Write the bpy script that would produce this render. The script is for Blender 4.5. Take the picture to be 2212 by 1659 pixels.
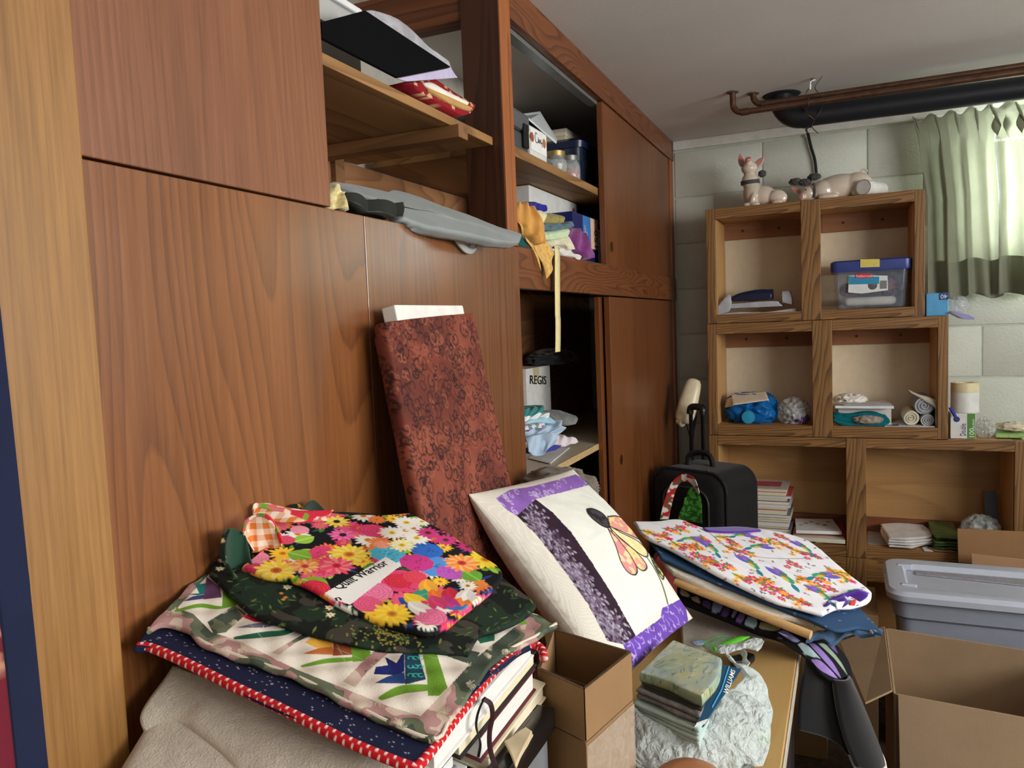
import bpy, bmesh, math, random
import numpy as np
from mathutils import Vector, Matrix, noise as mn
for o in list(bpy.data.objects): bpy.data.objects.remove(o, do_unlink=True)
S = bpy.context.scene
COL = S.collection
PI = math.pi
rnd = random.Random(7)

# ------------------------------------------------------------------ camera, world, light, exposure
FPX, YAW, PITCH, ROLL = 1652.7, -0.4133, -0.0748, -0.0393
CAM = np.array([0.7022, 0.0, 1.4012])
def _basis():
    f = np.array([math.sin(YAW)*math.cos(PITCH), math.cos(YAW)*math.cos(PITCH), math.sin(PITCH)])
    r = np.array([math.cos(YAW), -math.sin(YAW), 0.0]); u = np.cross(r, f)
    c, s = math.cos(ROLL), math.sin(ROLL)
    return c*r+s*u, -s*r+c*u, f
CR, CU, CF = _basis()
cd = bpy.data.cameras.new('camera'); cam = bpy.data.objects.new('camera', cd); COL.objects.link(cam)
cd.sensor_fit = 'HORIZONTAL'; cd.sensor_width = 36.0; cd.lens = FPX/2212*36; cd.clip_start = 0.02
M = Matrix.Identity(4)
for i in range(3):
    M[i][0], M[i][1], M[i][2], M[i][3] = CR[i], CU[i], -CF[i], CAM[i]
cam.matrix_world = M
S.camera = cam
S.view_settings.view_transform = 'Standard'; S.view_settings.look = 'None'
S.view_settings.gamma = 1.0; S.view_settings.use_curve_mapping = False
S.view_settings.exposure = 0.04
W = bpy.data.worlds.new('daylight'); S.world = W; W.use_nodes = True
W.node_tree.nodes['Background'].inputs[0].default_value = (0.80, 0.90, 1.0, 1); W.node_tree.nodes['Background'].inputs[1].default_value = 1.5

ROOM_X1, ROOM_Y0, WALL_Y, CEIL = 2.9, -1.9, 3.494, 2.1925
WIN1 = (1.20, 2.15, 1.62, 2.09)          # opening in the back wall: x0 x1 z0 z1
WIN2 = (-0.7, 1.9, 1.2, 2.08)          # opening in the right wall: y0 y1 z0 z1
def area(name, loc, rot, sx, sy, power, col):
    l = bpy.data.lights.new(name, 'AREA'); l.shape = 'RECTANGLE'; l.size = sx; l.size_y = sy; l.energy = power; l.color = col
    o = bpy.data.objects.new(name, l); COL.objects.link(o); o.location = loc; o.rotation_euler = rot
    return o
area('window_back_offscreen', ((WIN1[0]+WIN1[1])/2, WALL_Y+0.24, (WIN1[2]+WIN1[3])/2), (PI/2, 0, PI), WIN1[1]-WIN1[0]+.1, WIN1[3]-WIN1[2]+.1, 135, (0.88, 0.96, 1.0))
area('window_right_offscreen', (ROOM_X1+0.24, (WIN2[0]+WIN2[1])/2, (WIN2[2]+WIN2[3])/2), (PI/2, 0, PI/2), WIN2[1]-WIN2[0], WIN2[3]-WIN2[2], 125, (1.0, 0.985, 0.96))

# ------------------------------------------------------------------ photograph pixel -> point on a plane of the place
def ray(px, py): return CF + CR*((px-1106.0)/FPX) - CU*((py-829.5)/FPX)
def onx(px, py, x): d = ray(px, py); return CAM + d*((x-CAM[0])/d[0])
def ony(px, py, y): d = ray(px, py); return CAM + d*((y-CAM[1])/d[1])
def onz(px, py, z): d = ray(px, py); return CAM + d*((z-CAM[2])/d[2])
def onpl(P, pt, n):
    """array of pixels (...,2) to points on the plane through pt with normal n"""
    P = np.asarray(P, float); n = np.asarray(n, float); pt = np.asarray(pt, float)
    d = CF + ((P[..., 0]-1106.0)/FPX)[..., None]*CR - ((P[..., 1]-829.5)/FPX)[..., None]*CU
    t = ((pt-CAM) @ n)/(d @ n)
    return CAM + d*t[..., None]
def zplane(a, bx=0.0, cy=0.0):
    """plane z = a + bx*x + cy*y as point, normal"""
    return (np.array([0, 0, a]), np.array([-bx, -cy, 1.0])/math.sqrt(1+bx*bx+cy*cy))

# ------------------------------------------------------------------ materials
def lin(c):
    return tuple(((v/255.0)/12.92 if v/255.0 <= 0.04045 else ((v/255.0+0.055)/1.055)**2.4) for v in c)
MATS = {}
class NT:
    def __init__(s, name):
        s.m = bpy.data.materials.new(name); s.m.use_nodes = True; s.t = s.m.node_tree
        s.b = s.t.nodes['Principled BSDF']; s.out = s.t.nodes['Material Output']
        MATS[name] = s.m
    def n(s, typ, **kw):
        nd = s.t.nodes.new(typ)
        for k, v in kw.items():
            if k[0] == 'i' and k[1:].isdigit(): s.set(nd.inputs[int(k[1:])], v)
            elif k.startswith('in_'): s.set(nd.inputs[k[3:].replace('_', ' ')], v)
            else: setattr(nd, k, v)
        return nd
    def set(s, inp, v):
        if hasattr(v, 'is_output') or isinstance(v, bpy.types.NodeSocket): s.t.links.new(v, inp)
        else: inp.default_value = v
    def math(s, op, a, b=0.0, c=None):
        nd = s.n('ShaderNodeMath', operation=op, i0=a, i1=b)
        if c is not None: s.set(nd.inputs[2], c)
        return nd.outputs[0]
    def mix(s, fac, a, b, mode='MIX'):
        nd = s.n('ShaderNodeMix', data_type='RGBA', blend_type=mode)
        s.set(nd.inputs[0], fac); s.set(nd.inputs[6], a if not isinstance(a, tuple) else (*a[:3], 1)); s.set(nd.inputs[7], b if not isinstance(b, tuple) else (*b[:3], 1))
        return nd.outputs[2]
    def coord(s, scale=(1, 1, 1), rot=(0, 0, 0), loc=(0, 0, 0), kind='Object'):
        tc = s.n('ShaderNodeTexCoord'); mp = s.n('ShaderNodeMapping'); s.t.links.new(tc.outputs[kind], mp.inputs[0])
        mp.inputs['Scale'].default_value = scale; mp.inputs['Rotation'].default_value = rot; mp.inputs['Location'].default_value = loc
        return mp.outputs[0]
    def noise(s, vec, scale=5, detail=3, rough=0.5, dist=0.0):
        nd = s.n('ShaderNodeTexNoise'); s.t.links.new(vec, nd.inputs['Vector'])
        nd.inputs['Scale'].default_value = scale; nd.inputs['Detail'].default_value = detail; nd.inputs['Roughness'].default_value = rough; nd.inputs['Distortion'].default_value = dist
        return nd.outputs[0]
    def ramp(s, v, lo, hi, a=0.0, b=1.0):
        nd = s.n('ShaderNodeMapRange'); s.set(nd.inputs[0], v); nd.inputs[1].default_value = lo; nd.inputs[2].default_value = hi; nd.inputs[3].default_value = a; nd.inputs[4].default_value = b
        return nd.outputs[0]
    def bump(s, h, strength=0.3, dist=0.002):
        nd = s.n('ShaderNodeBump'); s.set(nd.inputs['Height'], h); nd.inputs['Strength'].default_value = strength; nd.inputs['Distance'].default_value = dist
        s.t.links.new(nd.outputs[0], s.b.inputs['Normal'])
    def base(s, c): s.set(s.b.inputs['Base Color'], c if not isinstance(c, tuple) else (*c[:3], 1))
    def p(s, **kw):
        for k, v in kw.items(): s.set(s.b.inputs[k.replace('_', ' ')], v)
        return s

def plain(name, rgb, rough=0.6, spec=0.5, var=0.08, vs=30, bump=0.0, bs=200, metal=0.0, coat=0.0):
    t = NT(name); c = lin(rgb); v = t.coord()
    n1 = t.noise(v, vs, 4)
    t.base(t.mix(t.ramp(n1, .3, .7), tuple(x*(1-var) for x in c), tuple(min(1, x*(1+var)) for x in c)))
    t.p(Roughness=rough, Metallic=metal, Coat_Weight=coat); t.b.inputs['Specular IOR Level'].default_value = spec
    if bump: t.bump(t.noise(v, bs, 3), bump, 0.001)
    return t.m
def wood(name, dark, light, axis='Z', rough=0.4, bands=9.0, across=2.4, along=0.45, coat=0.0, streak=0.35, seed=0.0, contrast=0.8, bump=.15, spec=.5):
    """growth rings: contour bands of a stretched noise with a soft rise and a sharp dark edge, plus pores and slow tone drift"""
    t = NT(name); d, l = lin(dark), lin(light)
    def sc(a, b): return {'Z': (a, a, b), 'X': (b, a, a), 'Y': (a, b, a)}[axis]
    v = t.coord(sc(across, along), loc=(seed, seed*1.7, seed*.6)); n1 = t.noise(v, 1.0, 2.0, .4, .25)
    v4 = t.coord(sc(40, 1.2), loc=(seed, 0, seed)); n4 = t.noise(v4, 1.0, 2)
    fr = t.math('FRACT', t.math('ADD', t.math('MULTIPLY', n1, bands*2.6), t.math('MULTIPLY', n4, .35)))
    ring = t.math('MULTIPLY', t.math('POWER', fr, 2.2), t.ramp(fr, 1.0, .93))
    v2 = t.coord(sc(1, .03), loc=(seed, seed, seed)); n2 = t.noise(v2, 190, 3, .65)
    v3 = t.coord(sc(1, .22), loc=(seed*2, seed, 0)); n3 = t.noise(v3, 3.2, 3)
    f = t.math('SUBTRACT', .78, t.math('MULTIPLY', ring, contrast))
    f = t.math('ADD', f, t.math('MULTIPLY', t.math('SUBTRACT', n2, .5), streak*1.9))
    f = t.math('ADD', f, t.math('MULTIPLY', t.math('SUBTRACT', n3, .5), 1.1))
    f = t.ramp(f, -.05, 1.1); t.base(t.mix(f, d, l))
    t.p(Roughness=t.ramp(n2, .2, .8, rough-.07, rough+.1), Coat_Weight=coat, Coat_Roughness=.2); t.b.inputs['Specular IOR Level'].default_value = spec
    t.bump(t.math('ADD', n2, t.math('MULTIPLY', ring, -.5)), bump, .0006)
    return t.m
def cardboard(name, rgb):
    t = NT(name); c = lin(rgb); v = t.coord(); n = t.noise(v, 9, 5); g = t.noise(t.coord((1, 1, 1)), 350, 2)
    col = t.mix(t.ramp(n, .3, .75), tuple(x*.86 for x in c), c)
    t.base(t.mix(t.ramp(g, .35, .7, 0, .25), col, tuple(x*.7 for x in c))); t.p(Roughness=.85); t.b.inputs['Specular IOR Level'].default_value = .2
    w = t.n('ShaderNodeTexWave'); t.t.links.new(t.coord((1, 1, 0)), w.inputs[0]); w.inputs['Scale'].default_value = 55
    t.bump(t.math('ADD', g, t.math('MULTIPLY', w.outputs[1], .25)), .12, .001)
    return t.m
def fabric(name, rgb, rough=.9, var=.1, vs=20, weave=700, sheen=.2, bump=.25):
    t = NT(name); c = lin(rgb); v = t.coord(); n = t.noise(v, vs, 4); g = t.noise(v, weave, 1)
    t.base(t.mix(t.ramp(n, .3, .7), tuple(x*(1-var) for x in c), tuple(min(1, x*(1+var)) for x in c)))
    t.p(Roughness=rough, Sheen_Weight=sheen); t.b.inputs['Specular IOR Level'].default_value = .2
    t.bump(t.math('ADD', g, t.math('MULTIPLY', t.noise(v, 60, 3), .8)), bump, .001)
    return t.m
def painted(name, rough=.85, bump=.25, weave=800, spec=.25, low=40):
    """material that shows a mesh's printed colours (colour attribute Col) on cloth or paper"""
    t = NT(name); a = t.n('ShaderNodeAttribute', attribute_name='Col'); v = t.coord()
    t.base(a.outputs[0]); t.p(Roughness=rough); t.b.inputs['Specular IOR Level'].default_value = spec
    t.bump(t.math('ADD', t.noise(v, weave, 1), t.math('MULTIPLY', t.noise(v, low, 3), 1.2)), bump, .001)
    return t.m
def clear_plastic(name, rgb=(235, 240, 242), alpha=.35, rough=.12, crinkle=25, bump=.6):
    t = NT(name); c = lin(rgb); v = t.coord()
    t.base(c); t.p(Roughness=rough); t.b.inputs['Specular IOR Level'].default_value = .7
    n = t.noise(v, crinkle, 4, .6, 1.0); t.bump(n, bump, .004)
    tr = t.n('ShaderNodeBsdfTransparent'); mx = t.n('ShaderNodeMixShader')
    t.set(mx.inputs[0], t.ramp(n, .35, .7, alpha*.7, min(1, alpha*1.4))); t.t.links.new(tr.outputs[0], mx.inputs[1]); t.t.links.new(t.b.outputs[0], mx.inputs[2])
    t.t.links.new(mx.outputs[0], t.out.inputs[0])
    return t.m
def translucent(name, rgb, fac=.5, rough=.9, thr=0.0, var=.1, weave=500):
    t = NT(name); c = lin(rgb); v = t.coord(); n = t.noise(v, 12, 3)
    col = t.mix(t.ramp(n, .3, .7), tuple(x*(1-var) for x in c), c); t.base(col); t.p(Roughness=rough); t.b.inputs['Specular IOR Level'].default_value = .2
    t.bump(t.noise(v, weave, 1), .15, .001)
    tr = t.n('ShaderNodeBsdfTranslucent'); t.set(tr.inputs[0], col); mx = t.n('ShaderNodeMixShader'); mx.inputs[0].default_value = fac
    t.t.links.new(t.b.outputs[0], mx.inputs[1]); t.t.links.new(tr.outputs[0], mx.inputs[2]); o = mx.outputs[0]
    if thr:
        tp = t.n('ShaderNodeBsdfTransparent'); m2 = t.n('ShaderNodeMixShader'); m2.inputs[0].default_value = thr
        t.t.links.new(o, m2.inputs[1]); t.t.links.new(tp.outputs[0], m2.inputs[2]); o = m2.outputs[0]
    t.t.links.new(o, t.out.inputs[0])
    return t.m
def mt(name, rgb, **kw):
    return MATS.get(name) or plain(name, rgb, **kw)
def fb(name, rgb, **kw):
    return MATS.get(name) or fabric(name, rgb, **kw)

# ------------------------------------------------------------------ mesh helpers (vertices in world metres)
def tag(o, label=None, cat=None, group=None, kind=None):
    if label: o['label'] = label
    if cat: o['category'] = cat
    if group: o['group'] = group
    if kind: o['kind'] = kind
    return o
def empty(name, loc=(0, 0, 0), label=None, cat=None, group=None):
    o = bpy.data.objects.new(name, None); o.empty_display_size = .05; o.location = loc; COL.objects.link(o)
    return tag(o, label, cat, group)
def wloc(o):
    v = Vector((0, 0, 0))
    while o: v = v + o.location; o = o.parent
    return v
def mkobj(name, me, mats, parent=None, smooth=False, origin=None):
    """vertices are given in world coordinates; the object's origin goes to its base (or to origin)"""
    if not isinstance(mats, (list, tuple)): mats = [mats]
    for m in mats: me.materials.append(MATS[m] if isinstance(m, str) else m)
    n = len(me.vertices); co = np.empty(n*3); me.vertices.foreach_get('co', co); co = co.reshape(-1, 3)
    if origin is None:
        lo, hi = co.min(0), co.max(0); origin = ((lo[0]+hi[0])/2, (lo[1]+hi[1])/2, lo[2])
    co -= np.array(origin); me.vertices.foreach_set('co', co.ravel()); me.update()
    if smooth: me.polygons.foreach_set('use_smooth', [True]*len(me.polygons))
    o = bpy.data.objects.new(name, me); COL.objects.link(o)
    if parent is not None:
        o.parent = parent; o.location = Vector(origin)-wloc(parent)
    else: o.location = origin
    return o
class MB:
    def __init__(s): s.v = []; s.f = []; s.m = []
    def add(s, vs, fs, mi=0):
        k = len(s.v); s.v += [tuple(map(float, v)) for v in vs]; s.f += [tuple(k+i for i in f) for f in fs]; s.m += [mi]*len(fs); return s
    def hexa(s, c, mi=0):
        """8 corners: 4 bottom ccw, 4 top ccw"""
        return s.add(c, [(3, 2, 1, 0), (4, 5, 6, 7), (0, 1, 5, 4), (1, 2, 6, 5), (2, 3, 7, 6), (3, 0, 4, 7)], mi)
    def box(s, x0, x1, y0, y1, z0, z1, mi=0):
        return s.hexa([(x0, y0, z0), (x1, y0, z0), (x1, y1, z0), (x0, y1, z0), (x0, y0, z1), (x1, y0, z1), (x1, y1, z1), (x0, y1, z1)], mi)
    def prism(s, poly, vec, mi=0):
        n = len(poly); v = np.array(vec, float); P = np.array(poly, float)
        fs = [tuple(range(n))[::-1], tuple(range(n, 2*n))]+[(i, (i+1) % n, n+(i+1) % n, n+i) for i in range(n)]
        return s.add([*P, *(P+v)], fs, mi)
    def tube(s, pts, r, seg=10, mi=0, cap=True, rb=None):
        pts = [Vector(p) for p in pts]; n = len(pts); rs = r if isinstance(r, (list, tuple)) else [r]*n
        vs = []; fs = []; up = None
        for i, p in enumerate(pts):
            d = (pts[min(i+1, n-1)]-pts[max(i-1, 0)]).normalized()
            if up is None: up = d.orthogonal().normalized()
            up = (up-d*up.dot(d)); up = up.normalized() if up.length > 1e-6 else d.orthogonal().normalized()
            sd = d.cross(up)
            for k in range(seg):
                a = 2*PI*k/seg; vs.append(p+up*math.cos(a)*rs[i]+sd*math.sin(a)*(rs[i] if rb is None else rb))
        for i in range(n-1):
            for k in range(seg): fs.append((i*seg+k, i*seg+(k+1) % seg, (i+1)*seg+(k+1) % seg, (i+1)*seg+k))
        if cap: fs += [tuple(range(seg))[::-1], tuple((n-1)*seg+k for k in range(seg))]
        return s.add(vs, fs, mi)
    def lathe(s, prof, c, seg=28, mi=0, ax=(0, 0, 1)):
        ax = Vector(ax).normalized(); u = ax.orthogonal().normalized(); w = ax.cross(u); c = Vector(c); vs = []; fs = []; n = len(prof)
        for r, h in prof:
            for k in range(seg):
                a = 2*PI*k/seg; vs.append(c+ax*h+(u*math.cos(a)+w*math.sin(a))*r)
        for i in range(n-1):
            for k in range(seg): fs.append((i*seg+k, i*seg+(k+1) % seg, (i+1)*seg+(k+1) % seg, (i+1)*seg+k))
        if prof[0][0] > 1e-6: fs.append(tuple(range(seg))[::-1])
        if prof[-1][0] > 1e-6: fs.append(tuple((n-1)*seg+k for k in range(seg)))
        return s.add(vs, fs, mi)
    def build(s, name, mats, parent=None, bevel=0.0, bseg=2, smooth=False, origin=None, angle=35):
        me = bpy.data.meshes.new(name)
        if bevel or smooth:
            bm = bmesh.new(); vv = [bm.verts.new(v) for v in s.v]
            for f, mi in zip(s.f, s.m):
                try: ff = bm.faces.new([vv[i] for i in f]); ff.material_index = mi
                except ValueError: pass
            bmesh.ops.remove_doubles(bm, verts=bm.verts, dist=1e-6); bmesh.ops.recalc_face_normals(bm, faces=bm.faces)
            if bevel:
                es = [e for e in bm.edges if len(e.link_faces) == 2 and e.calc_face_angle(0) > math.radians(40)]
                bmesh.ops.bevel(bm, geom=es, offset=bevel, segments=bseg, affect='EDGES', profile=.5, clamp_overlap=True)
            if smooth:
                for f in bm.faces: f.smooth = True
                for e in bm.edges:
                    if len(e.link_faces) == 2 and e.calc_face_angle(0) > math.radians(angle): e.smooth = False
            bm.to_mesh(me); bm.free()
        else:
            me.from_pydata(s.v, [], s.f)
            if len(set(s.m)) > 1: me.polygons.foreach_set('material_index', s.m)
            bm = bmesh.new(); bm.from_mesh(me); bmesh.ops.recalc_face_normals(bm, faces=bm.faces); bm.to_mesh(me); bm.free()
        return mkobj(name, me, mats, parent, origin=origin)
def boxo(name, b, mats, parent=None, bevel=.002, **kw):
    return MB().box(*b).build(name, mats, parent, bevel=bevel, **kw)
def structure(o): o['kind'] = 'structure'; return o

# ------------------------------------------------------------------ materials of the place
fir = wood('fir_plywood', (76, 40, 18), (140, 86, 44), 'Z', rough=.36, bands=24, across=2.6, along=.34, coat=.8, seed=1.0, contrast=.5)
fir2 = wood('fir_plywood_second', (74, 38, 16), (138, 84, 42), 'Z', rough=.36, bands=24, across=3.2, along=.14, coat=1.0, seed=4.3, contrast=.5)
fir3 = wood('fir_plywood_upper', (90, 54, 34), (138, 88, 58), 'Z', rough=.42, bands=16, across=3.0, along=.16, coat=.25, seed=8.1, streak=.6, contrast=.3)
fird = wood('door_wood', (74, 38, 16), (124, 72, 34), 'Z', rough=.38, bands=14, across=3.0, along=.12, contrast=.35, coat=.1, seed=2.2)
railw = wood('rail_wood', (76, 38, 16), (132, 76, 38), 'Y', rough=.4, bands=12, across=6.5, along=1.0, coat=.08, seed=3.1)
stilew = wood('stile_wood', (104, 52, 22), (168, 100, 52), 'Z', rough=.42, bands=4, across=12, along=.5, coat=.05, seed=5.1)
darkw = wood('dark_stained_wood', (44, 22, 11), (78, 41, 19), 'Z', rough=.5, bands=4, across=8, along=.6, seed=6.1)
darky = wood('dark_stained_beam', (76, 38, 16), (132, 76, 38), 'X', rough=.5, bands=4, across=8, along=.6, seed=6.4)
raww = wood('raw_shelf_wood', (112, 78, 42), (168, 124, 74), 'Y', rough=.6, bands=4, across=5, along=.5, seed=7.1)
rawx = wood('raw_batten_wood', (100, 68, 38), (140, 98, 58), 'X', rough=.65, bands=4, across=9, along=.6, seed=7.7)
rawback = wood('raw_back_plywood', (118, 78, 46), (168, 118, 76), 'Y', rough=.65, bands=8, across=4, along=1.0, seed=9.2)
lauan = wood('lauan_plywood', (106, 70, 30), (156, 112, 58), 'Z', rough=.46, bands=6, across=2.0, along=.2, coat=.12, seed=2.9, streak=.9, contrast=.2)
oakx = wood('oak_x', (76, 48, 24), (164, 118, 66), 'X', rough=.45, bands=7, across=11, along=1.3, seed=1.9, streak=.5)
oakz = wood('oak_z', (68, 44, 22), (158, 114, 64), 'Z', rough=.45, bands=7, across=11, along=1.2, seed=3.9, streak=.5)
oakin = wood('oak_inner', (168, 120, 66), (214, 168, 108), 'Z', rough=.5, bands=3, across=7, along=.8, seed=5.9, contrast=.5)
oakinx = wood('oak_inner_x', (150, 104, 56), (198, 150, 92), 'X', rough=.5, bands=4, across=7, along=.8, seed=5.2, contrast=.5)
oakback = wood('bookcase_back_plywood', (150, 110, 62), (190, 148, 94), 'X', rough=.5, bands=3, across=4, along=.6, seed=4.9, contrast=.5)
hangrail = wood('bookcase_hanging_rail', (118, 74, 46), (160, 108, 70), 'X', rough=.55, bands=2, across=7, along=.8, seed=8.9, contrast=.5)
cream = plain('cream_hardboard', (228, 214, 186), rough=.55, var=.04)
def block_mat():
    t = NT('painted_block'); v = t.coord(kind='Object'); c = lin((212, 216, 204)); n = t.noise(v, 5, 4); g = t.noise(v, 90, 4, .6)
    t.base(t.mix(t.ramp(n, .3, .7), tuple(x*.88 for x in c), c)); t.p(Roughness=.6); t.bump(g, .5, .004); return t.m
blockm = block_mat(); mortar = plain('painted_mortar', (196, 202, 188), rough=.75, bump=.4, bs=120)
def ceil_mat():
    t = NT('ceiling_plaster'); v = t.coord(); n = t.noise(v, 1.6, 5); g = t.noise(v, 70, 4, .6); c = lin((226, 221, 216))
    t.base(t.mix(t.ramp(n, .3, .7), tuple(x*.86 for x in c), c)); t.p(Roughness=.7); t.bump(g, .22, .003); return t.m
ceilm = ceil_mat(); wallm = plain('painted_wall', (206, 208, 198), rough=.7, bump=.15)
carpet = plain('floor_carpet', (74, 62, 52), rough=.95, var=.3, vs=60, bump=.8, bs=500, spec=.1)
black = plain('black_plastic', (18, 18, 20), rough=.35, var=.1)
white_pl = plain('white_plaster_inside', (206, 200, 188), rough=.7)

# ------------------------------------------------------------------ room shell
structure(boxo('floor', (-.6, ROOM_X1+.1, ROOM_Y0-.1, WALL_Y+.1, -.06, 0), carpet, bevel=0)); tag(bpy.data.objects['floor'], 'brown-grey carpet floor under the desk', 'floor')
structure(boxo('ceiling', (-.6, ROOM_X1+.1, ROOM_Y0-.1, WALL_Y+.1, CEIL, CEIL+.08), ceilm, bevel=0)); tag(bpy.data.objects['ceiling'], 'grey-white plaster ceiling', 'ceiling')
structure(boxo('wall_left', (-.6, -.42, ROOM_Y0-.1, WALL_Y+.1, 0, CEIL), white_pl, bevel=0)); tag(bpy.data.objects['wall_left'], 'plaster wall behind the built-in cupboard', 'wall')
structure(boxo('wall_front', (-.42, ROOM_X1, ROOM_Y0-.1, ROOM_Y0, 0, CEIL), wallm, bevel=0)); tag(bpy.data.objects['wall_front'], 'pale painted wall facing the block wall', 'wall')
mb = MB(); y0, y1, z0, z1 = WIN2
mb.box(ROOM_X1, ROOM_X1+.1, ROOM_Y0, y0, 0, CEIL).box(ROOM_X1, ROOM_X1+.1, y1, WALL_Y+.1, 0, CEIL).box(ROOM_X1, ROOM_X1+.1, y0, y1, 0, z0).box(ROOM_X1, ROOM_X1+.1, y0, y1, z1, CEIL)
tag(structure(mb.build('wall_right', wallm)), 'pale painted wall with a wide basement window', 'wall')
# back wall: mortar slab with the window opening, and one object for each painted block
x0, x1, z0, z1 = WIN1; by = WALL_Y+.0045
mb = MB(); mb.box(-.42, x0, by, WALL_Y+.15, 0, CEIL).box(x1, ROOM_X1, by, WALL_Y+.15, 0, CEIL).box(x0, x1, by, WALL_Y+.15, 0, z0).box(x0, x1, by, WALL_Y+.15, z1, CEIL)
wb = tag(structure(mb.build('wall_back', mortar)), 'pale green painted concrete block wall', 'wall')
BM = {}
def block(xa, xb, za, zb):
    g = .0028; k = (round(xb-xa, 4), round(zb-za, 4))
    if k not in BM:
        o = MB().box(xa+g, xb-g, WALL_Y, by+.004, za+g, zb-g).build('block', blockm, wb, bevel=.005, bseg=2, smooth=True, origin=(xa, WALL_Y, za)); BM[k] = o
    else:
        o = BM[k].copy(); COL.objects.link(o); o.location = Vector((xa, WALL_Y+rnd.uniform(-.0012, .0012), za))-wloc(wb)
    return o
for k in range(-1, 10):
    zt = min(1.9437-.2032*k, CEIL-.03); zb = 1.9437-.2032*(k+1)
    zb = max(zb, 0); xs = .378+(0 if k % 2 else .2032)-.4064*3
    while xs < ROOM_X1:
        a, b = max(xs, .001), min(xs+.4064, ROOM_X1); xs += .4064
        if b-a < .02: continue
        if zb < z1 and zt > z0 and a < x1 and b > x0:          # meets the window opening
            if a < x0-.03: block(a, x0, zb, zt)
            if b > x1+.03: block(x1, b, zb, zt)
            aa, bb = max(a, x0), min(b, x1)
            if bb-aa > .03:
                if zt > z1+.02: block(aa, bb, z1, zt)
                if zb < z0-.02: block(aa, bb, zb, z0)
        else: block(a, b, zb, zt)
tag(structure(boxo('trim_1', (0.0, 1.25, WALL_Y-.02, WALL_Y+.003, CEIL-.040, CEIL), plain('white_cove', (226, 226, 220), rough=.6, bump=.3, bs=60), bevel=.006)), 'chipped white ledge where block wall meets the ceiling', 'trim')
# windows
frame_m = plain('window_frame_paint', (224, 226, 222), rough=.45)
glass = clear_plastic('window_glass', (240, 248, 250), alpha=.08, rough=.02, bump=0)
def window(name, horiz, a0, a1, z0, z1, pos, d, label):
    e = structure(empty(name, ((a0+a1)/2 if horiz else pos, pos if horiz else (a0+a1)/2, z0), label, 'window'))
    def bx(a, b, c, dd, p0, p1): return (a, b, p0, p1, c, dd) if horiz else (p0, p1, a, b, c, dd)
    t = .035; p0, p1 = sorted((pos, pos+d*.05)); am = (a0+a1)/2
    for nm, r in (('window_sill', (a0, a1, z0, z0+t)), ('head', (a0, a1, z1-t, z1)), ('jamb', (a0, a0+t, z0+t, z1-t)), ('jamb', (a1-t, a1, z0+t, z1-t)), ('mullion', (am-t/2, am+t/2, z0+t, z1-t))):
        boxo(nm, bx(*r, p0, p1), frame_m, e, bevel=.003)
    for r in ((a0+t, am-t/2), (am+t/2, a1-t)):
        boxo('pane', bx(r[0], r[1], z0+t, z1-t, (p0+p1)/2-.002, (p0+p1)/2+.002), glass, e, bevel=0)
window('window_1', True, *WIN1, WALL_Y+.06, 1, 'bright basement window behind the green curtain')
window('window_2', False, *WIN2, ROOM_X1+.04, 1, 'wide basement window in the side wall')
# pale plywood board ending the cupboard run
tag(structure(boxo('trim_2', (-.02, .02, ROOM_Y0, .534, 0, CEIL), lauan, bevel=.0015)), 'pale tan lauan plywood board ending the cupboard', 'panel')

# ------------------------------------------------------------------ built-in cupboard
cup = empty('built_in_cupboard', (-.2, 2.0, 0), 'red-brown plywood built-in cupboard with sliding doors up to the ceiling', 'cupboard')
RT, RB = 1.5875, 1.4905
def part(name, b, m, bevel=.0015, **kw): return boxo(name, b, m, cup, bevel, **kw)
part('upper_panel', (-.018, 0, .534, .956, RT+.002, CEIL), fir3)
part('lower_panel', (-.018, 0, .534, 1.0394, 0, RT-.001), fir)
part('lower_panel', (-.018, 0, 1.0406, 1.669, 0, RT-.001), fir2)
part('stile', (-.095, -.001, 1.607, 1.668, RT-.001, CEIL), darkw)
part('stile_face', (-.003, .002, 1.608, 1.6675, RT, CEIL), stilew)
part('header_rail', (-.022, 0, 1.669, WALL_Y, 2.108, CEIL), railw)
part('middle_rail', (-.022, 0, 1.6695, WALL_Y, RB, RT), railw)
part('end_stile', (-.06, -.004, 3.43, WALL_Y, 0, 2.11), stilew)
part('sliding_track', (-.055, -.024, 1.669, 3.43, 2.098, 2.13), plain('track_metal', (150, 150, 148), rough=.4, metal=.6))
part('shelf', (-.395, -.026, .60, 1.606, 1.811, 1.829), raww)
part('shelf', (-.395, -.03, 1.669, 3.42, 1.813, 1.837), raww)
part('shelf_batten', (-.39, -.006, 1.40, 1.44, 1.785, 1.8105), rawx)
part('ledger_beam', (-.41, -.094, 1.612, 1.664, 2.10, CEIL), darky)
part('cupboard_floor', (-.395, -.02, .56, 3.43, 1.555, 1.572), raww)
part('back_panel', (-.405, -.395, .56, 3.44, 0, 1.81), rawback)
part('back_batten', (-.395, -.38, 1.50, 1.535, 1.572, 1.811), rawx)
part('lower_shelf', (-.395, -.055, 1.60, 3.42, .985, 1.003), plain('melamine_shelf', (196, 186, 164), rough=.4))
part('shelf_edge', (-.056, -.05, 1.60, 3.42, .984, 1.004), plain('particle_edge', (190, 160, 112), rough=.8, var=.25, vs=200))
part('shelf_support', (-.38, -.07, 2.05, 2.07, .3, .985), plain('melamine_support', (170, 164, 148), rough=.5))
def door(b, b2, hole, nm):
    d = part(nm, b, fird); c = Vector(hole)
    MB().lathe([(.017, .0015), (.017, -.001), (.012, -.003), (.0, -.004)], c, 20, ax=(1, 0, 0)).build('finger_pull', plain('brass_'+nm, (120, 92, 50), rough=.35, metal=.9), d, smooth=True)
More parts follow.
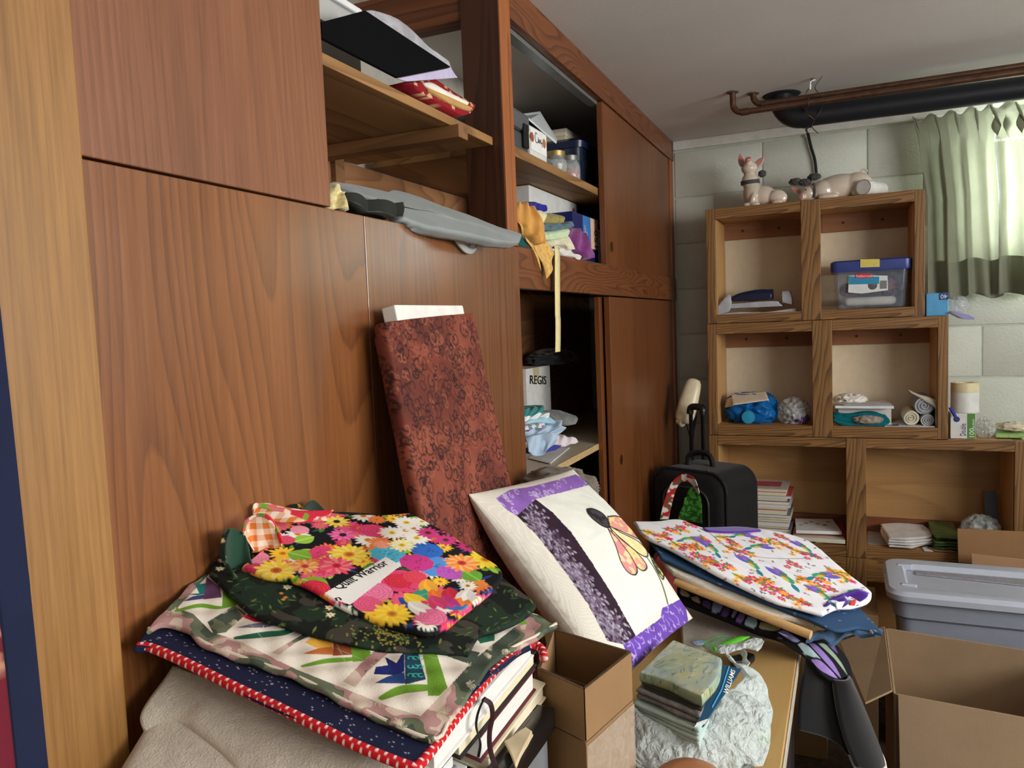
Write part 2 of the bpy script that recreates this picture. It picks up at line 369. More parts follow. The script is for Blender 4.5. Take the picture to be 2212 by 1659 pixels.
h = onx(1321, 533, -.006); door((-.026, -.006, 2.417, 3.40, RT-.002, 2.106), None, (-.006, h[1], h[2]), 'upper_door')
part('rear_door', (-.05, -.030, 2.525, 3.41, RT-.002, 2.106), fird)
h = onx(1342, 993, -.006); door((-.026, -.006, 2.435, 3.42, .03, RB-.004), None, (-.006, h[1], h[2]), 'lower_door')
part('rear_door', (-.052, -.034, 2.41, 3.41, .03, RB-.004), fird)

# ------------------------------------------------------------------ bookcases of stacked open boxes
def bookcase(z0, z1, xl, xr, xc0, xc1, label, back, t_top=.042, t_bot=.036, rail=True, hole=None, y0=3.22, batt=False):
    e = empty('open_bookcase', ((xl+xr)/2, (y0+WALL_Y)/2, z0), label, 'bookcase', None)
    yb = WALL_Y-.004; s = .035
    boxo('side', (xl, xl+s, y0+.001, yb, z0, z1), [oakz], e, .002); boxo('side', (xr-s, xr, y0+.001, yb, z0, z1), oakz, e, .002)
    for a, b in ((xl+s, xc0), (xc1, xr-s)):
        boxo('top_rail', (a, b, y0, y0+.02, z1-t_top, z1), oakx, e, .0015)
        boxo('bottom_rail', (a, b, y0, y0+.02, z0, z0+t_bot), oakx, e, .0015)
        boxo('back_panel', (a-.03, b+.03, yb-.008, yb, z0+.02, z1-.02), back, e, 0)
        if rail:
            r = boxo('hanging_rail', (a, b, yb-.026, yb-.008, z1-t_top-.065, z1-t_top+.02), hangrail, e, .001)
            for q in ((a*.75+b*.25), (a*.3+b*.7)):
                MB().lathe([(.006, .001), (.0, .0015)], (q, yb-.0262, z1-t_top-.03), 12, ax=(0, -1, 0)).build('knot', darkw, r)
        if batt: boxo('kick_batten', (a, b, yb-.03, yb-.008, z0+t_bot, z0+t_bot+.06), wood('batten_red'+str(a), (96, 52, 30), (130, 76, 46), 'X', seed=a), e, .001)
    boxo('lining', (xl+s, xl+s+.004, y0+.02, yb-.008, z0+t_bot, z1-t_top), oakin, e, 0); boxo('lining', (xr-s-.004, xr-s, y0+.02, yb-.008, z0+t_bot, z1-t_top), oakin, e, 0)
    boxo('shelf_board', (xl+s, xr-s, y0+.02, yb, z0+.004, z0+t_bot-.001), oakinx, e, 0)
    boxo('top_board', (xl+s, xr-s, y0+.02, yb, z1-t_top+.006, z1-.001), oakinx, e, 0)
    boxo('center_stile', (xc0, xc1, y0-.002, y0+.02, z0, z1), oakz, e, .0015); boxo('divider', ((xc0+xc1)/2-.01, (xc0+xc1)/2+.01, y0+.02, yb-.008, z0+t_bot, z1-t_top), oakin, e, 0)
    return e
U1, U2, U3 = (1.381, 1.845), (.920, 1.379), (.446, .918)
bookcase(*U1, .180, .970, .543, .614, 'oak open bookcase box, top of the stack, under the white pigs', cream)
bookcase(*U2, .177, 1.047, .580, .652, 'oak open bookcase box, second from top, with blue and teal bags', cream, t_bot=.044)
bookcase(*U3, .175, 1.292, .699, .770, 'wide oak open bookcase box holding magazines, under the two narrower ones', oakback, t_bot=.044, t_top=.038, rail=False, batt=True)
bookcase(.01, .4445, .175, 1.292, .699, .770, 'lowest oak open bookcase box standing on the floor', oakback, t_top=.09, rail=False)

# ------------------------------------------------------------------ cloth, paper and print helpers
def zp(reg, pts):
    """points read in an enlarged view of the photograph -> photograph pixels"""
    x0, y0, s = reg
    return [(x0+x*s, y0+y*s) for x, y in pts]
RA, RP, RT_, RG, RB_ = (240, 1060, .44304), (980, 1000, .28928), (1340, 1090, .27125), (1150, 1300, .27577), (1640, 1150, .30687)
C1, C2, C3 = (660, 0, .33761), (1060, 180, .30129), (1080, 600, .30143)
RW, RK, RI = (1460, 280, .33996), (1400, 760, .36709), (1500, 100, .32188)
def vn(x, y, seed=0):
    """smooth value noise 0..1 on arrays"""
    x = np.asarray(x, float)+seed*13.7; y = np.asarray(y, float)+seed*7.3
    xi, yi = np.floor(x), np.floor(y); fx, fy = x-xi, y-yi; fx = fx*fx*(3-2*fx); fy = fy*fy*(3-2*fy)
    def h(a, b): v = np.sin(a*127.1+b*311.7+seed*3.1)*43758.5453; return v-np.floor(v)
    return (h(xi, yi)*(1-fx)+h(xi+1, yi)*fx)*(1-fy)+(h(xi, yi+1)*(1-fx)+h(xi+1, yi+1)*fx)*fy
def fbm(x, y, o=3, seed=0):
    s = 0; a = .5; n = 0
    for k in range(o): s = s+a*vn(x*2**k, y*2**k, seed+k); n += a; a *= .5
    return s/n
def curve(pts, n, closed=False):
    P = np.array(pts, float)
    if len(P) > 2:
        Q = np.vstack([2*P[0]-P[1], P, 2*P[-1]-P[-2]]); out = []
        for i in range(1, len(Q)-2):
            t = np.linspace(0, 1, 12, endpoint=False)[:, None]; a, b, c, d = Q[i-1:i+3]
            out.append(.5*((2*b)+(-a+c)*t+(2*a-5*b+4*c-d)*t*t+(-a+3*b-3*c+d)*t**3))
        P = np.vstack(out+[P[-1:]])
    L = np.r_[0, np.cumsum(np.linalg.norm(np.diff(P, axis=0), axis=1))]; u = np.linspace(0, L[-1], n+1)
    return np.stack([np.interp(u, L, P[:, k]) for k in range(P.shape[1])], 1)
def coons(T, R, B, L, n, m):
    """T: TL->TR, B: BL->BR, L: TL->BL, R: TR->BR ; returns (m+1, n+1, k)"""
    T, B = curve(T, n), curve(B, n); L, R = curve(L, m), curve(R, m)
    s = np.linspace(0, 1, n+1)[None, :, None]; t = np.linspace(0, 1, m+1)[:, None, None]
    return ((1-t)*T[None]+t*B[None]+(1-s)*L[:, None]+s*R[:, None]
            - ((1-s)*(1-t)*T[0]+s*(1-t)*T[-1]+(1-s)*t*B[0]+s*t*B[-1]))
def project(P):
    d = P-CAM; z = d @ CF
    return np.stack([1106+FPX*(d @ CR)/z, 829.5-FPX*(d @ CU)/z], -1)
def pbasis(n):
    n = np.asarray(n, float)/np.linalg.norm(n); a = np.array([1., 0, 0]) if abs(n[0]) < .8 else np.array([0, 1., 0])
    e1 = a-n*(a @ n); e1 /= np.linalg.norm(e1); return e1, np.cross(n, e1)
class Cv:
    """paints flat print as colours of a cloth's vertices, in metres on the cloth's plane"""
    def __init__(s, P, plane):
        s.pl = plane; s.e1, s.e2 = pbasis(plane[1]); q = onpl(project(P), *plane)-plane[0]
        s.A = q @ s.e1; s.B = q @ s.e2; s.C = np.ones((len(s.A), 3)); s.aa = .0009
    def at(s, p):
        q = onpl(np.array(p, float), *s.pl)-s.pl[0]; return np.stack([q @ s.e1, q @ s.e2], -1)
    def _b(s, i, m, c): m = m[:, None]; s.C[i] = s.C[i]*(1-m)+np.array(lin(c))*m
    def fill(s, c): s.C[:] = lin(c)
    def mix(s, m, c): m = np.clip(m, 0, 1)[:, None]; s.C = s.C*(1-m)+np.array(lin(c))*m
    def sel(s, x, y, r): return np.where((abs(s.A-x) < r) & (abs(s.B-y) < r))[0]
    def ell(s, x, y, rx, ry, a, c, al=1.0):
        i = s.sel(x, y, max(rx, ry)*1.1+s.aa)
        if len(i) == 0: return
        dx, dy = s.A[i]-x, s.B[i]-y; ca, sa = math.cos(a), math.sin(a); u, v = (dx*ca+dy*sa)/rx, (-dx*sa+dy*ca)/ry
        s._b(i, np.clip((1-np.hypot(u, v))*min(rx, ry)/s.aa+.5, 0, 1)*al, c)
    def petal(s, x, y, l, w, a, c):
        s.ell(x+math.cos(a)*l*.55, y+math.sin(a)*l*.55, l*.5, w, a, c)
    def daisy(s, x, y, r, n, c, cc, cr=.28, w=.16, a0=0, c2=None):
        for k in range(n): s.petal(x, y, r*(.92+.16*(k % 2)), r*w, a0+2*PI*k/n, c if (c2 is None or k % 2) else c2)
        s.ell(x, y, r*cr, r*cr, 0, cc); s.ell(x, y, r*cr*.55, r*cr*.55, 0, tuple(v*.75 for v in cc))
    def rose(s, x, y, r, c, n=4):
        s.ell(x, y, r, r*.92, 0, c); d = tuple(v*.78 for v in c); l = tuple(min(255, v*1.12+10) for v in c)
        for k in range(n):
            q = r*(1-(k+.6)/(n+.6)); i = s.sel(x, y, r)
            if len(i) == 0: return
            dx, dy = s.A[i]-x, s.B[i]-y; rr = np.hypot(dx, dy)*(1+.10*np.sin(5*np.arctan2(dy, dx)+k*1.7))
            s._b(i, np.clip(1-abs(rr-q)/(r*.045), 0, 1), d); s._b(i, np.clip(1-abs(rr-q+r*.07)/(r*.05), 0, 1)*.5, l)
    def blob(s, x, y, rx, ry, a, c):
        for k in range(9):
            t = 2*PI*k/9; s.ell(x+rx*.6*math.cos(t+a), y+ry*.6*math.sin(t+a), rx*.42, ry*.42, 0, c)
        s.ell(x, y, rx*.8, ry*.8, a, c)
        for k in range(14):
            t = rnd.uniform(0, 6.28); q = rnd.uniform(0, .8); s.ell(x+rx*q*math.cos(t), y+ry*q*math.sin(t), rx*.06, ry*.06, 0, tuple(v*.75 for v in c))
    def leaf(s, x, y, l, w, a, c, vein=True):
        i = s.sel(x, y, l*1.1)
        if len(i) == 0: return
        dx, dy = s.A[i]-x, s.B[i]-y; u = dx*math.cos(a)+dy*math.sin(a); v = -dx*math.sin(a)+dy*math.cos(a); t = u/l
        ww = w*np.clip(1-(2*t-1)**2, 0, 1)*(t > 0)*(t < 1); m = np.clip((ww-abs(v))/s.aa+.5, 0, 1)*(t > 0)*(t < 1); s._b(i, m, c)
        if vein: s._b(i, m*np.clip(1-abs(v)/(w*.12), 0, 1)*.7, tuple(min(255, q*1.35+15) for q in c))
    def inside(s, pts):
        P = np.asarray(pts, float); x, y = s.A, s.B; r = np.zeros(len(x), bool); j = len(P)-1
        for i in range(len(P)):
            xi, yi, xj, yj = *P[i], *P[j]
            with np.errstate(divide='ignore', invalid='ignore'): r ^= ((yi > y) != (yj > y)) & (x < (xj-xi)*(y-yi)/(yj-yi+1e-15)+xi)
            j = i
        return r
    def poly(s, pts, c):
        m = s.inside(pts); s.C[m] = lin(c) if not callable(c) else c(s.A[m], s.B[m]); return m
    def line(s, pts, w, c, al=1.0, lo=0, hi=1e9):
        P = np.asarray(pts, float)
        for a, b in zip(P[:-1], P[1:]):
            m = (a+b)/2; L = np.linalg.norm(b-a); i = s.sel(m[0], m[1], L/2+w+s.aa)
            if len(i) == 0 or L < 1e-9: continue
            d = (b-a)/L; dx, dy = s.A[i]-a[0], s.B[i]-a[1]; t = np.clip(dx*d[0]+dy*d[1], 0, L); q = np.hypot(dx-t*d[0], dy-t*d[1])
            s._b(i, np.clip((w/2-q)/s.aa+.5, 0, 1)*al, c)
    def arc(s, x, y, r, a0, a1, w, c, al=1.0):
        s.line([(x+r*math.cos(a0+(a1-a0)*k/8), y+r*math.sin(a0+(a1-a0)*k/8)) for k in range(9)], w, c, al)
def set_col(me, C):
    a = me.color_attributes.new('Col', 'FLOAT_COLOR', 'POINT'); n = len(me.vertices)
    q = np.ones((n, 4), np.float32); q[:, :3] = np.clip(C, 0, 1); a.data.foreach_set('color', q.ravel())
def shell(name, top, bot, mats, parent=None, paint=None, plane=None, smooth=True, rim=2, flat=False):
    """closed sheet between an upper and a lower grid of points; edges rounded by extra rim rows"""
    m, n = top.shape[0], top.shape[1]; V = [top.reshape(-1, 3)]; k = m*n
    idx = np.arange(k).reshape(m, n)
    F = [np.stack([idx[:-1, :-1], idx[1:, :-1], idx[1:, 1:], idx[:-1, 1:]], -1).reshape(-1, 4)]
    def ring(g): return np.concatenate([g[0, :-1], g[:-1, -1], g[-1, :0:-1], g[:0:-1, 0]])
    r0 = ring(idx); rt, rb = ring(top), ring(bot); ctr = top.mean((0, 1)); prev = r0; out = rt-ctr; nb = len(r0)
    h = rb-rt; hl = np.linalg.norm(h, axis=1, keepdims=True); hn = h/np.maximum(hl, 1e-9); out = out-hn*np.sum(out*hn, 1, keepdims=True); out /= np.maximum(np.linalg.norm(out, axis=1, keepdims=True), 1e-9)
    for q in range(1, rim+1):
        f = q/(rim+1); V.append(rt+h*f+out*np.minimum(hl*.35, .003)*math.sin(PI*f)); cur = np.arange(k, k+nb); k += nb
        F.append(np.stack([prev, np.roll(prev, -1), np.roll(cur, -1), cur], -1)); prev = cur
    if flat:
        V.append(rb); rbi = np.arange(k, k+nb); k += nb
    else:
        bi = np.arange(k, k+m*n).reshape(m, n); V.append(bot.reshape(-1, 3)); k += m*n; rbi = ring(bi)
        F.append(np.stack([bi[:-1, :-1], bi[:-1, 1:], bi[1:, 1:], bi[1:, :-1]], -1).reshape(-1, 4))
    F.append(np.stack([prev, np.roll(prev, -1), np.roll(rbi, -1), rbi], -1))
    V = np.vstack(V); F = np.vstack(F); me = bpy.data.meshes.new(name); lv = F.ravel(); ls = np.arange(0, F.size, 4)
    if flat: ls = np.r_[ls, F.size]; lv = np.r_[lv, rbi]
    me.vertices.add(len(V)); me.vertices.foreach_set('co', V.ravel()); me.loops.add(len(lv)); me.loops.foreach_set('vertex_index', lv.astype(np.int32))
    me.polygons.add(len(ls)); me.polygons.foreach_set('loop_start', ls.astype(np.int32)); me.update(calc_edges=True)
    me.validate()
    if paint is not None:
        cv = Cv(V, plane); paint(cv); set_col(me, cv.C)
    return mkobj(name, me, mats, parent, smooth=smooth)
def slab(name, T, R, B, L, plane, t, mats, parent=None, n=40, m=30, disp=None, paint=None, under=None, rim=2, smooth=True, xmin=None, zmin=None, box=None, shift=None):
    """sheet of thickness t whose upper side fills the outline T,R,B,L (photo pixels) on a plane of the place"""
    G = coons(T, R, B, L, n, m); P = onpl(G, *plane); nn = plane[1]/np.linalg.norm(plane[1]); e1, e2 = pbasis(nn)
    q = P-plane[0]; a, b = q @ e1, q @ e2; s = np.linspace(0, 1, n+1)[None]; u = np.linspace(0, 1, m+1)[:, None]
    if disp is not None: P = P+nn*(disp(s+0*u, u+0*s, a, b))[..., None]
    D = np.array([0, 0, -1.0]) if nn[2] > .5 else -nn
    if xmin is not None: P[..., 0] = np.maximum(P[..., 0], xmin)
    Q = P+D*t if under is None else under(P)
    if zmin is not None: P[..., 2] = np.maximum(P[..., 2], zmin+.004); Q[..., 2] = np.maximum(Q[..., 2], zmin)
    if shift is not None: P = P+np.array(shift); Q = Q+np.array(shift)
    if box is not None:
        for k, (lo, hi) in enumerate(box):
            if lo is not None: P[..., k] = np.maximum(P[..., k], lo); Q[..., k] = np.maximum(Q[..., k], lo)
            if hi is not None: P[..., k] = np.minimum(P[..., k], hi); Q[..., k] = np.minimum(Q[..., k], hi)
    return shell(name, P, Q, mats, parent, paint, plane, smooth, rim, flat=True)
def drape_sheet(name, T, R, B, L, pl, target, th, mats, n=16, m=8):
    """thin card lying on the curved surface of another thing"""
    from mathutils.bvhtree import BVHTree
    w = wloc(target); bt_ = BVHTree.FromPolygons([v.co+w for v in target.data.vertices], [tuple(p.vertices) for p in target.data.polygons]); c = Vector(CAM)
    P = onpl(coons(T, R, B, L, n, m), *pl); D = (P-CAM); D /= np.linalg.norm(D, axis=-1, keepdims=True); dist = np.full(P.shape[:2], np.nan)
    for i in range(P.shape[0]):
        for j in range(P.shape[1]):
            h = bt_.ray_cast(c, Vector(D[i, j]))
            if h[0] is not None: dist[i, j] = h[3]
    # a stiff card: flat plane fitted to the hits, pushed just clear of the surface
    ok = ~np.isnan(dist); H = CAM+D[ok]*dist[ok][:, None]; ctr = H.mean(0); nn = np.linalg.svd(H-ctr)[2][2]; nn = nn if nn @ (CAM-ctr) > 0 else -nn
    ctr = ctr+nn*(((H-ctr) @ nn).max()*.6); t = ((ctr-CAM) @ nn)/(D @ nn); P = CAM+D*t[..., None]
    return shell(name, P+nn*th, P, mats, None, flat=True)
def text(name, body, origin, xd, yd, h, mat, parent=None, lift=.0006, width=None, bold=0.0):
    cu = bpy.data.curves.new(name, 'FONT'); cu.body = body; cu.size = 1.0; cu.offset = bold; cu.resolution_u = 3
    ob = bpy.data.objects.new(name, cu); COL.objects.link(ob); dg = bpy.context.evaluated_depsgraph_get(); me = bpy.data.meshes.new_from_object(ob.evaluated_get(dg))
    COL.objects.unlink(ob); bpy.data.objects.remove(ob); n = len(me.vertices); co = np.empty(n*3); me.vertices.foreach_get('co', co); co = co.reshape(-1, 3)
    lo, hi = co.min(0), co.max(0); co = (co-lo); sy = h/max(hi[1]-lo[1], 1e-6); sx = sy if width is None else width/max(hi[0]-lo[0], 1e-6)
    xd = np.array(xd, float); xd /= np.linalg.norm(xd); yd = np.array(yd, float); yd = yd-xd*(yd @ xd); yd /= np.linalg.norm(yd); nn = np.cross(xd, yd)
    w = np.array(origin, float)+co[:, :1]*sx*xd+co[:, 1:2]*sy*yd+nn*lift; me.vertices.foreach_set('co', w.ravel()); me.update()
    return mkobj(name, me, mat, parent)
def textq(name, body, q, plane, mat, parent=None, lift=.0006, bold=0.0):
    """lettering on a plane; q = pixels of lower-left, lower-right, upper-left of the line"""
    a, b, c = [onpl(np.array(p, float), *plane) for p in q]
    return text(name, body, a, b-a, c-a, np.linalg.norm(c-a), mat, parent, lift, np.linalg.norm(b-a), bold)
def drape(o, target, off=.0007):
    """lay flat lettering on the curved surface of the thing it is printed on"""
    from mathutils.bvhtree import BVHTree
    me = target.data; w = wloc(target); bt_ = BVHTree.FromPolygons([v.co+w for v in me.vertices], [tuple(p.vertices) for p in me.polygons]); wo = wloc(o); c = Vector(CAM)
    for v in o.data.vertices:
        p = v.co+wo; d = (p-c).normalized(); h = bt_.ray_cast(c, d)[0]
        if h is not None: v.co = h-d*off-wo
    return o
def quad_slab(name, q, z, t, mats, parent=None, bevel=.0015, sm=False, box=None):
    """flat prism: four photo pixels on the level z (its top), thickness t"""
    P = [onz(x, y, z) for x, y in q]
    if box is not None: P = [np.array([min(max(p[0], box[0][0]), box[0][1]), min(max(p[1], box[1][0]), box[1][1]), p[2]]) for p in P]
    return MB().prism([p-np.array([0, 0, t]) for p in P], (0, 0, t)).build(name, mats, parent, bevel=bevel, smooth=sm)
def crumple(name, c, r, mats, parent=None, amp=.25, freq=3.0, seed=0, sub=5, floor=None, sq=2.0, fine=.05):
    """soft crumpled heap: superellipsoid with ridged folds, flattened on its floor"""
    bm = bmesh.new(); bmesh.ops.create_icosphere(bm, subdivisions=sub, radius=1.0); c = Vector(c)
    for v in bm.verts:
        p = v.co.copy(); k = (abs(p.x)**sq+abs(p.y)**sq+abs(p.z)**sq)**(-1/sq); q = p*freq+Vector((seed*3.1, seed*1.7, seed))
        f = 1+amp*(1-2*abs(mn.noise(q)))-amp*.4+fine*(1-2*abs(mn.noise(q*3.3)))
        w = p*k*f; v.co = Vector((w.x*r[0], w.y*r[1], w.z*r[2]))+c
        if floor is not None and v.co.z < floor: v.co.z = floor+(v.co.z-floor)*.02
    me = bpy.data.meshes.new(name); bm.to_mesh(me); bm.free()
    return mkobj(name, me, mats, parent, smooth=True)
def cloth_fold(name, q, z, t, mats, parent=None, layers=3, n=24, m=18, wob=.004, seed=0, slope=(0, 0), gap=.18, box=None):
    """folded cloth: layers stacked down from level z; q = photo pixels far-left, far-right, near-right, near-left of the top layer"""
    ob = None; lt = t/layers
    for k in range(layers):
        rr = random.Random(seed*17+k); j = lambda: rr.uniform(-1, 1)*2.2*(k > 0)
        Q = [(x+j(), y+j()) for x, y in q]; pl = zplane(0, *slope); c = onz(q[0][0], q[0][1], z); pl = (np.array([c[0], c[1], z]), pl[1])
        G = lambda a, b: [a, ((a[0]*2+b[0])/3+j(), (a[1]*2+b[1])/3+j()), ((a[0]+b[0]*2)/3+j(), (a[1]+b[1]*2)/3+j()), b]
        f = lambda s, u, a, b: wob*(fbm(a*18, b*18, 3, seed+k*.7)-.5)*2*(1.0 if k == 0 else .3)
        nm = name if k == 0 else 'fold'
        o = slab(nm, G(Q[0], Q[1]), G(Q[1], Q[2]), G(Q[3], Q[2]), G(Q[0], Q[3]), pl, lt*(1-gap), mats, ob if k else parent, n, m, disp=f, shift=(0, 0, -k*lt), box=box)
        if k == 0: ob = o
    return ob

# ------------------------------------------------------------------ desk
DZ = .74
desk_top = wood('desk_laminate', (176, 138, 78), (204, 168, 108), 'Y', rough=.38, bands=2, across=4, along=.4, seed=3.3, contrast=.3, streak=.25)
desk = empty('desk', (.31, .95, 0), 'tan laminate desk with black sides along the plywood cupboard', 'desk')
boxo('desk_top', (.021, .612, .15, 1.605, DZ-.025, DZ), desk_top, desk, .003)
boxo('edge_band', (.612, .6145, .15, 1.605, DZ-.026, DZ-.001), plain('edge_band_metal', (206, 196, 178), rough=.3), desk, .0008)
deskside = plain('desk_black_metal', (34, 34, 38), rough=.45)
boxo('side_panel', (.05, .60, 1.575, 1.60, 0, DZ-.025), deskside, desk, .003)
boxo('side_panel', (.05, .60, .20, .225, 0, DZ-.025), deskside, desk, .003)
boxo('modesty_panel', (.585, .60, 1.20, 1.575, .28, DZ-.025), deskside, desk, .003)

# ------------------------------------------------------------------ left pile of quilts on the desk
def PA(dz): return (np.array([0, 0, 1.077+dz]), np.array([.24, -.1, 1.0])/math.sqrt(1+.24**2+.01))
paintm = painted('printed_cotton'); paintq = painted('quilted_cotton', bump=.35, low=55)
z = lambda pts: zp(RA, pts)
U = .443*.76/1653*1.12            # metres on the pile for one unit of the enlarged view
# --- floral apron
def paint_apron(cv):
    cv.fill((16, 18, 22)); P = lambda x, y: cv.at(z([(x, y)])[0]); g = random.Random(3)
    greens = [(96, 150, 40), (60, 120, 46), (150, 190, 60), (36, 92, 50), (30, 60, 120)]
    for k in range(230):
        a, b = P(g.uniform(560, 1900), g.uniform(60, 690)); cv.leaf(a, b, g.uniform(50, 110)*U, g.uniform(9, 20)*U, g.uniform(0, 6.28), g.choice(greens))
    for k in range(190):
        a, b = P(g.uniform(560, 1900), g.uniform(60, 690)); cv.daisy(a, b, g.uniform(44, 76)*U, 13, g.choice([(236, 96, 130), (240, 130, 70), (250, 200, 60), (226, 60, 110), (240, 240, 230)]), (230, 150, 40))
    pk, dp, rd, or_, ye, bl, cy, mg, pe, wt = (238, 120, 160), (226, 70, 120), (214, 48, 70), (244, 124, 60), (250, 214, 60), (50, 110, 200), (80, 180, 210), (206, 60, 140), (246, 160, 130), (246, 244, 236)
    for x, y, rx, ry, c in [(1540, 290, 75, 45, bl), (1350, 310, 80, 45, cy), (1590, 370, 80, 55, (80, 150, 220)), (1490, 350, 75, 45, mg), (1420, 440, 95, 55, dp), (1010, 300, 40, 45, dp), (1650, 400, 60, 35, (190, 90, 190))]:
        a, b = P(x, y); cv.blob(a, b, rx*U*1.3, ry*U*2, 0, c)
    for x, y, l, w, an, c in [(860, 300, 110, 34, .2, (130, 180, 60)), (890, 250, 100, 30, 1.2, (150, 195, 70)), (930, 430, 120, 34, .1, (120, 175, 50)), (1800, 440, 100, 36, 2.8, (110, 170, 60)), (1230, 380, 100, 24, 1.0, (70, 140, 60)), (1660, 180, 90, 26, .5, (60, 130, 70)), (1460, 520, 120, 30, 1.0, (60, 150, 120)), (1550, 540, 130, 22, .4, (30, 60, 150)), (1400, 520, 130, 22, -.2, (40, 70, 150)), (1600, 560, 120, 22, .6, (60, 120, 190))]:
        a, b = P(x, y); cv.leaf(a, b, l*U*1.3, w*U*1.8, an, c)
    for x, y, r, c in [(1280, 195, 66, dp), (920, 190, 42, (240, 150, 170)), (705, 325, 55, (240, 140, 170)), (1560, 612, 62, pk), (1290, 490, 70, pk), (1250, 552, 56, (226, 90, 130)), (1320, 262, 38, pe), (990, 475, 62, rd), (850, 240, 42, (226, 80, 110)), (1400, 440, 58, rd), (700, 380, 44, (214, 60, 100)), (1480, 420, 50, (226, 70, 90)), (780, 105, 38, (236, 110, 140)), (900, 110, 40, (226, 60, 110))]:
        a, b = P(x, y); cv.rose(a, b, r*U*1.3, c)
    for x, y, r, n, c, cc, c2 in [(1160, 310, 84, 18, ye, (236, 140, 40), (250, 230, 120)), (805, 388, 80, 18, ye, (230, 120, 50), (250, 230, 130)), (1825, 335, 78, 17, (250, 224, 70), (230, 160, 40), ye), (1370, 600, 74, 17, (240, 200, 60), (226, 150, 50), ye), (1710, 352, 74, 18, (250, 150, 70), (226, 70, 60), (250, 190, 120)), (945, 368, 58, 14, (246, 160, 80), (236, 90, 60), (250, 200, 140)), (1100, 365, 70, 16, (236, 80, 110), rd, (246, 130, 140)), (1100, 150, 58, 12, ye, (60, 40, 40), (250, 230, 120)), (1130, 215, 60, 14, (230, 90, 160), (60, 30, 50), pk),
                               (1440, 155, 62, 16, wt, ye, None), (1370, 205, 60, 16, wt, ye, None), (1490, 230, 60, 16, wt, ye, None), (1418, 265, 58, 16, (250, 240, 140), ye, wt), (1515, 150, 46, 14, wt, ye, None), (1545, 205, 56, 13, (206, 60, 130), (120, 50, 40), None), (1632, 240, 54, 13, (206, 60, 130), (110, 50, 40), None), (1742, 272, 52, 13, (196, 50, 120), (110, 40, 40), None), (1010, 110, 44, 12, (220, 60, 140), (80, 40, 50), None)]:
        a, b = P(x, y); cv.daisy(a, b, r*U*1.3, n, c, cc, a0=x*.01, c2=c2)
    for x, y, an, c in [(1570, 470, 2.4, or_), (1430, 500, 2.9, ye), (1450, 540, 2.9, wt), (1650, 470, 2.2, rd), (1540, 430, 2.2, (250, 180, 60)), (1720, 500, 2.0, (250, 140, 60)), (1620, 510, 2.5, mg), (1750, 480, 1.8, wt), (1560, 510, 2.6, dp)]:
        a, b = P(x, y)
        for d in (-.35, 0, .35): cv.leaf(a, b, 130*U, 24*U, an+3.1+d, tuple(min(255, v*(1-.12*abs(d)*2)) for v in c), False)
    # stitched pocket edge and the white sewn label
    cv.line([P(900, 470), P(910, 430), P(1060, 350), P(1345, 210)], 1.6*U, (226, 200, 120), .8)
    cv.poly([P(1040, 500), P(1340, 322), P(1412, 365), P(1165, 556), P(1090, 530)], (232, 230, 226))
apron = slab('floral_apron', z([(700, 90), (760, 66), (1100, 98), (1330, 132), (1460, 112)]), z([(1460, 112), (1700, 230), (1888, 350), (1870, 440), (1730, 560), (1640, 640), (1575, 675)]),
             z([(648, 352), (750, 400), (900, 440), (1160, 550), (1480, 668), (1575, 675)]), z([(700, 90), (770, 150), (800, 240), (720, 300), (648, 352)]),
             PA(0), .010, paintm, n=480, m=350, disp=lambda s, u, a, b: .010*(fbm(a*13, b*13, 2, 5)-.5)+.0035*np.sin(s*9+u*5)+.006*np.exp(-((u-.35)/.12)**2)*(s < .5)-.008*np.clip(s-.9, 0, 1)*10*.3, paint=paint_apron, xmin=.006)
tag(apron, 'folded black cotton apron with bright printed flowers on top of the quilts', 'apron')
ink = plain('embroidery_thread', (20, 20, 22), rough=.8)
drape(textq('lettering', 'Quilt Warrior', z([(1122, 490), (1366, 362), (1100, 455)]), PA(0), ink, apron, bold=.012), apron)
drape(textq('lettering', 'n', z([(1100, 540), (1126, 535), (1098, 524)]), PA(0), ink, apron, bold=.012), apron)
orange = fb('orange_gingham', (226, 140, 70), var=.12)
def gingham():
    t = NT('gingham_lining'); v = t.coord((1, 1, 1)); s = t.n('ShaderNodeSeparateXYZ'); t.t.links.new(v, s.inputs[0])
    f = [t.math('GREATER_THAN', t.math('SINE', t.math('MULTIPLY', s.outputs[k], 420)), 0.0) for k in (0, 2)]
    t.base(t.mix(t.math('MULTIPLY', t.math('ADD', f[0], f[1]), .5), lin((240, 226, 206)), lin((216, 122, 48)))); t.p(Roughness=.9); return t.m
ging = gingham()
def strap(name, pts, depth, width, mats, parent, th=.0018, wdir=None, n=40):
    """band of cloth standing on edge: pts photo pixels at given y depths, widened along wdir"""
    P = curve([ony(x, y, d) for (x, y), d in zip(pts, depth)], n); wd = np.array(wdir if wdir is not None else (0, 0, 1.0), float); wd /= np.linalg.norm(wd)
    tng = np.gradient(P, axis=0); tng /= np.linalg.norm(tng, axis=1, keepdims=True); nr = np.cross(tng, wd); nr /= np.linalg.norm(nr, axis=1, keepdims=True)
    w = np.linspace(-.5, .5, 5)[:, None, None]*width; top = P[None]+w*wd+nr[None]*th/2; bot = P[None]+w*wd-nr[None]*th/2
    return shell(name, top, bot, mats, parent)
def paint_strap(cv):
    cv.fill((226, 110, 120)); m = fbm(cv.A*90, cv.B*90, 2, 3); cv.mix((m > .55)*1.0, (120, 170, 60)); cv.mix((m < .36)*1.0, (246, 226, 200)); cv.mix((fbm(cv.A*60, cv.B*60, 2, 8) > .62)*1.0, (214, 48, 70))
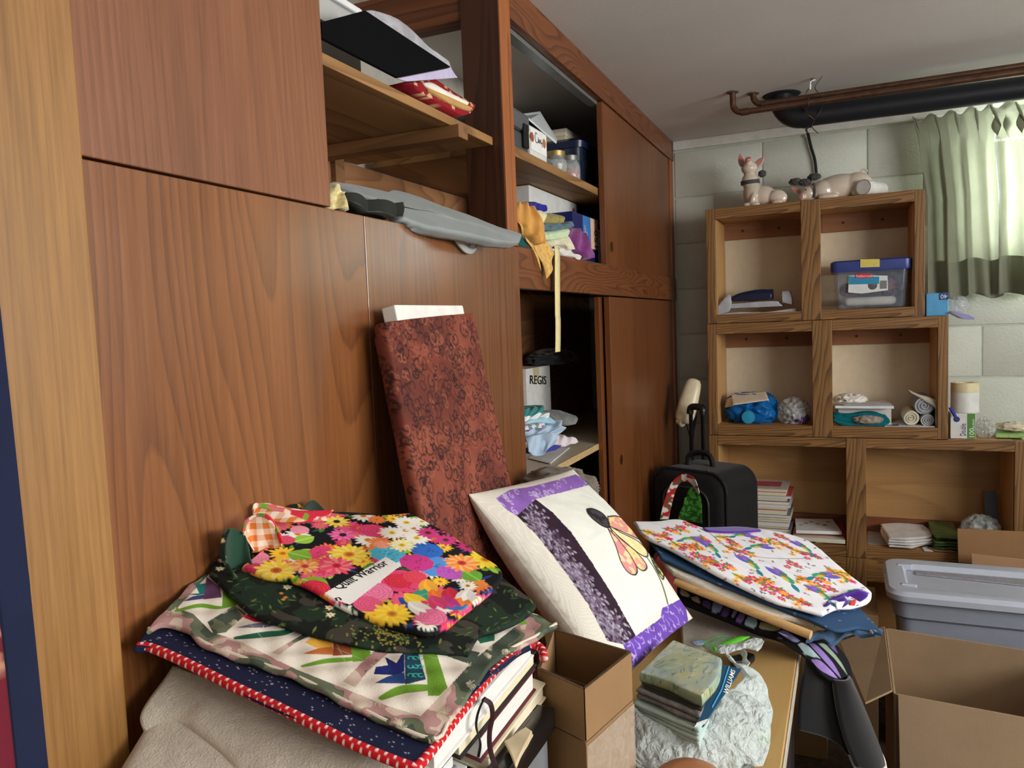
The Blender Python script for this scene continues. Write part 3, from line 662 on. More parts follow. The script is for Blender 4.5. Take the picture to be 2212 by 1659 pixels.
def band(name, edge_top, edge_bot, ytop, ybot, mats, parent, paint=None, th=.0016, n=60, m=12):
    """strip of cloth between two pixel curves given with y depths"""
    A = curve([ony(x, y, d) for (x, y), d in zip(edge_top, ytop)], n); B = curve([ony(x, y, d) for (x, y), d in zip(edge_bot, ybot)], n)
    t = np.linspace(0, 1, m+1)[:, None, None]; P = A[None]*(1-t)+B[None]*t
    nr = np.cross(np.gradient(P, axis=1), np.gradient(P, axis=0)); nr /= np.maximum(np.linalg.norm(nr, axis=2, keepdims=True), 1e-9)
    pl = (P.mean((0, 1)), nr.mean((0, 1)))
    return shell(name, P, P+nr*th, mats, parent, paint, pl)
# neck loops of the floral apron: orange gingham lining seen inside
band('neck_loop', z([(640, 200), (660, 140), (720, 118), (780, 150), (812, 210), (830, 270)]), z([(700, 290), (690, 300), (720, 300), (760, 290), (790, 280), (815, 280)]), [.70, .715, .72, .725, .73, .73], [.705, .715, .72, .73, .73, .735], ging, apron)
band('neck_loop', z([(640, 200), (655, 150), (700, 118), (760, 122), (800, 170), (835, 250)]), z([(652, 205), (664, 156), (704, 128), (756, 134), (792, 180), (822, 258)]), [.698, .71, .718, .722, .728, .728], [.698, .71, .718, .722, .728, .728], paintm, apron, paint=paint_strap, th=.003)
band('neck_loop', z([(690, 90), (700, 65), (760, 60), (850, 80), (960, 95)]), z([(695, 130), (760, 140), (820, 150), (900, 150), (980, 140)]), [.745, .752, .76, .77, .79], [.74, .745, .75, .76, .78], ging, apron)
band('neck_loop', z([(690, 88), (705, 60), (770, 66), (900, 95), (1080, 96)]), z([(700, 92), (720, 80), (790, 100), (900, 150), (1040, 150)]), [.742, .75, .758, .77, .79], [.742, .75, .756, .765, .785], paintm, apron, paint=paint_strap, th=.003)
# --- dark green garden print apron below it
def paint_garden(cv):
    cv.fill((18, 24, 20)); g = random.Random(9); P = lambda x, y: cv.at(z([(x, y)])[0])
    n = fbm(cv.A*45, cv.B*45, 3, 4); cv.mix((n > .5)*.9, (30, 48, 34)); cv.mix((fbm(cv.A*30, cv.B*60, 2, 8) > .62)*1.0, (62, 58, 50))
    for k in range(420):
        a, b = P(g.uniform(480, 2080), g.uniform(180, 790)); cv.leaf(a, b, g.uniform(20, 60)*U, g.uniform(2.5, 6)*U, g.uniform(.3, 2.8), g.choice([(70, 100, 50), (52, 84, 52), (96, 122, 64), (40, 70, 50), (120, 136, 60)]), False)
    for k in range(150):
        x, y = g.gauss(1360, 90), g.gauss(700, 30); a, b = P(x, y); cv.ell(a, b, 5*U, 5*U, 0, (150, 140, 60))
    for x, y in [(1065, 570), (1070, 605), (860, 470), (540, 340), (530, 380)]:
        a, b = P(x, y); cv.daisy(a, b, 22*U, 6, (240, 226, 190), (220, 180, 90), w=.28)
    for x, y in [(830, 500), (850, 520), (840, 530), (1880, 470)]:
        a, b = P(x, y); cv.ell(a, b, 10*U, 10*U, 0, (206, 140, 60))
garden = slab('garden_print_apron', z([(545, 190), (800, 130), (1300, 120), (1700, 260), (1905, 440)]), z([(1905, 440), (1990, 490), (2062, 545), (1900, 650), (1790, 690), (1735, 770)]),
              z([(488, 392), (600, 500), (700, 580), (900, 655), (1250, 730), (1735, 770)]), z([(545, 190), (500, 280), (488, 392)]), PA(-.011), .007, paintm, n=330, m=220,
              disp=lambda s, u, a, b: .008*(fbm(a*12, b*12, 2, 11)-.5)-.006*np.clip(u-.85, 0, 1)*4-.01*np.clip(s-.9, 0, 1)*3, paint=paint_garden, xmin=.006)
tag(garden, 'folded dark green garden-print apron under the bright floral one', 'apron')
dg = fb('dark_green_lining', (34, 66, 50))
def paint_gs(cv):
    cv.fill((24, 34, 28)); cv.mix((fbm(cv.A*120, cv.B*120, 2, 2) > .55)*1.0, (66, 88, 60)); cv.mix((fbm(cv.A*160, cv.B*160, 2, 5) > .68)*1.0, (190, 160, 110))
band('neck_loop', z([(555, 200), (590, 185), (640, 205), (660, 240), (675, 290), (670, 370)]), z([(560, 330), (590, 380), (640, 380), (680, 360), (700, 380), (720, 420)]), [.672, .69, .70, .70, .70, .70], [.668, .68, .69, .69, .69, .69], dg, garden)
band('neck_loop', z([(560, 190), (540, 240), (540, 320), (600, 420), (700, 520), (860, 600)]), z([(580, 190), (560, 260), (570, 350), (640, 440), (740, 500), (880, 560)]), [.668, .664, .664, .668, .675, .685], [.67, .666, .666, .671, .68, .69], paintm, garden, paint=paint_gs, th=.003)
band('strap', z([(610, 420), (720, 440), (800, 540), (900, 600)]), z([(600, 440), (680, 510), (760, 580), (880, 620)]), [.674, .682, .686, .69], [.670, .674, .68, .688], dg, garden)
band('strap', z([(930, 90), (985, 48), (1040, 95)]), z([(940, 100), (985, 95), (1030, 105)]), [.83, .85, .86], [.83, .85, .86], fb('garden_strap', (44, 60, 48)), garden)
# --- lily block quilt
def leafprint(cv, m):
    a, b = cv.A[m], cv.B[m]; n = fbm(a*26, b*26, 3, 21); c = np.where((n > .53)[:, None], np.array(lin((170, 130, 126))), np.array(lin((98, 106, 84)))); c = np.where((n > .62)[:, None], np.array(lin((196, 176, 160))), c); c = np.where((n < .4)[:, None], np.array(lin((66, 76, 64))), c)
    cv.C[m] = c
def veins(cv, m, seed, cnt, reg):
    cv.aa = .0010
    keep = cv.C.copy(); g = random.Random(seed)
    for k in range(cnt):
        c = cv.at(z([(g.uniform(*reg[0]), g.uniform(*reg[1]))])[0]); a0 = g.uniform(0, 6.28)
        for q in range(7):
            a = a0+(q-3)*.33; L = g.uniform(22, 46)*U; cv.line([c, c+np.array([math.cos(a), math.sin(a)])*L*.6, c+np.array([math.cos(a+.2), math.sin(a+.2)])*L], 4.2*U, (206, 200, 170), .75)
    keep[m] = cv.C[m]; cv.C = keep
def paint_lily(cv):
    cv.fill((226, 218, 204)); P = lambda *p: [cv.at(q) for q in z(list(p))]; cr = (228, 220, 206)
    border = np.zeros(len(cv.A), bool)
    for q in ([(150, 640), (290, 560), (400, 600), (490, 690), (620, 730), (900, 870), (1200, 990), (1350, 1050), (1560, 1115), (1540, 1300), (100, 800)],
              [(1500, 1110), (1700, 900), (1760, 830), (2050, 600), (2250, 640), (1600, 1300)], [(180, 660), (440, 330), (520, 360), (260, 640)],
              [(470, 640), (600, 560), (660, 600), (560, 690), (500, 700)], [(780, 790), (1030, 645), (1060, 665), (900, 740), (820, 800)], [(1130, 930), (1240, 820), (1330, 740), (1400, 750), (1250, 880), (1190, 960)], [(1600, 740), (1800, 790), (1760, 850), (1620, 800)]):
        border |= cv.inside(P(*q))
    leafprint(cv, border); veins(cv, border, 5, 90, ((150, 2150), (340, 1240)))
    gr, dgn = (104, 150, 44), (28, 92, 66)
    def sweep(pts, w, c):
        C = curve([p for p in P(*pts)], 24)
        for k in range(24): cv.line(C[k:k+2], w*U*(.25+.75*math.sin(PI*min(1, .12+k/24*.9))), c)
    # block with gold and rust lily
    cv.poly(P((945, 740), (1010, 690), (1085, 680), (1080, 770), (1000, 765)), (224, 168, 60)); cv.poly(P((935, 795), (1010, 768), (1080, 760), (1085, 800)), (196, 112, 52)); cv.poly(P((1085, 680), (1160, 720), (1180, 800), (1082, 805)), (140, 72, 36)); cv.poly(P((945, 700), (985, 690), (1010, 740)), (232, 186, 90))
    sweep([(935, 855), (1050, 830), (1180, 820), (1265, 800)], 34, gr); cv.poly(P((1165, 720), (1225, 740), (1268, 790), (1230, 830), (1178, 835)), gr)
    # navy and teal lily
    cv.poly(P((1290, 860), (1350, 850), (1335, 810), (1390, 840), (1430, 780), (1430, 880), (1400, 900), (1280, 895)), (22, 34, 100)); cv.poly(P((1285, 938), (1350, 905), (1430, 885), (1435, 940)), (40, 70, 130)); cv.poly(P((1430, 780), (1500, 800), (1535, 920), (1435, 945)), (24, 60, 80))
    for k in range(9): c = P((1460+(k % 3)*25, 815+(k//3)*42))[0]; cv.arc(c[0], c[1], 12*U, k, k+4.5, 4*U, (60, 190, 170))
    sweep([(1320, 1010), (1420, 970), (1540, 960), (1620, 960)], 54, gr); cv.poly(P((1510, 760), (1580, 770), (1640, 960), (1600, 1000), (1545, 1000), (1540, 900)), gr)
    # red and slate lily
    cv.poly(P((625, 610), (700, 600), (680, 565), (750, 580), (760, 640), (700, 640)), (190, 34, 62)); cv.poly(P((610, 668), (680, 650), (750, 640), (740, 668)), (110, 108, 124)); cv.poly(P((750, 570), (830, 590), (840, 650), (745, 668)), (92, 98, 118)); cv.poly(P((790, 610), (850, 630), (800, 662)), (168, 60, 110))
    sweep([(610, 718), (760, 700), (850, 690), (940, 650)], 46, dgn); cv.poly(P((830, 640), (960, 610), (935, 670), (860, 700)), dgn)
    # teal and purple lily at the back
    cv.poly(P((370, 505), (430, 500), (410, 460), (465, 450), (470, 500), (420, 510)), (24, 110, 106)); cv.poly(P((350, 540), (400, 515), (480, 500), (500, 520)), (70, 70, 120)); cv.poly(P((465, 420), (530, 470), (540, 520), (450, 530)), (96, 62, 96))
    sweep([(320, 585), (430, 560), (520, 570), (600, 560)], 34, gr); cv.poly(P((545, 490), (620, 520), (610, 565), (540, 570)), gr)
    # right-hand block
    cv.poly(P((1760, 690), (1790, 660), (1870, 680), (1870, 730), (1800, 745)), dgn); cv.poly(P((1960, 620), (2000, 605), (2030, 650), (2000, 655)), gr)
    for a, b in (((1060, 660), (1200, 960)), ((600, 560), (800, 790)), ((1330, 745), (1700, 850)), ((1100, 770), (1240, 830))):
        cv.line(P(a, b), 2.2*U, (200, 192, 176), .6)
    n = fbm(cv.A*70, cv.B*70, 2, 3); cv.C *= (.94+.1*n)[:, None]
lily = slab('lily_quilt', z([(470, 370), (1000, 420), (1600, 500), (2010, 585), (2170, 645)]), z([(2170, 645), (2080, 700), (1960, 760), (1860, 830), (1760, 960), (1650, 1110), (1560, 1205)]),
            z([(180, 672), (240, 648), (310, 648), (380, 680), (450, 735), (600, 795), (900, 900), (1200, 1050), (1560, 1205)]), z([(470, 370), (330, 520), (180, 672)]), PA(-.022), .006, paintq, n=470, m=350,
            disp=lambda s, u, a, b: .006*(fbm(a*10, b*10, 2, 31)-.5)+.0015*np.sin(a*150)*np.sin(b*150), paint=paint_lily, xmin=.006)
tag(lily, 'cream patchwork quilt with pieced lilies and leaf-print border, folded under the aprons', 'quilt')
piping = plain('cream_piping', (216, 206, 188), rough=.9)
def edge_tube(name, pts, pl, r, m, parent, n=80, dz=0.0, **kw):
    P = onpl(curve(pts, n), *pl); P[:, 2] += dz
    return MB().tube(P, r, 8).build(name, m, parent, smooth=True)
edge_tube('binding', z([(180, 675), (240, 651), (310, 651), (380, 683), (450, 738), (600, 798), (900, 903), (1200, 1053), (1560, 1208), (1650, 1113), (1760, 963), (1860, 833), (1960, 763), (2080, 703), (2170, 648)]), (PA(-.025)[0], PA(0)[1]), .0020, piping, lily)
# --- navy quilt with a red heart binding
def paint_navy(cv):
    cv.fill((24, 28, 58)); g = random.Random(4)
    for k in range(950):
        c = cv.at(z([(g.uniform(100, 2120), g.uniform(620, 1360))])[0]); cv.ell(c[0], c[1], g.choice([1.6, 2.2, 3.2])*U*1.1, 2.2*U*1.1, 0, (206, 206, 226))
navy = slab('navy_quilt', z([(200, 640), (800, 700), (1600, 720), (2060, 742)]), z([(2060, 742), (1960, 800), (1810, 940), (1640, 1150), (1490, 1345)]), z([(120, 758), (200, 765), (340, 822), (600, 950), (900, 1092), (1200, 1238), (1490, 1345)]),
            z([(200, 640), (160, 700), (120, 758)]), PA(-.032), .007, paintq, n=300, m=190, disp=lambda s, u, a, b: .004*(fbm(a*9, b*9, 2, 41)-.5), paint=paint_navy, xmin=.006)
tag(navy, 'navy dotted quilt with red heart-print binding, folded beneath the lily quilt', 'quilt')
def heart_binding(pts, pl, r, parent, n=900):
    P = onpl(curve(pts, n), *pl); seg = 12; b = MB().tube(P, r, seg); me = bpy.data.meshes.new('binding'); me.from_pydata(b.v, [], b.f); V = np.array(b.v)
    L = np.r_[0, np.cumsum(np.linalg.norm(np.diff(P, axis=0), axis=1))]; C = np.tile(np.array(lin((190, 24, 32))), (len(V), 1))
    ang = np.tile(np.arange(seg), n+1)/seg; ll = np.repeat(L, seg)
    ph = (ll/.0092) % 1; row = np.floor(ang*4); ph2 = (ph+.5*(row % 2)) % 1; av = (ang*4) % 1
    C[(abs(ph2-.5) < .13+.10*(av-.5)) & (abs(av-.5) < .30)] = lin((238, 222, 216)); set_col(me, C)
    return mkobj('binding', me, MATS['printed_cotton'], parent, smooth=True)
heart_binding(z([(128, 760), (200, 769), (340, 828), (600, 956), (900, 1098), (1200, 1244), (1440, 1340), (1490, 1345), (1560, 1270), (1650, 1150), (1812, 944), (1900, 850), (1990, 780), (2060, 752), (2100, 775), (2110, 820)]), (PA(-.036)[0], PA(0)[1]), .0050, navy)
# --- cream batting below, in two folds
def batting_mat():
    t = NT('cotton_batting'); v = t.coord(); n = t.noise(v, 90, 6, .7); g = t.noise(v, 420, 4, .7); c = lin((248, 238, 218))
    t.base(t.mix(t.ramp(n, .3, .7), tuple(x*.82 for x in c), c)); t.p(Roughness=1.0, Sheen_Weight=.5); t.b.inputs['Specular IOR Level'].default_value = .1
    t.bump(t.math('ADD', n, t.math('MULTIPLY', g, 1.0)), .9, .004); return t.m
bat = batting_mat()
bp = (np.array([.16, .545, 1.003]), np.array([.16, -.46, .87])/np.linalg.norm([.16, -.46, .87]))
bt = slab('batting_fold', z([(330, 820), (800, 1000), (1500, 1330)]), z([(1500, 1330), (1300, 1480), (1000, 1700)]), z([(140, 1150), (300, 1120), (440, 1210), (640, 1400), (1000, 1700)]), z([(330, 820), (230, 960), (140, 1090), (140, 1150)]), bp, .05, bat, n=60, m=50,
          disp=lambda s, u, a, b: -.03*np.clip(.12-u, 0, 1)*4-.02*np.exp(-(1-u)*14)+.006*(fbm(a*25, b*25, 2, 2)-.5), under=lambda P: P+np.array([0, .026, -.02]))
tag(bt, 'thick cream cotton batting folded under the navy quilt', 'batting')
b2 = slab('fold', z([(140, 1145), (300, 1120), (470, 1230), (680, 1420)]), z([(680, 1420), (640, 1600), (560, 1800)]), z([(-120, 1600), (100, 1700), (560, 1800)]), z([(140, 1145), (20, 1340), (-120, 1600)]), (bp[0]+np.array([0, -.004, -.012]), bp[1]), .05, bat, bt, n=50, m=40,
          disp=lambda s, u, a, b: -.012*np.exp(-s*16)+.004*(fbm(a*25, b*25, 2, 6)-.5), under=lambda P: P+np.array([0, .026, -.02]))
# --- bin of books below the quilts
binm = plain('bin_black_rim', (16, 17, 20), rough=.22); bing = plain('bin_grey_side', (120, 124, 128), rough=.3)
bi = empty('storage_bin', (.18, .70, DZ), 'black-rimmed grey plastic bin filled with books under the quilts', 'bin')
mb = MB()
for b in ((.03, .038, .53, .855), (.348, .356, .53, .855), (.038, .348, .53, .538), (.038, .348, .847, .855)): mb.box(*b, DZ+.006, .905)
mb.box(.03, .356, .53, .855, DZ, DZ+.008); mb.build('bin_body', bing, bi)
mb = MB()
for b in ((.022, .042, .522, .863), (.344, .366, .522, .863), (.042, .344, .522, .542), (.042, .344, .843, .863)): mb.box(*b, .895, .925)
mb.build('rim', binm, bi, bevel=.004, bseg=3, smooth=True)
def tilt(P, z0): P = np.array(P, float); P[:, 2] += -.20*(P[:, 0]-.34)+.04*(P[:, 1]-.72); return P
def book(name, x0, x1, y0, y1, z0, z1, cover, page, label, cat='book', ct=.0022, grp=None, ptitle=None):
    """lying book, tilted with the pile: two covers, spine on the far-left side, page block set back from the edges"""
    e = empty(name, ((x0+x1)/2, (y0+y1)/2, z0), label, cat, grp)
    def hx(a): c = [(a[0], a[2], a[4]), (a[1], a[2], a[4]), (a[1], a[3], a[4]), (a[0], a[3], a[4]), (a[0], a[2], a[5]), (a[1], a[2], a[5]), (a[1], a[3], a[5]), (a[0], a[3], a[5])]; return tilt(c, z0)
    MB().hexa(hx((x0+.003, x1-.003, y0+.003, y1-.003, z0+ct, z1-ct))).build('page_block', page, e, bevel=.0008)
    MB().hexa(hx((x0, x1, y0, y1, z1-ct, z1))).build('cover', cover, e, bevel=.0008); MB().hexa(hx((x0, x1, y0, y1, z0, z0+ct))).build('cover', cover, e, bevel=.0008)
    MB().hexa(hx((x0, x0+ct, y0, y1, z0, z1))).build('spine', cover, e, bevel=.0008)
    return e
def pages(nm, rgb):
    t = NT(nm); c = lin(rgb); v = t.coord((1, 1, 40)); n = t.noise(v, 60, 2); t.base(t.mix(t.ramp(n, .3, .7), tuple(x*.78 for x in c), c)); t.p(Roughness=.8); t.bump(n, .3, .001); return t.m
pg1, pg2, pg3 = pages('cream_pages', (232, 220, 186)), pages('white_pages', (232, 230, 224)), pages('ivory_pages', (240, 226, 196))
book('book', .10, .345, .60, .85, .988, 1.012, plain('paper_cover', (226, 224, 220)), pg2, 'thick sheaf of white paper topmost under the navy quilt')
book('book', .12, .342, .655, .865, .968, .987, plain('black_cover', (22, 22, 26)), pg1, 'black-covered book with yellowed pages below the white paper sheaf')
book('book', .12, .342, .70, .86, .938, .967, plain('burgundy_cover', (92, 24, 30)), pg2, 'burgundy-covered book lying under the black-covered one')
book('book', .12, .345, .715, .885, .916, .937, plain('ivory_cover', (226, 212, 180)), pg3, 'ivory book lying under the burgundy-covered one')
book('book', .24, .318, .585, .69, .93, .95, plain('silver_cover', (120, 124, 122), rough=.3, var=.5, vs=300), pg2, 'sparkly silver-grey book near the batting')
book('book', .23, .325, .572, .70, .90, .929, plain('pale_cover', (222, 222, 216)), pg2, 'thick white book under the sparkly silver one')
rib = MB().tube(curve([onx(*q, .352) for q in z([(1820, 1010), (1790, 1080), (1780, 1150), (1800, 1230), (1790, 1300)])], 20), .003, 8, rb=.001); tag(rib.build('ribbon', fb('black_ribbon', (14, 14, 16)), smooth=True), 'narrow black ribbon hanging over the stacked books', 'ribbon')
rib = MB().tube(curve([onx(*q, .353) for q in z([(1815, 1015), (1850, 1040), (1860, 1100), (1845, 1180), (1850, 1270), (1880, 1360)])], 20), .0028, 8, rb=.001); tag(rib.build('ribbon', fb('wine_ribbon', (48, 14, 20))), 'dark wine ribbon looped over the stacked books', 'ribbon')
cloth_fold('cloth_scrap', z([(1920, 1210), (2020, 1150), (2050, 1170), (1970, 1330)]), .937, .008, fb('beige_scrap', (206, 186, 150)), layers=2, seed=3)
tag(bpy.data.objects['cloth_scrap'], 'beige cloth scrap poking out of the bin by the black rim', 'cloth')

# ------------------------------------------------------------------ bolt of fabric leaning on the cupboard
def paint_bolt(cv):
    cv.fill((116, 58, 44)); g = random.Random(12); n = fbm(cv.A*14, cv.B*14, 3, 3); cv.mix((n-.45)*2.2, (84, 40, 34)); cv.mix((.42-n)*2.5, (150, 82, 62))
    a0, a1, b0, b1 = cv.A.min(), cv.A.max(), cv.B.min(), cv.B.max(); cv.aa = .0014
    for k in range(1000):
        x, y = g.uniform(a0, a1), g.uniform(b0, b1); r = g.uniform(.007, .019); t = g.uniform(0, 6.28); d = g.choice((1, -1)); c = g.choice([(40, 22, 22), (48, 26, 24), (56, 30, 28), (44, 24, 24), (142, 80, 62)])
        pts = [(x+r*(1-q/14)*math.cos(t+d*q*.55), y+r*(1-q/14)*math.sin(t+d*q*.55)) for q in range(12)]; cv.line(pts, g.uniform(.0014, .0028), c, .85)
fbm_m = paintm
BX = [(848, 690), (1035, 672), (1150, 1200), (985, 1300)]
# front face corners in the place: top near the panel, foot on the desk
tl, tr = onx(850, 690, .060), onx(1035, 672, .060); kx = lambda zz: .060+(1.43-zz)*.20
def onbolt(px, py):      # tilted plane x = .060 + (1.43 - z)*.2
    return onpl(np.array([px, py], float), np.array([.060, 0, 1.43]), np.array([1, 0, .2]))
TL, TR = onbolt(848, 694), onbolt(1036, 674); BR_, BL_ = onbolt(1128, 1090), onbolt(930, 1100)
def ext(a, b, zt): t = (zt-a[2])/(b[2]-a[2]); return a+(b-a)*t
BL2, BR2 = ext(TL, BL_, DZ+.0125), ext(TR, BR_, DZ+.0125)
bolt = empty('fabric_bolt', tuple((BL2+BR2)/2), 'bolt of red-brown scroll-print cotton leaning on the plywood panel', 'fabric bolt')
nn = np.array([1, 0, .2])/math.hypot(1, .2); N, Mm = 190, 400
s = np.linspace(0, 1, N+1)[None, :, None]; u = np.linspace(0, 1, Mm+1)[:, None, None]
P = ((1-s)*TL+s*TR)*(1-u)+((1-s)*BL2+s*BR2)*u; bul = (1-(2*s-1)**4)
a_, b_ = s*.33+0*u, u*.7+0*s
wr = .004*np.exp(-((u-.30-.12*(s-.2))/.02)**2)*np.exp(-((s-.5)/.2)**2)
P = P+nn*(bul*.014-.014+.003*(fbm(a_[..., 0]*30, b_[..., 0]*20, 2, 7)[..., None]-.5)+.0035*((u < .02+s*.42*(s < .62)))*(s < .62)-wr)
shell('wound_fabric', P, P-nn*.052*(.35+.65*np.sqrt(np.clip(1-(2*s-1)**4, 0, 1))), paintm, bolt, paint_bolt, (TL, nn), rim=3)
cardw = plain('bolt_board_white', (226, 224, 216), rough=.7)
ba, bb, bc = onbolt(866, 654), onbolt(1012, 656), None; up = (TL-BL2)/np.linalg.norm(TL-BL2)
q0, q1 = ba-up*.10-nn*.012, bb-up*.10-nn*.012; mb = MB(); w = -nn*.026
mb.hexa([q0, q1, q1+w, q0+w, ba-nn*.012, bb-nn*.012, bb-nn*.012+w, ba-nn*.012+w]); mb.build('bolt_board', cardw, bolt, bevel=.002)

# ------------------------------------------------------------------ pillow with an applique coneflower
PC = np.array([[0.06, 1.245, 1.095], [0.107, 1.661, 1.062], [0.392, 1.605, 0.759], [0.346, 1.189, 0.792]]); PC = CAM+(PC-CAM)*.90; ew = PC[1]-PC[0]; PC[1] += ew*.07; PC[2] += ew*.05
pn = np.cross(PC[3]-PC[0], PC[1]-PC[0]); pn /= np.linalg.norm(pn); zq = lambda pts: zp(RP, pts)
def paint_pillow(cv):
    cv.fill((226, 222, 210)); P = lambda *p: [cv.at(q) for q in zq(list(p))]; g = random.Random(2); UP = .00024; cv.aa = .0013
    L0 = P((90, 240), (1330, 1660)); d = (L0[1]-L0[0])/np.linalg.norm(L0[1]-L0[0]); t = (cv.A-L0[0][0])*(-d[1])+(cv.B-L0[0][1])*d[0]; w = np.sin((t+.004*fbm(cv.A*25, cv.B*25, 2, 1))*1500)
    cv.mix((w > .45)*.45, (196, 186, 164))
    cv.poly(P((610, 270), (1040, 150), (1250, 260), (1450, 560), (1640, 850), (1720, 1010), (1545, 1090), (1290, 1340), (1000, 850), (780, 480)), (228, 228, 218))
    pur = P((315, 262), (420, 200), (560, 180), (760, 130), (910, 85), (1045, 155), (830, 215), (700, 245), (610, 272), (470, 395), (390, 345)); m1 = cv.poly(pur, (138, 98, 178))
    plum = P((612, 270), (470, 395), (620, 540), (740, 690), (880, 880), (1000, 1050), (1150, 1330), (1290, 1360), (1360, 1290), (1190, 990), (1030, 740), (880, 520), (740, 370)); m2 = cv.poly(plum, (44, 26, 40))
    bot = P((1265, 1355), (1350, 1300), (1545, 1160), (1555, 1085), (1720, 1005), (1755, 1195), (1700, 1260), (1560, 1370), (1340, 1530)); m3 = cv.poly(bot, (104, 70, 168))
    n = fbm(cv.A*30, cv.B*30, 2, 6); mm = (m1 | m3); cv.C[mm] *= (.8+.5*n[mm])[:, None]; cv.C[m2] *= (.75+.6*n[m2])[:, None]; base = cv.C.copy()
    for k in range(90):
        c = P((g.uniform(300, 1050), g.uniform(80, 400)))[0]; a = g.uniform(0, 6.28); r = g.uniform(14, 30)*UP*1.5; cv.line([(c[0]+r*(1-q/12)*math.cos(a+q*.6), c[1]+r*(1-q/12)*math.sin(a+q*.6)) for q in range(10)], 9*UP, (200, 178, 224), .9)
    for k in range(120):
        c = P((g.uniform(1250, 1760), g.uniform(1000, 1540)))[0]; a = g.choice((.9, 1.2, 2.2))+g.uniform(-.3, .3); r = g.uniform(40, 80)*UP; cv.line([c, c+r*np.array([math.cos(a), math.sin(a)])*.6, c+r*np.array([math.cos(a+.5), math.sin(a+.5)])], 8*UP, (186, 164, 226), .9)
        if k % 3 == 0: cv.arc(c[0], c[1], 12*UP, 0, 6.28, 7*UP, (196, 176, 230))
    cv.C[~mm] = base[~mm]; base = cv.C.copy()
    for k in range(46):
        f = k/46; x = 560+f*700+g.uniform(-70, 90); y = 380+f*950+g.uniform(-60, 60); c = P((x, y))[0]
        for q in range(9):
            a = q*.7+g.uniform(-.2, .2); L = g.uniform(40, 90)*UP*1.4; e = c+L*np.array([math.cos(a), math.sin(a)]); cv.line([c, e], 5*UP, (120, 100, 124), .7)
            for w in range(2): cv.ell(e[0]+g.uniform(-9, 9)*UP, e[1]+g.uniform(-9, 9)*UP, 15*UP, 10*UP, a, g.choice([(140, 130, 150), (112, 92, 116), (168, 160, 176)]))
    cv.C[~m2] = base[~m2]
    # coneflower applique: cone, petals, leaf and stem, all edged in dark stitching
    ink = (26, 22, 26)
    def app(pts, c, c2=None):
        Q = curve(P(*pts, pts[0]), 60); m = cv.poly(Q, c)
        if c2 is not None: nn_ = fbm(cv.A*85, cv.B*85, 2, 9); k = m & (nn_ > .53); cv.C[k] = lin(c2)
        cv.line(Q, 13*UP, ink)
        for i in range(0, 60, 1):
            e = Q[i]+(np.mean(Q, 0)-Q[i])*.10; cv.line([Q[i], e], 5*UP, ink, .6)
    app([(1150, 400), (1230, 400), (1330, 460), (1400, 550), (1410, 580), (1330, 545), (1230, 500), (1165, 470)], (236, 206, 142), (226, 150, 140))
    app([(1165, 470), (1250, 520), (1370, 580), (1440, 650), (1445, 700), (1390, 680), (1280, 590), (1190, 510)], (236, 214, 150), (240, 226, 180))
    app([(1165, 480), (1240, 560), (1370, 670), (1440, 760), (1430, 800), (1390, 795), (1320, 720), (1230, 600)], (238, 206, 140), (226, 160, 144))
    app([(1150, 485), (1220, 560), (1320, 690), (1370, 790), (1355, 835), (1300, 815), (1250, 740), (1210, 620)], (220, 142, 140), (238, 206, 160))
    app([(993, 345), (1040, 342), (1110, 375), (1155, 430), (1160, 480), (1110, 470), (1040, 420), (1000, 375)], (66, 60, 64), (40, 36, 40))
    cv.line(curve(P((1440, 700), (1500, 790), (1550, 890), (1580, 980), (1600, 1055)), 20), 17*UP, ink); cv.line(curve(P((1440, 700), (1500, 790), (1550, 890), (1580, 980), (1600, 1055)), 20), 8*UP, (110, 108, 60))
    app([(1450, 605), (1500, 650), (1555, 750), (1570, 830), (1560, 870), (1520, 810), (1470, 700)], (74, 84, 56), (206, 200, 120))
N = 330
s = np.linspace(0, 1, N+1)[None, :]; u = np.linspace(0, 1, N+1)[:, None]
def pil(side, amp):
    B = ((1-s)[..., None]*PC[0]+s[..., None]*PC[1])*(1-u)[..., None]+((1-s)[..., None]*PC[3]+s[..., None]*PC[2])*u[..., None]
    k_ = .55 if side > 0 else .40; h = (np.sin(PI*s)**k_)*(np.sin(PI*u)**k_); pin = .022*(np.sin(PI*s)*(2*u-1)*0)
    c = PC.mean(0); e1 = (PC[1]-PC[0]); e2 = (PC[3]-PC[0]); B = B-(e1*(s-.5)[..., None])*(.025*np.sin(PI*u))[..., None]*1.0-(e2*(u-.5)[..., None])*(.03*np.sin(PI*s))[..., None]
    wr = .0035*(fbm(s*9+0*u, u*9+0*s, 3, 3 if side > 0 else 8)-.5)*2*(h > .05)
    return B+pn*(side*(amp*h+wr*h))[..., None]
pillow = shell('applique_pillow', pil(1, .066), pil(-1, .085), paintm, None, paint_pillow, (PC.mean(0), pn), rim=1)
tag(pillow, 'white square pillow with purple batik bands and an applique coneflower', 'pillow')

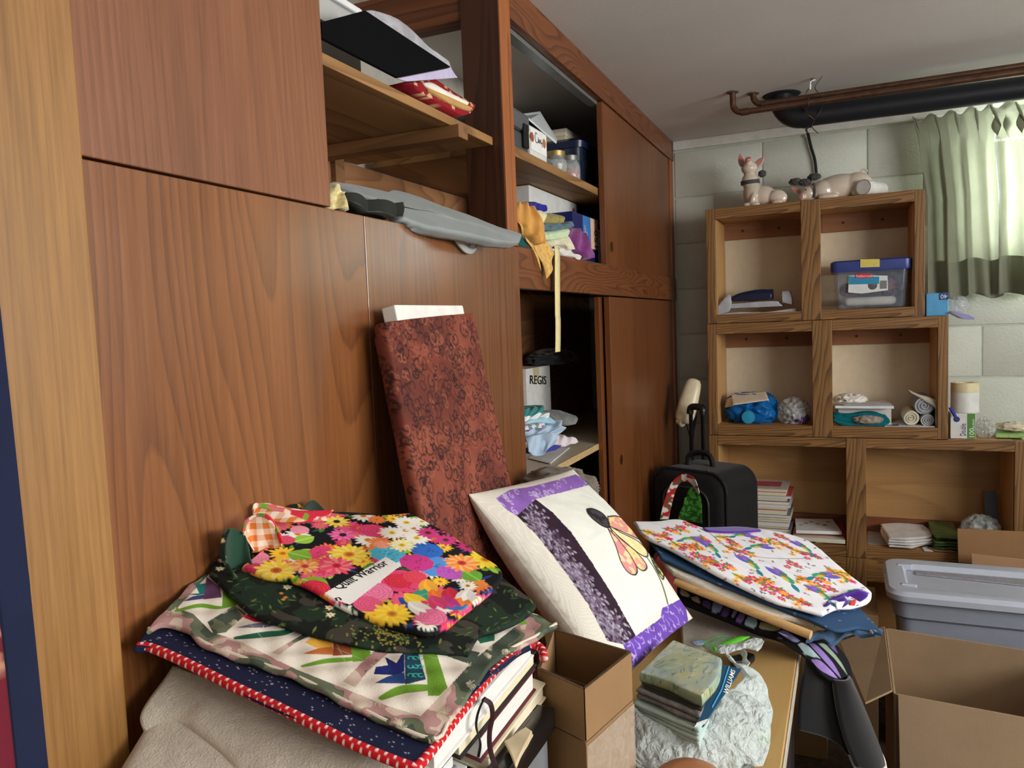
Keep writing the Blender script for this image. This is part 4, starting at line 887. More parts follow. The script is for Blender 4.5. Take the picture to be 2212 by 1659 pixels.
# ------------------------------------------------------------------ tall open carton next to the pillow
card = cardboard('kraft_cardboard', (150, 118, 82)); cardl = cardboard('pale_cardboard', (186, 154, 118)); cardedge = plain('corrugated_edge', (92, 66, 42), rough=.9, var=.4, vs=400)
def carton(name, rim, z1, z0, th, m, label, crease=None):
    """open box: four rim pixels (ccw seen from above) on level z1, straight walls down to z0, flaps standing up"""
    P = [onz(*q, z1) for q in rim]; c = sum(P)/4; e = empty(name, (c[0], c[1], z0), label, 'carton'); I = [p+(c-p)/np.linalg.norm((c-p)[:2])*th*1.4 for p in P]
    dn = lambda p, zz: np.array([p[0], p[1], zz]); zc = z1-crease if crease else z1
    for k in range(4):
        a, b, ai, bi_ = P[k], P[(k+1) % 4], I[k], I[(k+1) % 4]
        w = MB().hexa([dn(a, z0), dn(b, z0), dn(bi_, z0), dn(ai, z0), dn(a, zc), dn(b, zc), dn(bi_, zc), dn(ai, zc)]).build('wall', m, e)
        if crease:
            g = .0015; aa, bb = a+(b-a)*.012, b+(a-b)*.012; aI, bI = ai+(bi_-ai)*.012, bi_+(ai-bi_)*.012
            f = MB().hexa([dn(aa, zc+g), dn(bb, zc+g), dn(bI, zc+g), dn(aI, zc+g), aa, bb, bI, aI]).build('flap', m, e)
            MB().hexa([aa+[0, 0, -.0002], bb+[0, 0, -.0002], bI+[0, 0, -.0002], aI+[0, 0, -.0002], aa+[0, 0, .0006], bb+[0, 0, .0006], bI+[0, 0, .0006], aI+[0, 0, .0006]]).build('corrugated_edge', cardedge, f)
    MB().prism([dn(p, z0) for p in P], (0, 0, .004)).build('bottom', m, e)
    return e, P, I
e, P4, I4 = carton('small_carton', [(1160, 1445), (1262, 1490), (1365, 1408), (1195, 1358)], .955, DZ, .004, card, 'tall brown cardboard carton with flaps up beside the white pillow', crease=.068)
tape = clear_plastic('packing_tape', (226, 214, 196), alpha=.22, rough=.15, crinkle=60)
a, b = P4[1], P4[2]; nx = np.cross(b-a, [0, 0, 1.0]); nx /= np.linalg.norm(nx); o_ = nx*.0012
MB().hexa([a+o_-[0, 0, .2], b+o_-[0, 0, .2], b+o_*1.4-[0, 0, .2], a+o_*1.4-[0, 0, .2], a+o_-[0, 0, .072], b+o_-[0, 0, .072], b+o_*1.4-[0, 0, .072], a+o_*1.4-[0, 0, .072]]).build('packing_tape', tape, e)

# ------------------------------------------------------------------ plastic bag with cloth and a book in front of the pillow
zg = lambda pts: zp(RG, pts)
bagm = translucent('white_bag_film', (228, 238, 236), fac=.38, rough=.25, var=.06, weave=60)
def crease(m):
    """sharp creases of thin film"""
    t = m.node_tree; bp_ = [n for n in t.nodes if n.type == 'BUMP'][0]; tc = t.nodes.new('ShaderNodeTexCoord'); prev = None
    for sc_, st_ in ((14, .6), (34, .35), (80, .2)):
        n = t.nodes.new('ShaderNodeTexNoise'); n.inputs['Scale'].default_value = sc_; n.inputs['Detail'].default_value = 1.5; n.inputs['Distortion'].default_value = 1.2; t.links.new(tc.outputs['Object'], n.inputs['Vector'])
        a = t.nodes.new('ShaderNodeMath'); a.operation = 'SUBTRACT'; t.links.new(n.outputs[0], a.inputs[0]); a.inputs[1].default_value = .5
        b = t.nodes.new('ShaderNodeMath'); b.operation = 'ABSOLUTE'; t.links.new(a.outputs[0], b.inputs[0]); c = t.nodes.new('ShaderNodeMath'); c.operation = 'MULTIPLY'; t.links.new(b.outputs[0], c.inputs[0]); c.inputs[1].default_value = st_*3
        if prev is not None: d = t.nodes.new('ShaderNodeMath'); t.links.new(prev, d.inputs[0]); t.links.new(c.outputs[0], d.inputs[1]); prev = d.outputs[0]
        else: prev = c.outputs[0]
    t.links.new(prev, bp_.inputs['Height']); bp_.inputs['Strength'].default_value = .8; bp_.inputs['Distance'].default_value = .012
crease(bagm)
bag_e = empty('plastic_bag', tuple(np.array([.5, 1.2, DZ])), 'white crinkled plastic carrier bag with folded fabrics on the tan desk', 'plastic bag')
def bag_shell(name, T, R, B, L, plane, amp, seed, n=70, m=60, lean=None, th=.0012):
    def d(s, u, a, b):
        r = 1-2*abs(fbm(a*22+b*6, b*22, 3, seed)-.5); return amp*np.sin(PI*np.clip(s, .0, 1))**.5*np.sin(PI*np.clip(u, 0, 1))**.6+.008*(r-.6)+.004*(1-2*abs(fbm(a*60, b*60, 2, seed+4)-.5))
    return slab(name, T, R, B, L, plane, th, bagm, bag_e, n=n, m=m, disp=d, under=lambda P: P-np.array([0, 0, th])-plane[1]*0)
fr = (np.array([.53, 1.10, .786]), np.array([.25, -.55, .80])/np.linalg.norm([.25, -.55, .80]))
bagp = [bag_shell('bag_front', zg([(790, 830), (880, 900), (1000, 960), (1200, 960), (1300, 930), (1380, 830), (1560, 690)]), zg([(1560, 690), (1700, 760), (1830, 850), (1860, 1000), (1850, 1150), (1800, 1290)]), zg([(790, 1290), (900, 1330), (1200, 1360), (1500, 1340), (1800, 1290)]), zg([(790, 830), (780, 1000), (790, 1290)]), fr, .020, 3)]
fr2 = (np.array([.56, 1.20, .80]), np.array([.62, -.25, .74])/np.linalg.norm([.62, -.25, .74]))
bagp.append(bag_shell('bag_side', zg([(1480, 380), (1540, 470), (1640, 500), (1700, 560)]), zg([(1700, 560), (1800, 680), (1860, 850), (1850, 1000)]), zg([(1560, 690), (1640, 780), (1760, 860), (1850, 1000)]), zg([(1480, 380), (1600, 520), (1640, 600), (1560, 690)]), fr2, .012, 9, n=50, m=50))
bag_shell('bag_handle', zg([(1440, 360), (1520, 340), (1640, 330), (1760, 290), (1815, 330)]), zg([(1815, 330), (1790, 370), (1760, 400)]), zg([(1470, 420), (1560, 410), (1650, 380), (1700, 380), (1760, 400)]), zg([(1440, 360), (1450, 390), (1470, 420)]), (np.array([.52, 1.40, .785]), np.array([0, -.3, 1.0])), .004, 5, n=40, m=20)
MB().tube(curve([onz(*q, .775+i*.0006) for i, q in enumerate(zg([(1640, 385), (1665, 420), (1660, 460), (1690, 495)]))], 12), .006, 8, rb=.0015).build('bag_tail', bagm, bag_e)
for k in range(3):
    pass
gp = plain('bag_print_green', (150, 176, 120), rough=.6)
for i, (tx, q) in enumerate([('PLE', [(1865, 1080), (1790, 1050), (1858, 1112)]), ('ER', [(1830, 1010), (1785, 985), (1822, 1030)]), ('E', [(1770, 900), (1745, 878), (1752, 918)]), ('IS', [(1680, 850), (1635, 810), (1680, 880)]), ('SE', [(1640, 760), (1600, 720), (1650, 780)])]):
    drape(textq('bag_print', tx, zg(q), (fr2[0] if i > 1 else fr[0], fr2[1] if i > 1 else fr[1]), gp, bag_e), bagp[1 if i > 1 else 0])
def paint_batik(cv):
    cv.fill((150, 168, 138)); n = fbm(cv.A*22, cv.B*22, 3, 2); cv.mix((n-.45)*3, (118, 150, 150)); cv.mix((.45-n)*3, (176, 176, 120)); g = random.Random(6)
    for k in range(150):
        c = cv.at(zg([(g.uniform(830, 1480), g.uniform(300, 760))])[0]); cv.leaf(c[0], c[1], g.uniform(.008, .02), .0012, g.uniform(.2, 2.0), g.choice([(98, 124, 112), (92, 120, 130), (190, 190, 150)]), False)
BPZ = .872
bq = zg([(1105, 300), (1475, 440), (1325, 735), (850, 550)])
bk = slab('batik_fabric', [bq[0], bq[1]], [bq[1], *zg([(1440, 600)]), bq[2]], [bq[3], *zg([(1050, 610), (1200, 680)]), bq[2]], [bq[0], bq[3]], zplane(BPZ), .016, paintm, n=110, m=90, disp=lambda s, u, a, b: .005*np.sin(PI*s)**.5*np.sin(PI*u)**.5+.003*(fbm(a*30, b*30, 2, 3)-.5), paint=paint_batik)
tag(bk, 'folded sage-green batik fabric in clear film, top of the bag', 'fabric')
film = clear_plastic('thin_clear_film', (240, 244, 244), alpha=.14, rough=.06, crinkle=45, bump=.8)
slab('film', [bq[0], bq[1]], [bq[1], *zg([(1450, 600)]), bq[2]], [bq[3], *zg([(1050, 612), (1200, 684)]), bq[2]], [bq[0], bq[3]], zplane(BPZ+.004), .0008, film, bk, n=50, m=40, disp=lambda s, u, a, b: .006*np.sin(PI*s)**.5*np.sin(PI*u)**.5+.003*(fbm(a*50, b*50, 3, 8)-.5))
def under_stack(name, q, zt, t, m, label, layers=2, seed=0, cat='fabric'):
    o = cloth_fold(name, q, zt, t, m, layers=layers, seed=seed, wob=.002); tag(o, label, cat, None); return o
bcn = np.array([onz(*q, BPZ) for q in bq]); bce = bcn.mean(0)
def sq(zz, f, dx=0.0, dy=0.0):
    w_ = bce+(bcn-bce)*f+np.array([dx, dy, 0]); w_[:, 2] = zz; return [tuple(q) for q in project(w_)]
under_stack('black_yellow_fabric', sq(BPZ-.017, .98), BPZ-.017, .007, fb('black_yellow', (50, 48, 34)), 'dark fabric with yellow edge folded under the green batik', 2, 4)
edge_tube('yellow_edge', [(x, y+6) for x, y in zg([(850, 560), (1050, 625), (1200, 690), (1310, 745)])], zplane(BPZ-.019), .0018, fb('yellow_edge_cloth', (206, 200, 120)), bpy.data.objects['black_yellow_fabric'])
under_stack('grey_fleece', sq(BPZ-.026, 1.03, -.004), BPZ-.026, .016, fb('grey_fleece', (132, 132, 132), var=.4, vs=90, bump=.8), 'mottled grey fleece folded in the white bag', 2, 5)
under_stack('mint_fabric', sq(BPZ-.044, 1.08, -.006, -.004), BPZ-.044, .026, fb('mint_cloth', (184, 206, 200), var=.05), 'pale mint fabric folded in several layers in the white bag', 4, 6)
under_stack('white_linen', sq(BPZ-.072, 1.02, -.006, .004), BPZ-.072, .045, fb('white_linen_cloth', (214, 218, 216)), 'white folded linen lowest in the white bag', 3, 7)
wpl = (np.array([.53, 1.15, .845]), np.array([.45, -.12, .9])/np.linalg.norm([.45, -.12, .9])); wq = zg([(1490, 495), (1640, 525), (1385, 905), (1290, 940)])
WP = onpl(np.array(wq), *wpl); wb_ = empty('blue_book', tuple(WP.mean(0)-wpl[1]*.02), 'dark blue paperback lettered WILLIAMS tucked into the plastic bag', 'book')
cov = plain('blue_cover', (14, 62, 92), rough=.55, spec=.25)
MB().prism(list(WP-wpl[1]*.002), wpl[1]*.002).build('cover', cov, wb_); MB().prism(list(WP.mean(0)+(WP-WP.mean(0))*.93-wpl[1]*.017), wpl[1]*.0145).build('page_block', pg2, wb_); MB().prism(list(WP-wpl[1]*.019), wpl[1]*.002).build('cover', cov, wb_)
textq('title', 'WILLIAMS', zg([(1530, 730), (1590, 545), (1495, 720)]), wpl, plain('title_white', (232, 236, 226)), wb_, lift=.0006, bold=.01)
MB().tube(onpl(np.array(zg([(1540, 505), (1480, 690), (1405, 830)])), wpl[0]+wpl[1]*.0006, wpl[1]), .0012, 6).build('cover_stripe', plain('stripe_blue', (60, 150, 206)), wb_)
# rounded tan lid at the front of the desk
c = np.array([.512, .965, DZ]); ld = MB().lathe([(.0, .074), (.02, .0735), (.036, .070), (.046, .062), (.050, .052), (.050, .0), (.0, .0)], c, 40).build('wooden_canister', wood('tan_lid', (150, 96, 60), (190, 132, 88), 'X', rough=.5, bands=2, across=8, along=2, contrast=.3), smooth=True)
tag(ld, 'rounded scuffed tan wooden lid in front of the plastic bag', 'canister')
# things behind the bag
zt = lambda pts: zp(RT_, pts)
o = slab('cream_batting', zt([(440, 740), (700, 800), (1130, 960)]), zt([(1130, 960), (1148, 1000), (1130, 1030)]), zt([(500, 1090), (800, 1060), (1130, 1030)]), zt([(440, 740), (480, 900), (500, 1090)]), zplane(.764), .022, bat, n=50, m=30, disp=lambda s, u, a, b: .006*(fbm(a*25, b*25, 2, 14)-.5)-.01*np.exp(-(1-u)*10), rim=3, zmin=DZ); tag(o, 'thin cream batting folded flat on the desk behind the bag', 'batting')
o = slab('clear_sleeve', zt([(650, 1080), (800, 1040), (880, 1040)]), zt([(880, 1040), (940, 1080), (900, 1110)]), zt([(680, 1130), (780, 1160), (900, 1110)]), zt([(650, 1080), (655, 1100), (680, 1130)]), zplane(.405, 0, .25), .008, clear_plastic('green_tint_film', (150, 206, 150), alpha=.6, rough=.1), n=30, m=20, disp=lambda s, u, a, b: .006*(fbm(a*60, b*60, 3, 4)-.3)); tag(o, 'crinkled green-tinted plastic sleeve behind the batik', 'plastic sleeve')
gp_ = MB(); pts = [onpl(np.array(q), *zplane(.415, 0, .25)) for q in zt([(745, 1150), (940, 1075), (1030, 1055)])]; gp_.tube(curve(pts, 10), [.004]*3+[.005]*6+[.003, .001], 10, rb=.003); tag(gp_.build('green_marker', plain('neon_green', (96, 214, 40), rough=.3), smooth=True), 'bright neon-green marker lying on the plastic sleeve', 'marker')
tag(quad_slab('black_case', zt([(870, 1200), (1010, 1165), (1080, 1185), (1020, 1240), (880, 1245)]), .758, .016, 'black_plastic', bevel=.005), 'small flat black case beside the bag handle', 'case')
tag(slab('blue_card', *[zt(q) for q in ([(560, 1090), (650, 1075)], [(650, 1075), (665, 1110)], [(600, 1115), (665, 1110)], [(560, 1090), (600, 1115)])], zplane(.410, 0, .25), .002, plain('blue_white_card', (150, 180, 204), var=.4, vs=150), n=8, m=6), 'pale blue patterned card behind the batik fabric', 'card')

# ------------------------------------------------------------------ pile with the hummingbird bag at the far end of the desk
def PT(dz): return (np.array([0, 0, .935+dz]), np.array([.244, -.05, 1.0])/math.sqrt(1+.244**2+.05**2))
UT = .27125*1.75/1653
def paint_bird(cv):
    cv.fill((236, 236, 240)); P = lambda x, y: cv.at(zt([(x, y)])[0]); g = random.Random(8); k_ = UT*1.25; cv.aa = .0012
    cv.mix((fbm(cv.A*40, cv.B*40, 2, 2)-.55)*1.2, (206, 208, 220))
    for j in range(250):
        a, b = P(g.uniform(150, 1980), g.uniform(110, 860)); cv.ell(a, b, 8*k_, 8*k_, 0, g.choice([(90, 110, 190), (214, 60, 110), (110, 140, 70), (240, 170, 70), (150, 90, 170)]))
        cv.leaf(a+6*k_, b, 26*k_, 5*k_, g.uniform(0, 6.28), g.choice([(100, 140, 70), (120, 150, 90), (80, 120, 110)]), False)
    fl = [(340, 250), (480, 190), (230, 220), (530, 330), (600, 330), (700, 430), (820, 260), (900, 310), (890, 350), (1090, 270), (1180, 290), (1270, 250), (720, 460), (850, 490), (960, 580), (1060, 590), (1150, 600), (1370, 470), (1410, 370), (1600, 600), (1690, 530), (1650, 660), (1540, 650), (1320, 720), (1440, 770), (1250, 680), (1800, 590), (1530, 400), (1450, 590), (600, 400), (450, 320), (400, 200), (650, 270), (1180, 650), (1760, 540), (540, 150), (1300, 320), (1000, 380)]
    for j, (x, y) in enumerate(fl):
        for dx, dy, r, c in ((0, 0, 42, [(240, 130, 50), (230, 60, 120), (248, 190, 60), (226, 50, 90)][j % 4]), (48, 22, 28, [(214, 40, 100), (250, 170, 70), (226, 70, 130)][j % 3]), (-40, 26, 24, [(248, 190, 70), (214, 50, 100)][j % 2])):
            a, b = P(x+dx, y+dy); cv.daisy(a, b, r*k_, 7, c, (250, 220, 110) if j % 2 else (200, 60, 60), w=.26, a0=j)
        a, b = P(x, y)
        for q in range(5): cv.leaf(a, b, 64*k_, 9*k_, j+q*1.3, (96, 150, 80), False) if q % 2 else None
    for x, y, s_, c in [(740, 350, 1, 1), (1080, 330, -1, 1), (1330, 590, 1, 1.2), (1580, 560, -1, 1.1), (1060, 480, 1, 1.1), (950, 240, -1, .9), (1480, 350, 1, 1), (1620, 720, 1, 1), (540, 270, -1, .9), (1850, 690, -1, .8)]:
        a, b = P(x, y); w = k_*c
        cv.leaf(a, b, 130*w, 26*w, 2.6 if s_ > 0 else .5, (110, 90, 190)); cv.leaf(a, b, 120*w, 22*w, 2.2 if s_ > 0 else .95, (150, 110, 200)); cv.ell(a, b, 50*w, 22*w, -.9*s_, (60, 160, 120)); cv.ell(a-8*w*s_, b-10*w, 26*w, 12*w, -.9*s_, (200, 200, 80)); cv.ell(a-22*w*s_, b+40*w, 20*w, 18*w, 0, (40, 140, 110))
        cv.line([(a-30*w*s_, b+50*w), (a-80*w*s_, b+92*w)], 4*w, (40, 60, 60)); cv.leaf(a+20*w*s_, b-40*w, 90*w, 14*w, -1.1 if s_ > 0 else -2.0, (40, 130, 150), False); cv.ell(a-16*w*s_, b+22*w, 12*w, 10*w, 0, (220, 70, 50))
    cv.line(curve([P(660, 180), P(800, 300), P(940, 380), P(1120, 420), P(1300, 430), P(1480, 428)], 24), 5*k_, (20, 18, 24))
bird = slab('hummingbird_bag', zt([(120, 130), (300, 132), (480, 120), (700, 190), (1150, 200), (1450, 270), (1600, 360)]), zt([(1600, 360), (1800, 540), (1960, 660), (1990, 700), (1960, 760), (1840, 800), (1720, 810), (1600, 860)]),
            zt([(120, 130), (200, 240), (420, 350), (800, 560), (1200, 740), (1400, 800), (1600, 860)]), zt([(120, 130), (115, 131), (118, 132), (120, 130.5)]), PT(0), .009, paintm, n=440, m=250, disp=lambda s, u, a, b: .006*(fbm(a*9, b*9, 2, 51)-.5)+.007*np.sin(PI*s)**.5*np.sin(PI*u)**.5, paint=paint_bird)
tag(bird, 'folded white cotton bag printed with hummingbirds and flowers on the desk pile', 'bag')
vio = fb('violet_lining', (74, 30, 140), sheen=.4)
slab('lining', zt([(660, 182), (800, 178), (950, 176), (1100, 190)]), zt([(1100, 190), (1110, 196), (1120, 203)]), zt([(700, 205), (850, 216), (1000, 212), (1120, 203)]), zt([(660, 182), (680, 195), (700, 205)]), PT(.0095), .004, vio, bird, n=30, m=8)
lq = onpl(np.array(zt([(1800, 760)])[0]), *PT(-.006)); lp = (lq+(CAM-lq)/np.linalg.norm(CAM-lq)*.022, np.array([.75, -.5, .45])/np.linalg.norm([.75, -.5, .45]))
slab('lining', zt([(1600, 810), (1720, 735), (1850, 690), (1930, 665)]), zt([(1930, 665), (1980, 690), (1975, 740), (1900, 790)]), zt([(1575, 862), (1700, 850), (1800, 830), (1900, 790)]), zt([(1600, 810), (1585, 840), (1575, 862)]), lp, .006, vio, bird, n=40, m=20, disp=lambda s, u, a, b: .010*np.sin(s*17)+.004*np.sin(u*9+s*5))
for k, q in enumerate([[(1720, 780), (1790, 770), (1760, 830), (1730, 830)], [(1840, 770), (1880, 750), (1870, 800), (1830, 800)]]):
    Q = zt(q); slab('pull_tab', [Q[0], Q[1]], [Q[1], Q[2]], [Q[3], Q[2]], [Q[0], Q[3]], (lp[0]+lp[1]*.012, lp[1]), .003, [fb('tab_white', (226, 226, 220)), fb('tab_red', (196, 60, 60))][k], bird, n=6, m=6)
denim = fb('blue_print_denim', (48, 78, 112), var=.25, vs=60)
def paint_den(cv):
    cv.fill((46, 76, 110)); g = random.Random(5)
    for k in range(260):
        c = cv.at(zt([(g.uniform(200, 2100), g.uniform(240, 1100))])[0]); cv.leaf(c[0], c[1], .006, .0012, g.uniform(0, 6), (140, 164, 190), False)
o = slab('blue_quilt_fold', zt([(200, 250), (700, 400), (1400, 700), (1900, 820)]), zt([(1900, 820), (2000, 920), (2080, 1015)]), zt([(330, 420), (600, 540), (900, 660), (1400, 860), (1700, 990), (1900, 970), (2080, 1015)]), zt([(200, 250), (270, 330), (330, 420)]), PT(-.018), .007, paintm, n=120, m=40, disp=lambda s, u, a, b: .005*(fbm(a*14, b*14, 2, 3)-.5), paint=paint_den)
tag(o, 'folded blue star-print quilt lying under the hummingbird bag', 'quilt')
slab('frayed_edge', zt([(1480, 1080), (1600, 1000), (1680, 970), (1800, 960), (1960, 975), (2080, 1015)]), zt([(2080, 1015), (2060, 1040), (2020, 1050)]), zt([(1540, 1060), (1640, 1075), (1690, 1090), (1760, 1055), (1880, 1010), (2020, 1050)]), zt([(1480, 1080), (1510, 1075), (1540, 1060)]), PT(-.046), .006, denim, o, n=50, m=10, disp=lambda s, u, a, b: .006*np.sin(s*14))
tuft = bat
o = slab('white_batting', zt([(330, 420), (700, 580), (1200, 800), (1540, 900)]), zt([(1540, 900), (1545, 920), (1540, 940)]), zt([(420, 530), (700, 660), (1100, 830), (1400, 900), (1540, 940)]), zt([(330, 420), (370, 480), (420, 530)]), PT(-.030), .011, tuft, n=70, m=16, disp=lambda s, u, a, b: .005*(fbm(a*30, b*30, 3, 8)-.5), rim=3); tag(o, 'fluffy white batting sheet right under the blue star-print quilt', 'batting')
o = slab('white_batting', zt([(420, 525), (700, 660), (1100, 820), (1390, 895)]), zt([(1390, 895), (1395, 920), (1360, 945)]), zt([(460, 590), (800, 730), (1000, 830), (1360, 945)]), zt([(420, 525), (440, 560), (460, 590)]), PT(-.044), .009, tuft, n=70, m=16, disp=lambda s, u, a, b: .005*(fbm(a*30, b*30, 3, 18)-.5), rim=3); tag(o, 'lower white batting sheet just above the wooden dowel', 'batting')
o = slab('white_batting', zt([(1600, 870), (1700, 850), (1800, 840), (1880, 880)]), zt([(1880, 880), (1960, 960), (2010, 1010)]), zt([(1560, 930), (1680, 900), (1780, 910), (1900, 950), (2010, 1010)]), zt([(1600, 870), (1570, 900), (1560, 930)]), PT(-.020), .005, tuft, n=40, m=12); tag(o, 'torn end of white batting poking out below the violet lining', 'batting')
dw = wood('dowel_wood', (196, 152, 96), (222, 182, 124), 'X', rough=.5, bands=2, across=30, along=1)
da, db_ = onpl(np.array(zt([(440, 615)])[0]), *PT(-.050)), onpl(np.array(zt([(1518, 1040)])[0]), *PT(-.028)); o = MB().tube([da, db_], .0082, 20).build('wooden_dowel', dw, smooth=True); tag(o, 'round pale wooden dowel lying under the batting pile', 'dowel')
# stained-glass print quilt rolled under the dowel and hanging over the desk's corner
def paint_glass(cv):
    cv.fill((16, 14, 18)); P = lambda *p: [cv.at(q) for q in zt(list(p))]; pu, lb, te, cr = (138, 112, 180), (160, 174, 214), (170, 196, 200), (206, 200, 160)
    cells = [([(470, 660), (540, 700), (560, 740), (480, 720)], cr), ([(550, 735), (620, 730), (640, 790), (580, 770)], (196, 176, 150)), ([(655, 760), (715, 770), (725, 835), (650, 800)], (112, 88, 150)), ([(735, 770), (820, 790), (800, 860), (725, 840)], lb), ([(825, 810), (880, 825), (860, 890), (800, 870)], (104, 84, 140)),
             ([(895, 840), (935, 850), (905, 905), (880, 890)], (176, 164, 206)), ([(945, 860), (1000, 880), (970, 940), (915, 920)], pu), ([(1010, 885), (1090, 910), (1080, 980), (985, 950)], te), ([(1110, 925), (1280, 980), (1230, 1010), (1105, 985)], (150, 140, 100)),
             ([(1240, 1015), (1310, 1000), (1440, 1085), (1380, 1100)], (150, 150, 206)), ([(1400, 1110), (1470, 1100), (1640, 1240), (1490, 1205)], te), ([(1480, 1095), (1560, 1110), (1700, 1260), (1760, 1395), (1560, 1180)], pu), ([(1560, 1100), (1640, 1110), (1760, 1250), (1820, 1380), (1700, 1230)], (140, 160, 140)), ([(1650, 1100), (1700, 1110), (1740, 1200), (1660, 1130)], (110, 84, 150)),
             ([(1500, 1225), (1600, 1240), (1740, 1390), (1600, 1330)], (156, 126, 196))]
    for q, c in cells:
        Q = curve(P(*q, q[0]), 32); m = cv.poly(Q, c); n = fbm(cv.A[m]*60, cv.B[m]*60, 2, 3); cv.C[m] *= (.7+.6*n)[:, None]; cv.line(Q, .0035, (12, 10, 14))
gl1 = slab('stained_glass_quilt', zt([(460, 640), (700, 740), (1000, 860), (1300, 960), (1480, 1040)]), zt([(1480, 1040), (1460, 1070), (1430, 1095)]), zt([(470, 740), (650, 810), (880, 900), (1100, 990), (1240, 1030), (1430, 1095)]), zt([(460, 640), (455, 690), (470, 740)]), PT(-.088), .014, paintm, n=140, m=40, disp=lambda s, u, a, b: .007*np.sin(PI*u), paint=paint_glass)
tag(gl1, 'purple stained-glass print quilt rolled under the dowel, drooping over the desk corner to the floor', 'quilt')
hp = (np.array([.66, 1.52, .73]), np.array([.66, -.55, .5])/np.linalg.norm([.66, -.55, .5]))
slab('hanging_print', zt([(1230, 1010), (1400, 1050), (1560, 1060), (1700, 1090)]), zt([(1700, 1090), (1780, 1230), (1820, 1330), (1838, 1380)]), zt([(1240, 1030), (1480, 1190), (1600, 1330), (1730, 1400), (1838, 1380)]), zt([(1230, 1010), (1232, 1020), (1240, 1030)]), hp, .010, paintm, gl1, n=110, m=60, disp=lambda s, u, a, b: .008*np.sin(PI*u), paint=paint_glass)
blk = fb('black_cotton', (20, 20, 22), sheen=.6, rough=.6); blk2 = blk
zb_ = lambda pts: zp(RB_, pts); hp2 = (np.array([.70, 1.50, .60]), np.array([.62, -.70, .2])/np.linalg.norm([.62, -.70, .2]))
slab('black_border', zb_([(540, 1050), (590, 1045), (650, 1025)]), zb_([(650, 1025), (720, 1180), (790, 1350), (870, 1560), (890, 1640)]), zb_([(700, 1650), (800, 1660), (890, 1640)]), zb_([(540, 1050), (570, 1250), (620, 1450), (700, 1650)]), hp2, .012, blk2, gl1, n=30, m=60, disp=lambda s, u, a, b: .012*np.sin(PI*s))
slab('black_border', zb_([(340, 890), (450, 950), (560, 1060)]), zb_([(560, 1060), (590, 1250), (640, 1450), (720, 1650)]), zb_([(285, 1390), (430, 1420), (560, 1490), (640, 1580), (720, 1650)]), zb_([(340, 890), (300, 1150), (285, 1390)]), (hp2[0]+np.array([-.02, .03, 0]), np.array([.45, -.88, .1])), .010, blk, gl1, n=40, m=50, disp=lambda s, u, a, b: .006*np.sin(s*6))
slab('white_backing', zb_([(640, 1570), (720, 1640), (860, 1630), (870, 1560)]), zb_([(870, 1560), (890, 1610), (905, 1680)]), zb_([(690, 1680), (800, 1690), (905, 1680)]), zb_([(640, 1570), (660, 1620), (690, 1680)]), (hp2[0]+np.array([-.012, .014, 0]), hp2[1]), .006, fb('white_backing_cloth', (226, 224, 216)), gl1, n=20, m=16)

# ------------------------------------------------------------------ far right: grey tote, big carton, suitcase, lamp
def rrect(x0, x1, y0, y1, r, k=6):
    out = []
    for cx, cy, a in ((x1-r, y1-r, 0), (x0+r, y1-r, PI/2), (x0+r, y0+r, PI), (x1-r, y0+r, 1.5*PI)):
        for j in range(k+1): t = a+PI/2*j/k; out.append((cx+r*math.cos(t), cy+r*math.sin(t)))
    return out
def loft(mb, rings, cap0=True, cap1=True, mi=0):
    n = len(rings[0]); vs = [v for r in rings for v in r]; fs = []
    for i in range(len(rings)-1):
        for k in range(n): fs.append((i*n+k, i*n+(k+1) % n, (i+1)*n+(k+1) % n, (i+1)*n+k))
    if cap0: fs.append(tuple(range(n))[::-1])
    if cap1: fs.append(tuple((len(rings)-1)*n+k for k in range(n)))
    mb.add(vs, fs, mi); return mb
def rr3(b, r, z): return [(x, y, z) for x, y in rrect(*b, r)]
greyp = plain('grey_tote_plastic', (146, 152, 166), rough=.32, var=.03); greyl = plain('grey_lid_plastic', (186, 192, 206), rough=.28, var=.03)
tote = empty('storage_tote', (1.04, 2.72, 0), 'large grey plastic storage tote with a pale grey lid', 'tote')
TX0, TX1, TY0, TY1, TZ = .825, 1.40, 2.56, 2.90, .548
def ins(d): return (TX0+d, TX1-d, TY0+d, TY1-d)
loft(MB(), [rr3(ins(.05), .03, .004), rr3(ins(.02), .04, TZ-.10), rr3(ins(.02), .04, TZ-.095), rr3(ins(.008), .045, TZ-.085), rr3(ins(.006), .045, TZ-.03)]).build('tote_body', greyp, tote, smooth=True)
loft(MB(), [rr3(ins(.004), .05, TZ-.034), rr3(ins(-.012), .06, TZ-.030), rr3(ins(-.014), .06, TZ-.012), rr3(ins(-.004), .055, TZ), rr3(ins(.012), .05, TZ+.002), rr3(ins(.045), .04, TZ-.001), rr3(ins(.055), .035, TZ-.016), rr3(ins(.10), .03, TZ-.016)]).build('tote_lid', greyl, tote, smooth=True)
boxo('lid_rib', (TX0+.03, TX0+.075, TY0+.06, TY0+.075, TZ-.016, TZ+.004), greyl, tote, .004); boxo('lid_rib', (TX0+.03, TX0+.075, TY1-.075, TY1-.06, TZ-.016, TZ+.004), greyl, tote, .004)
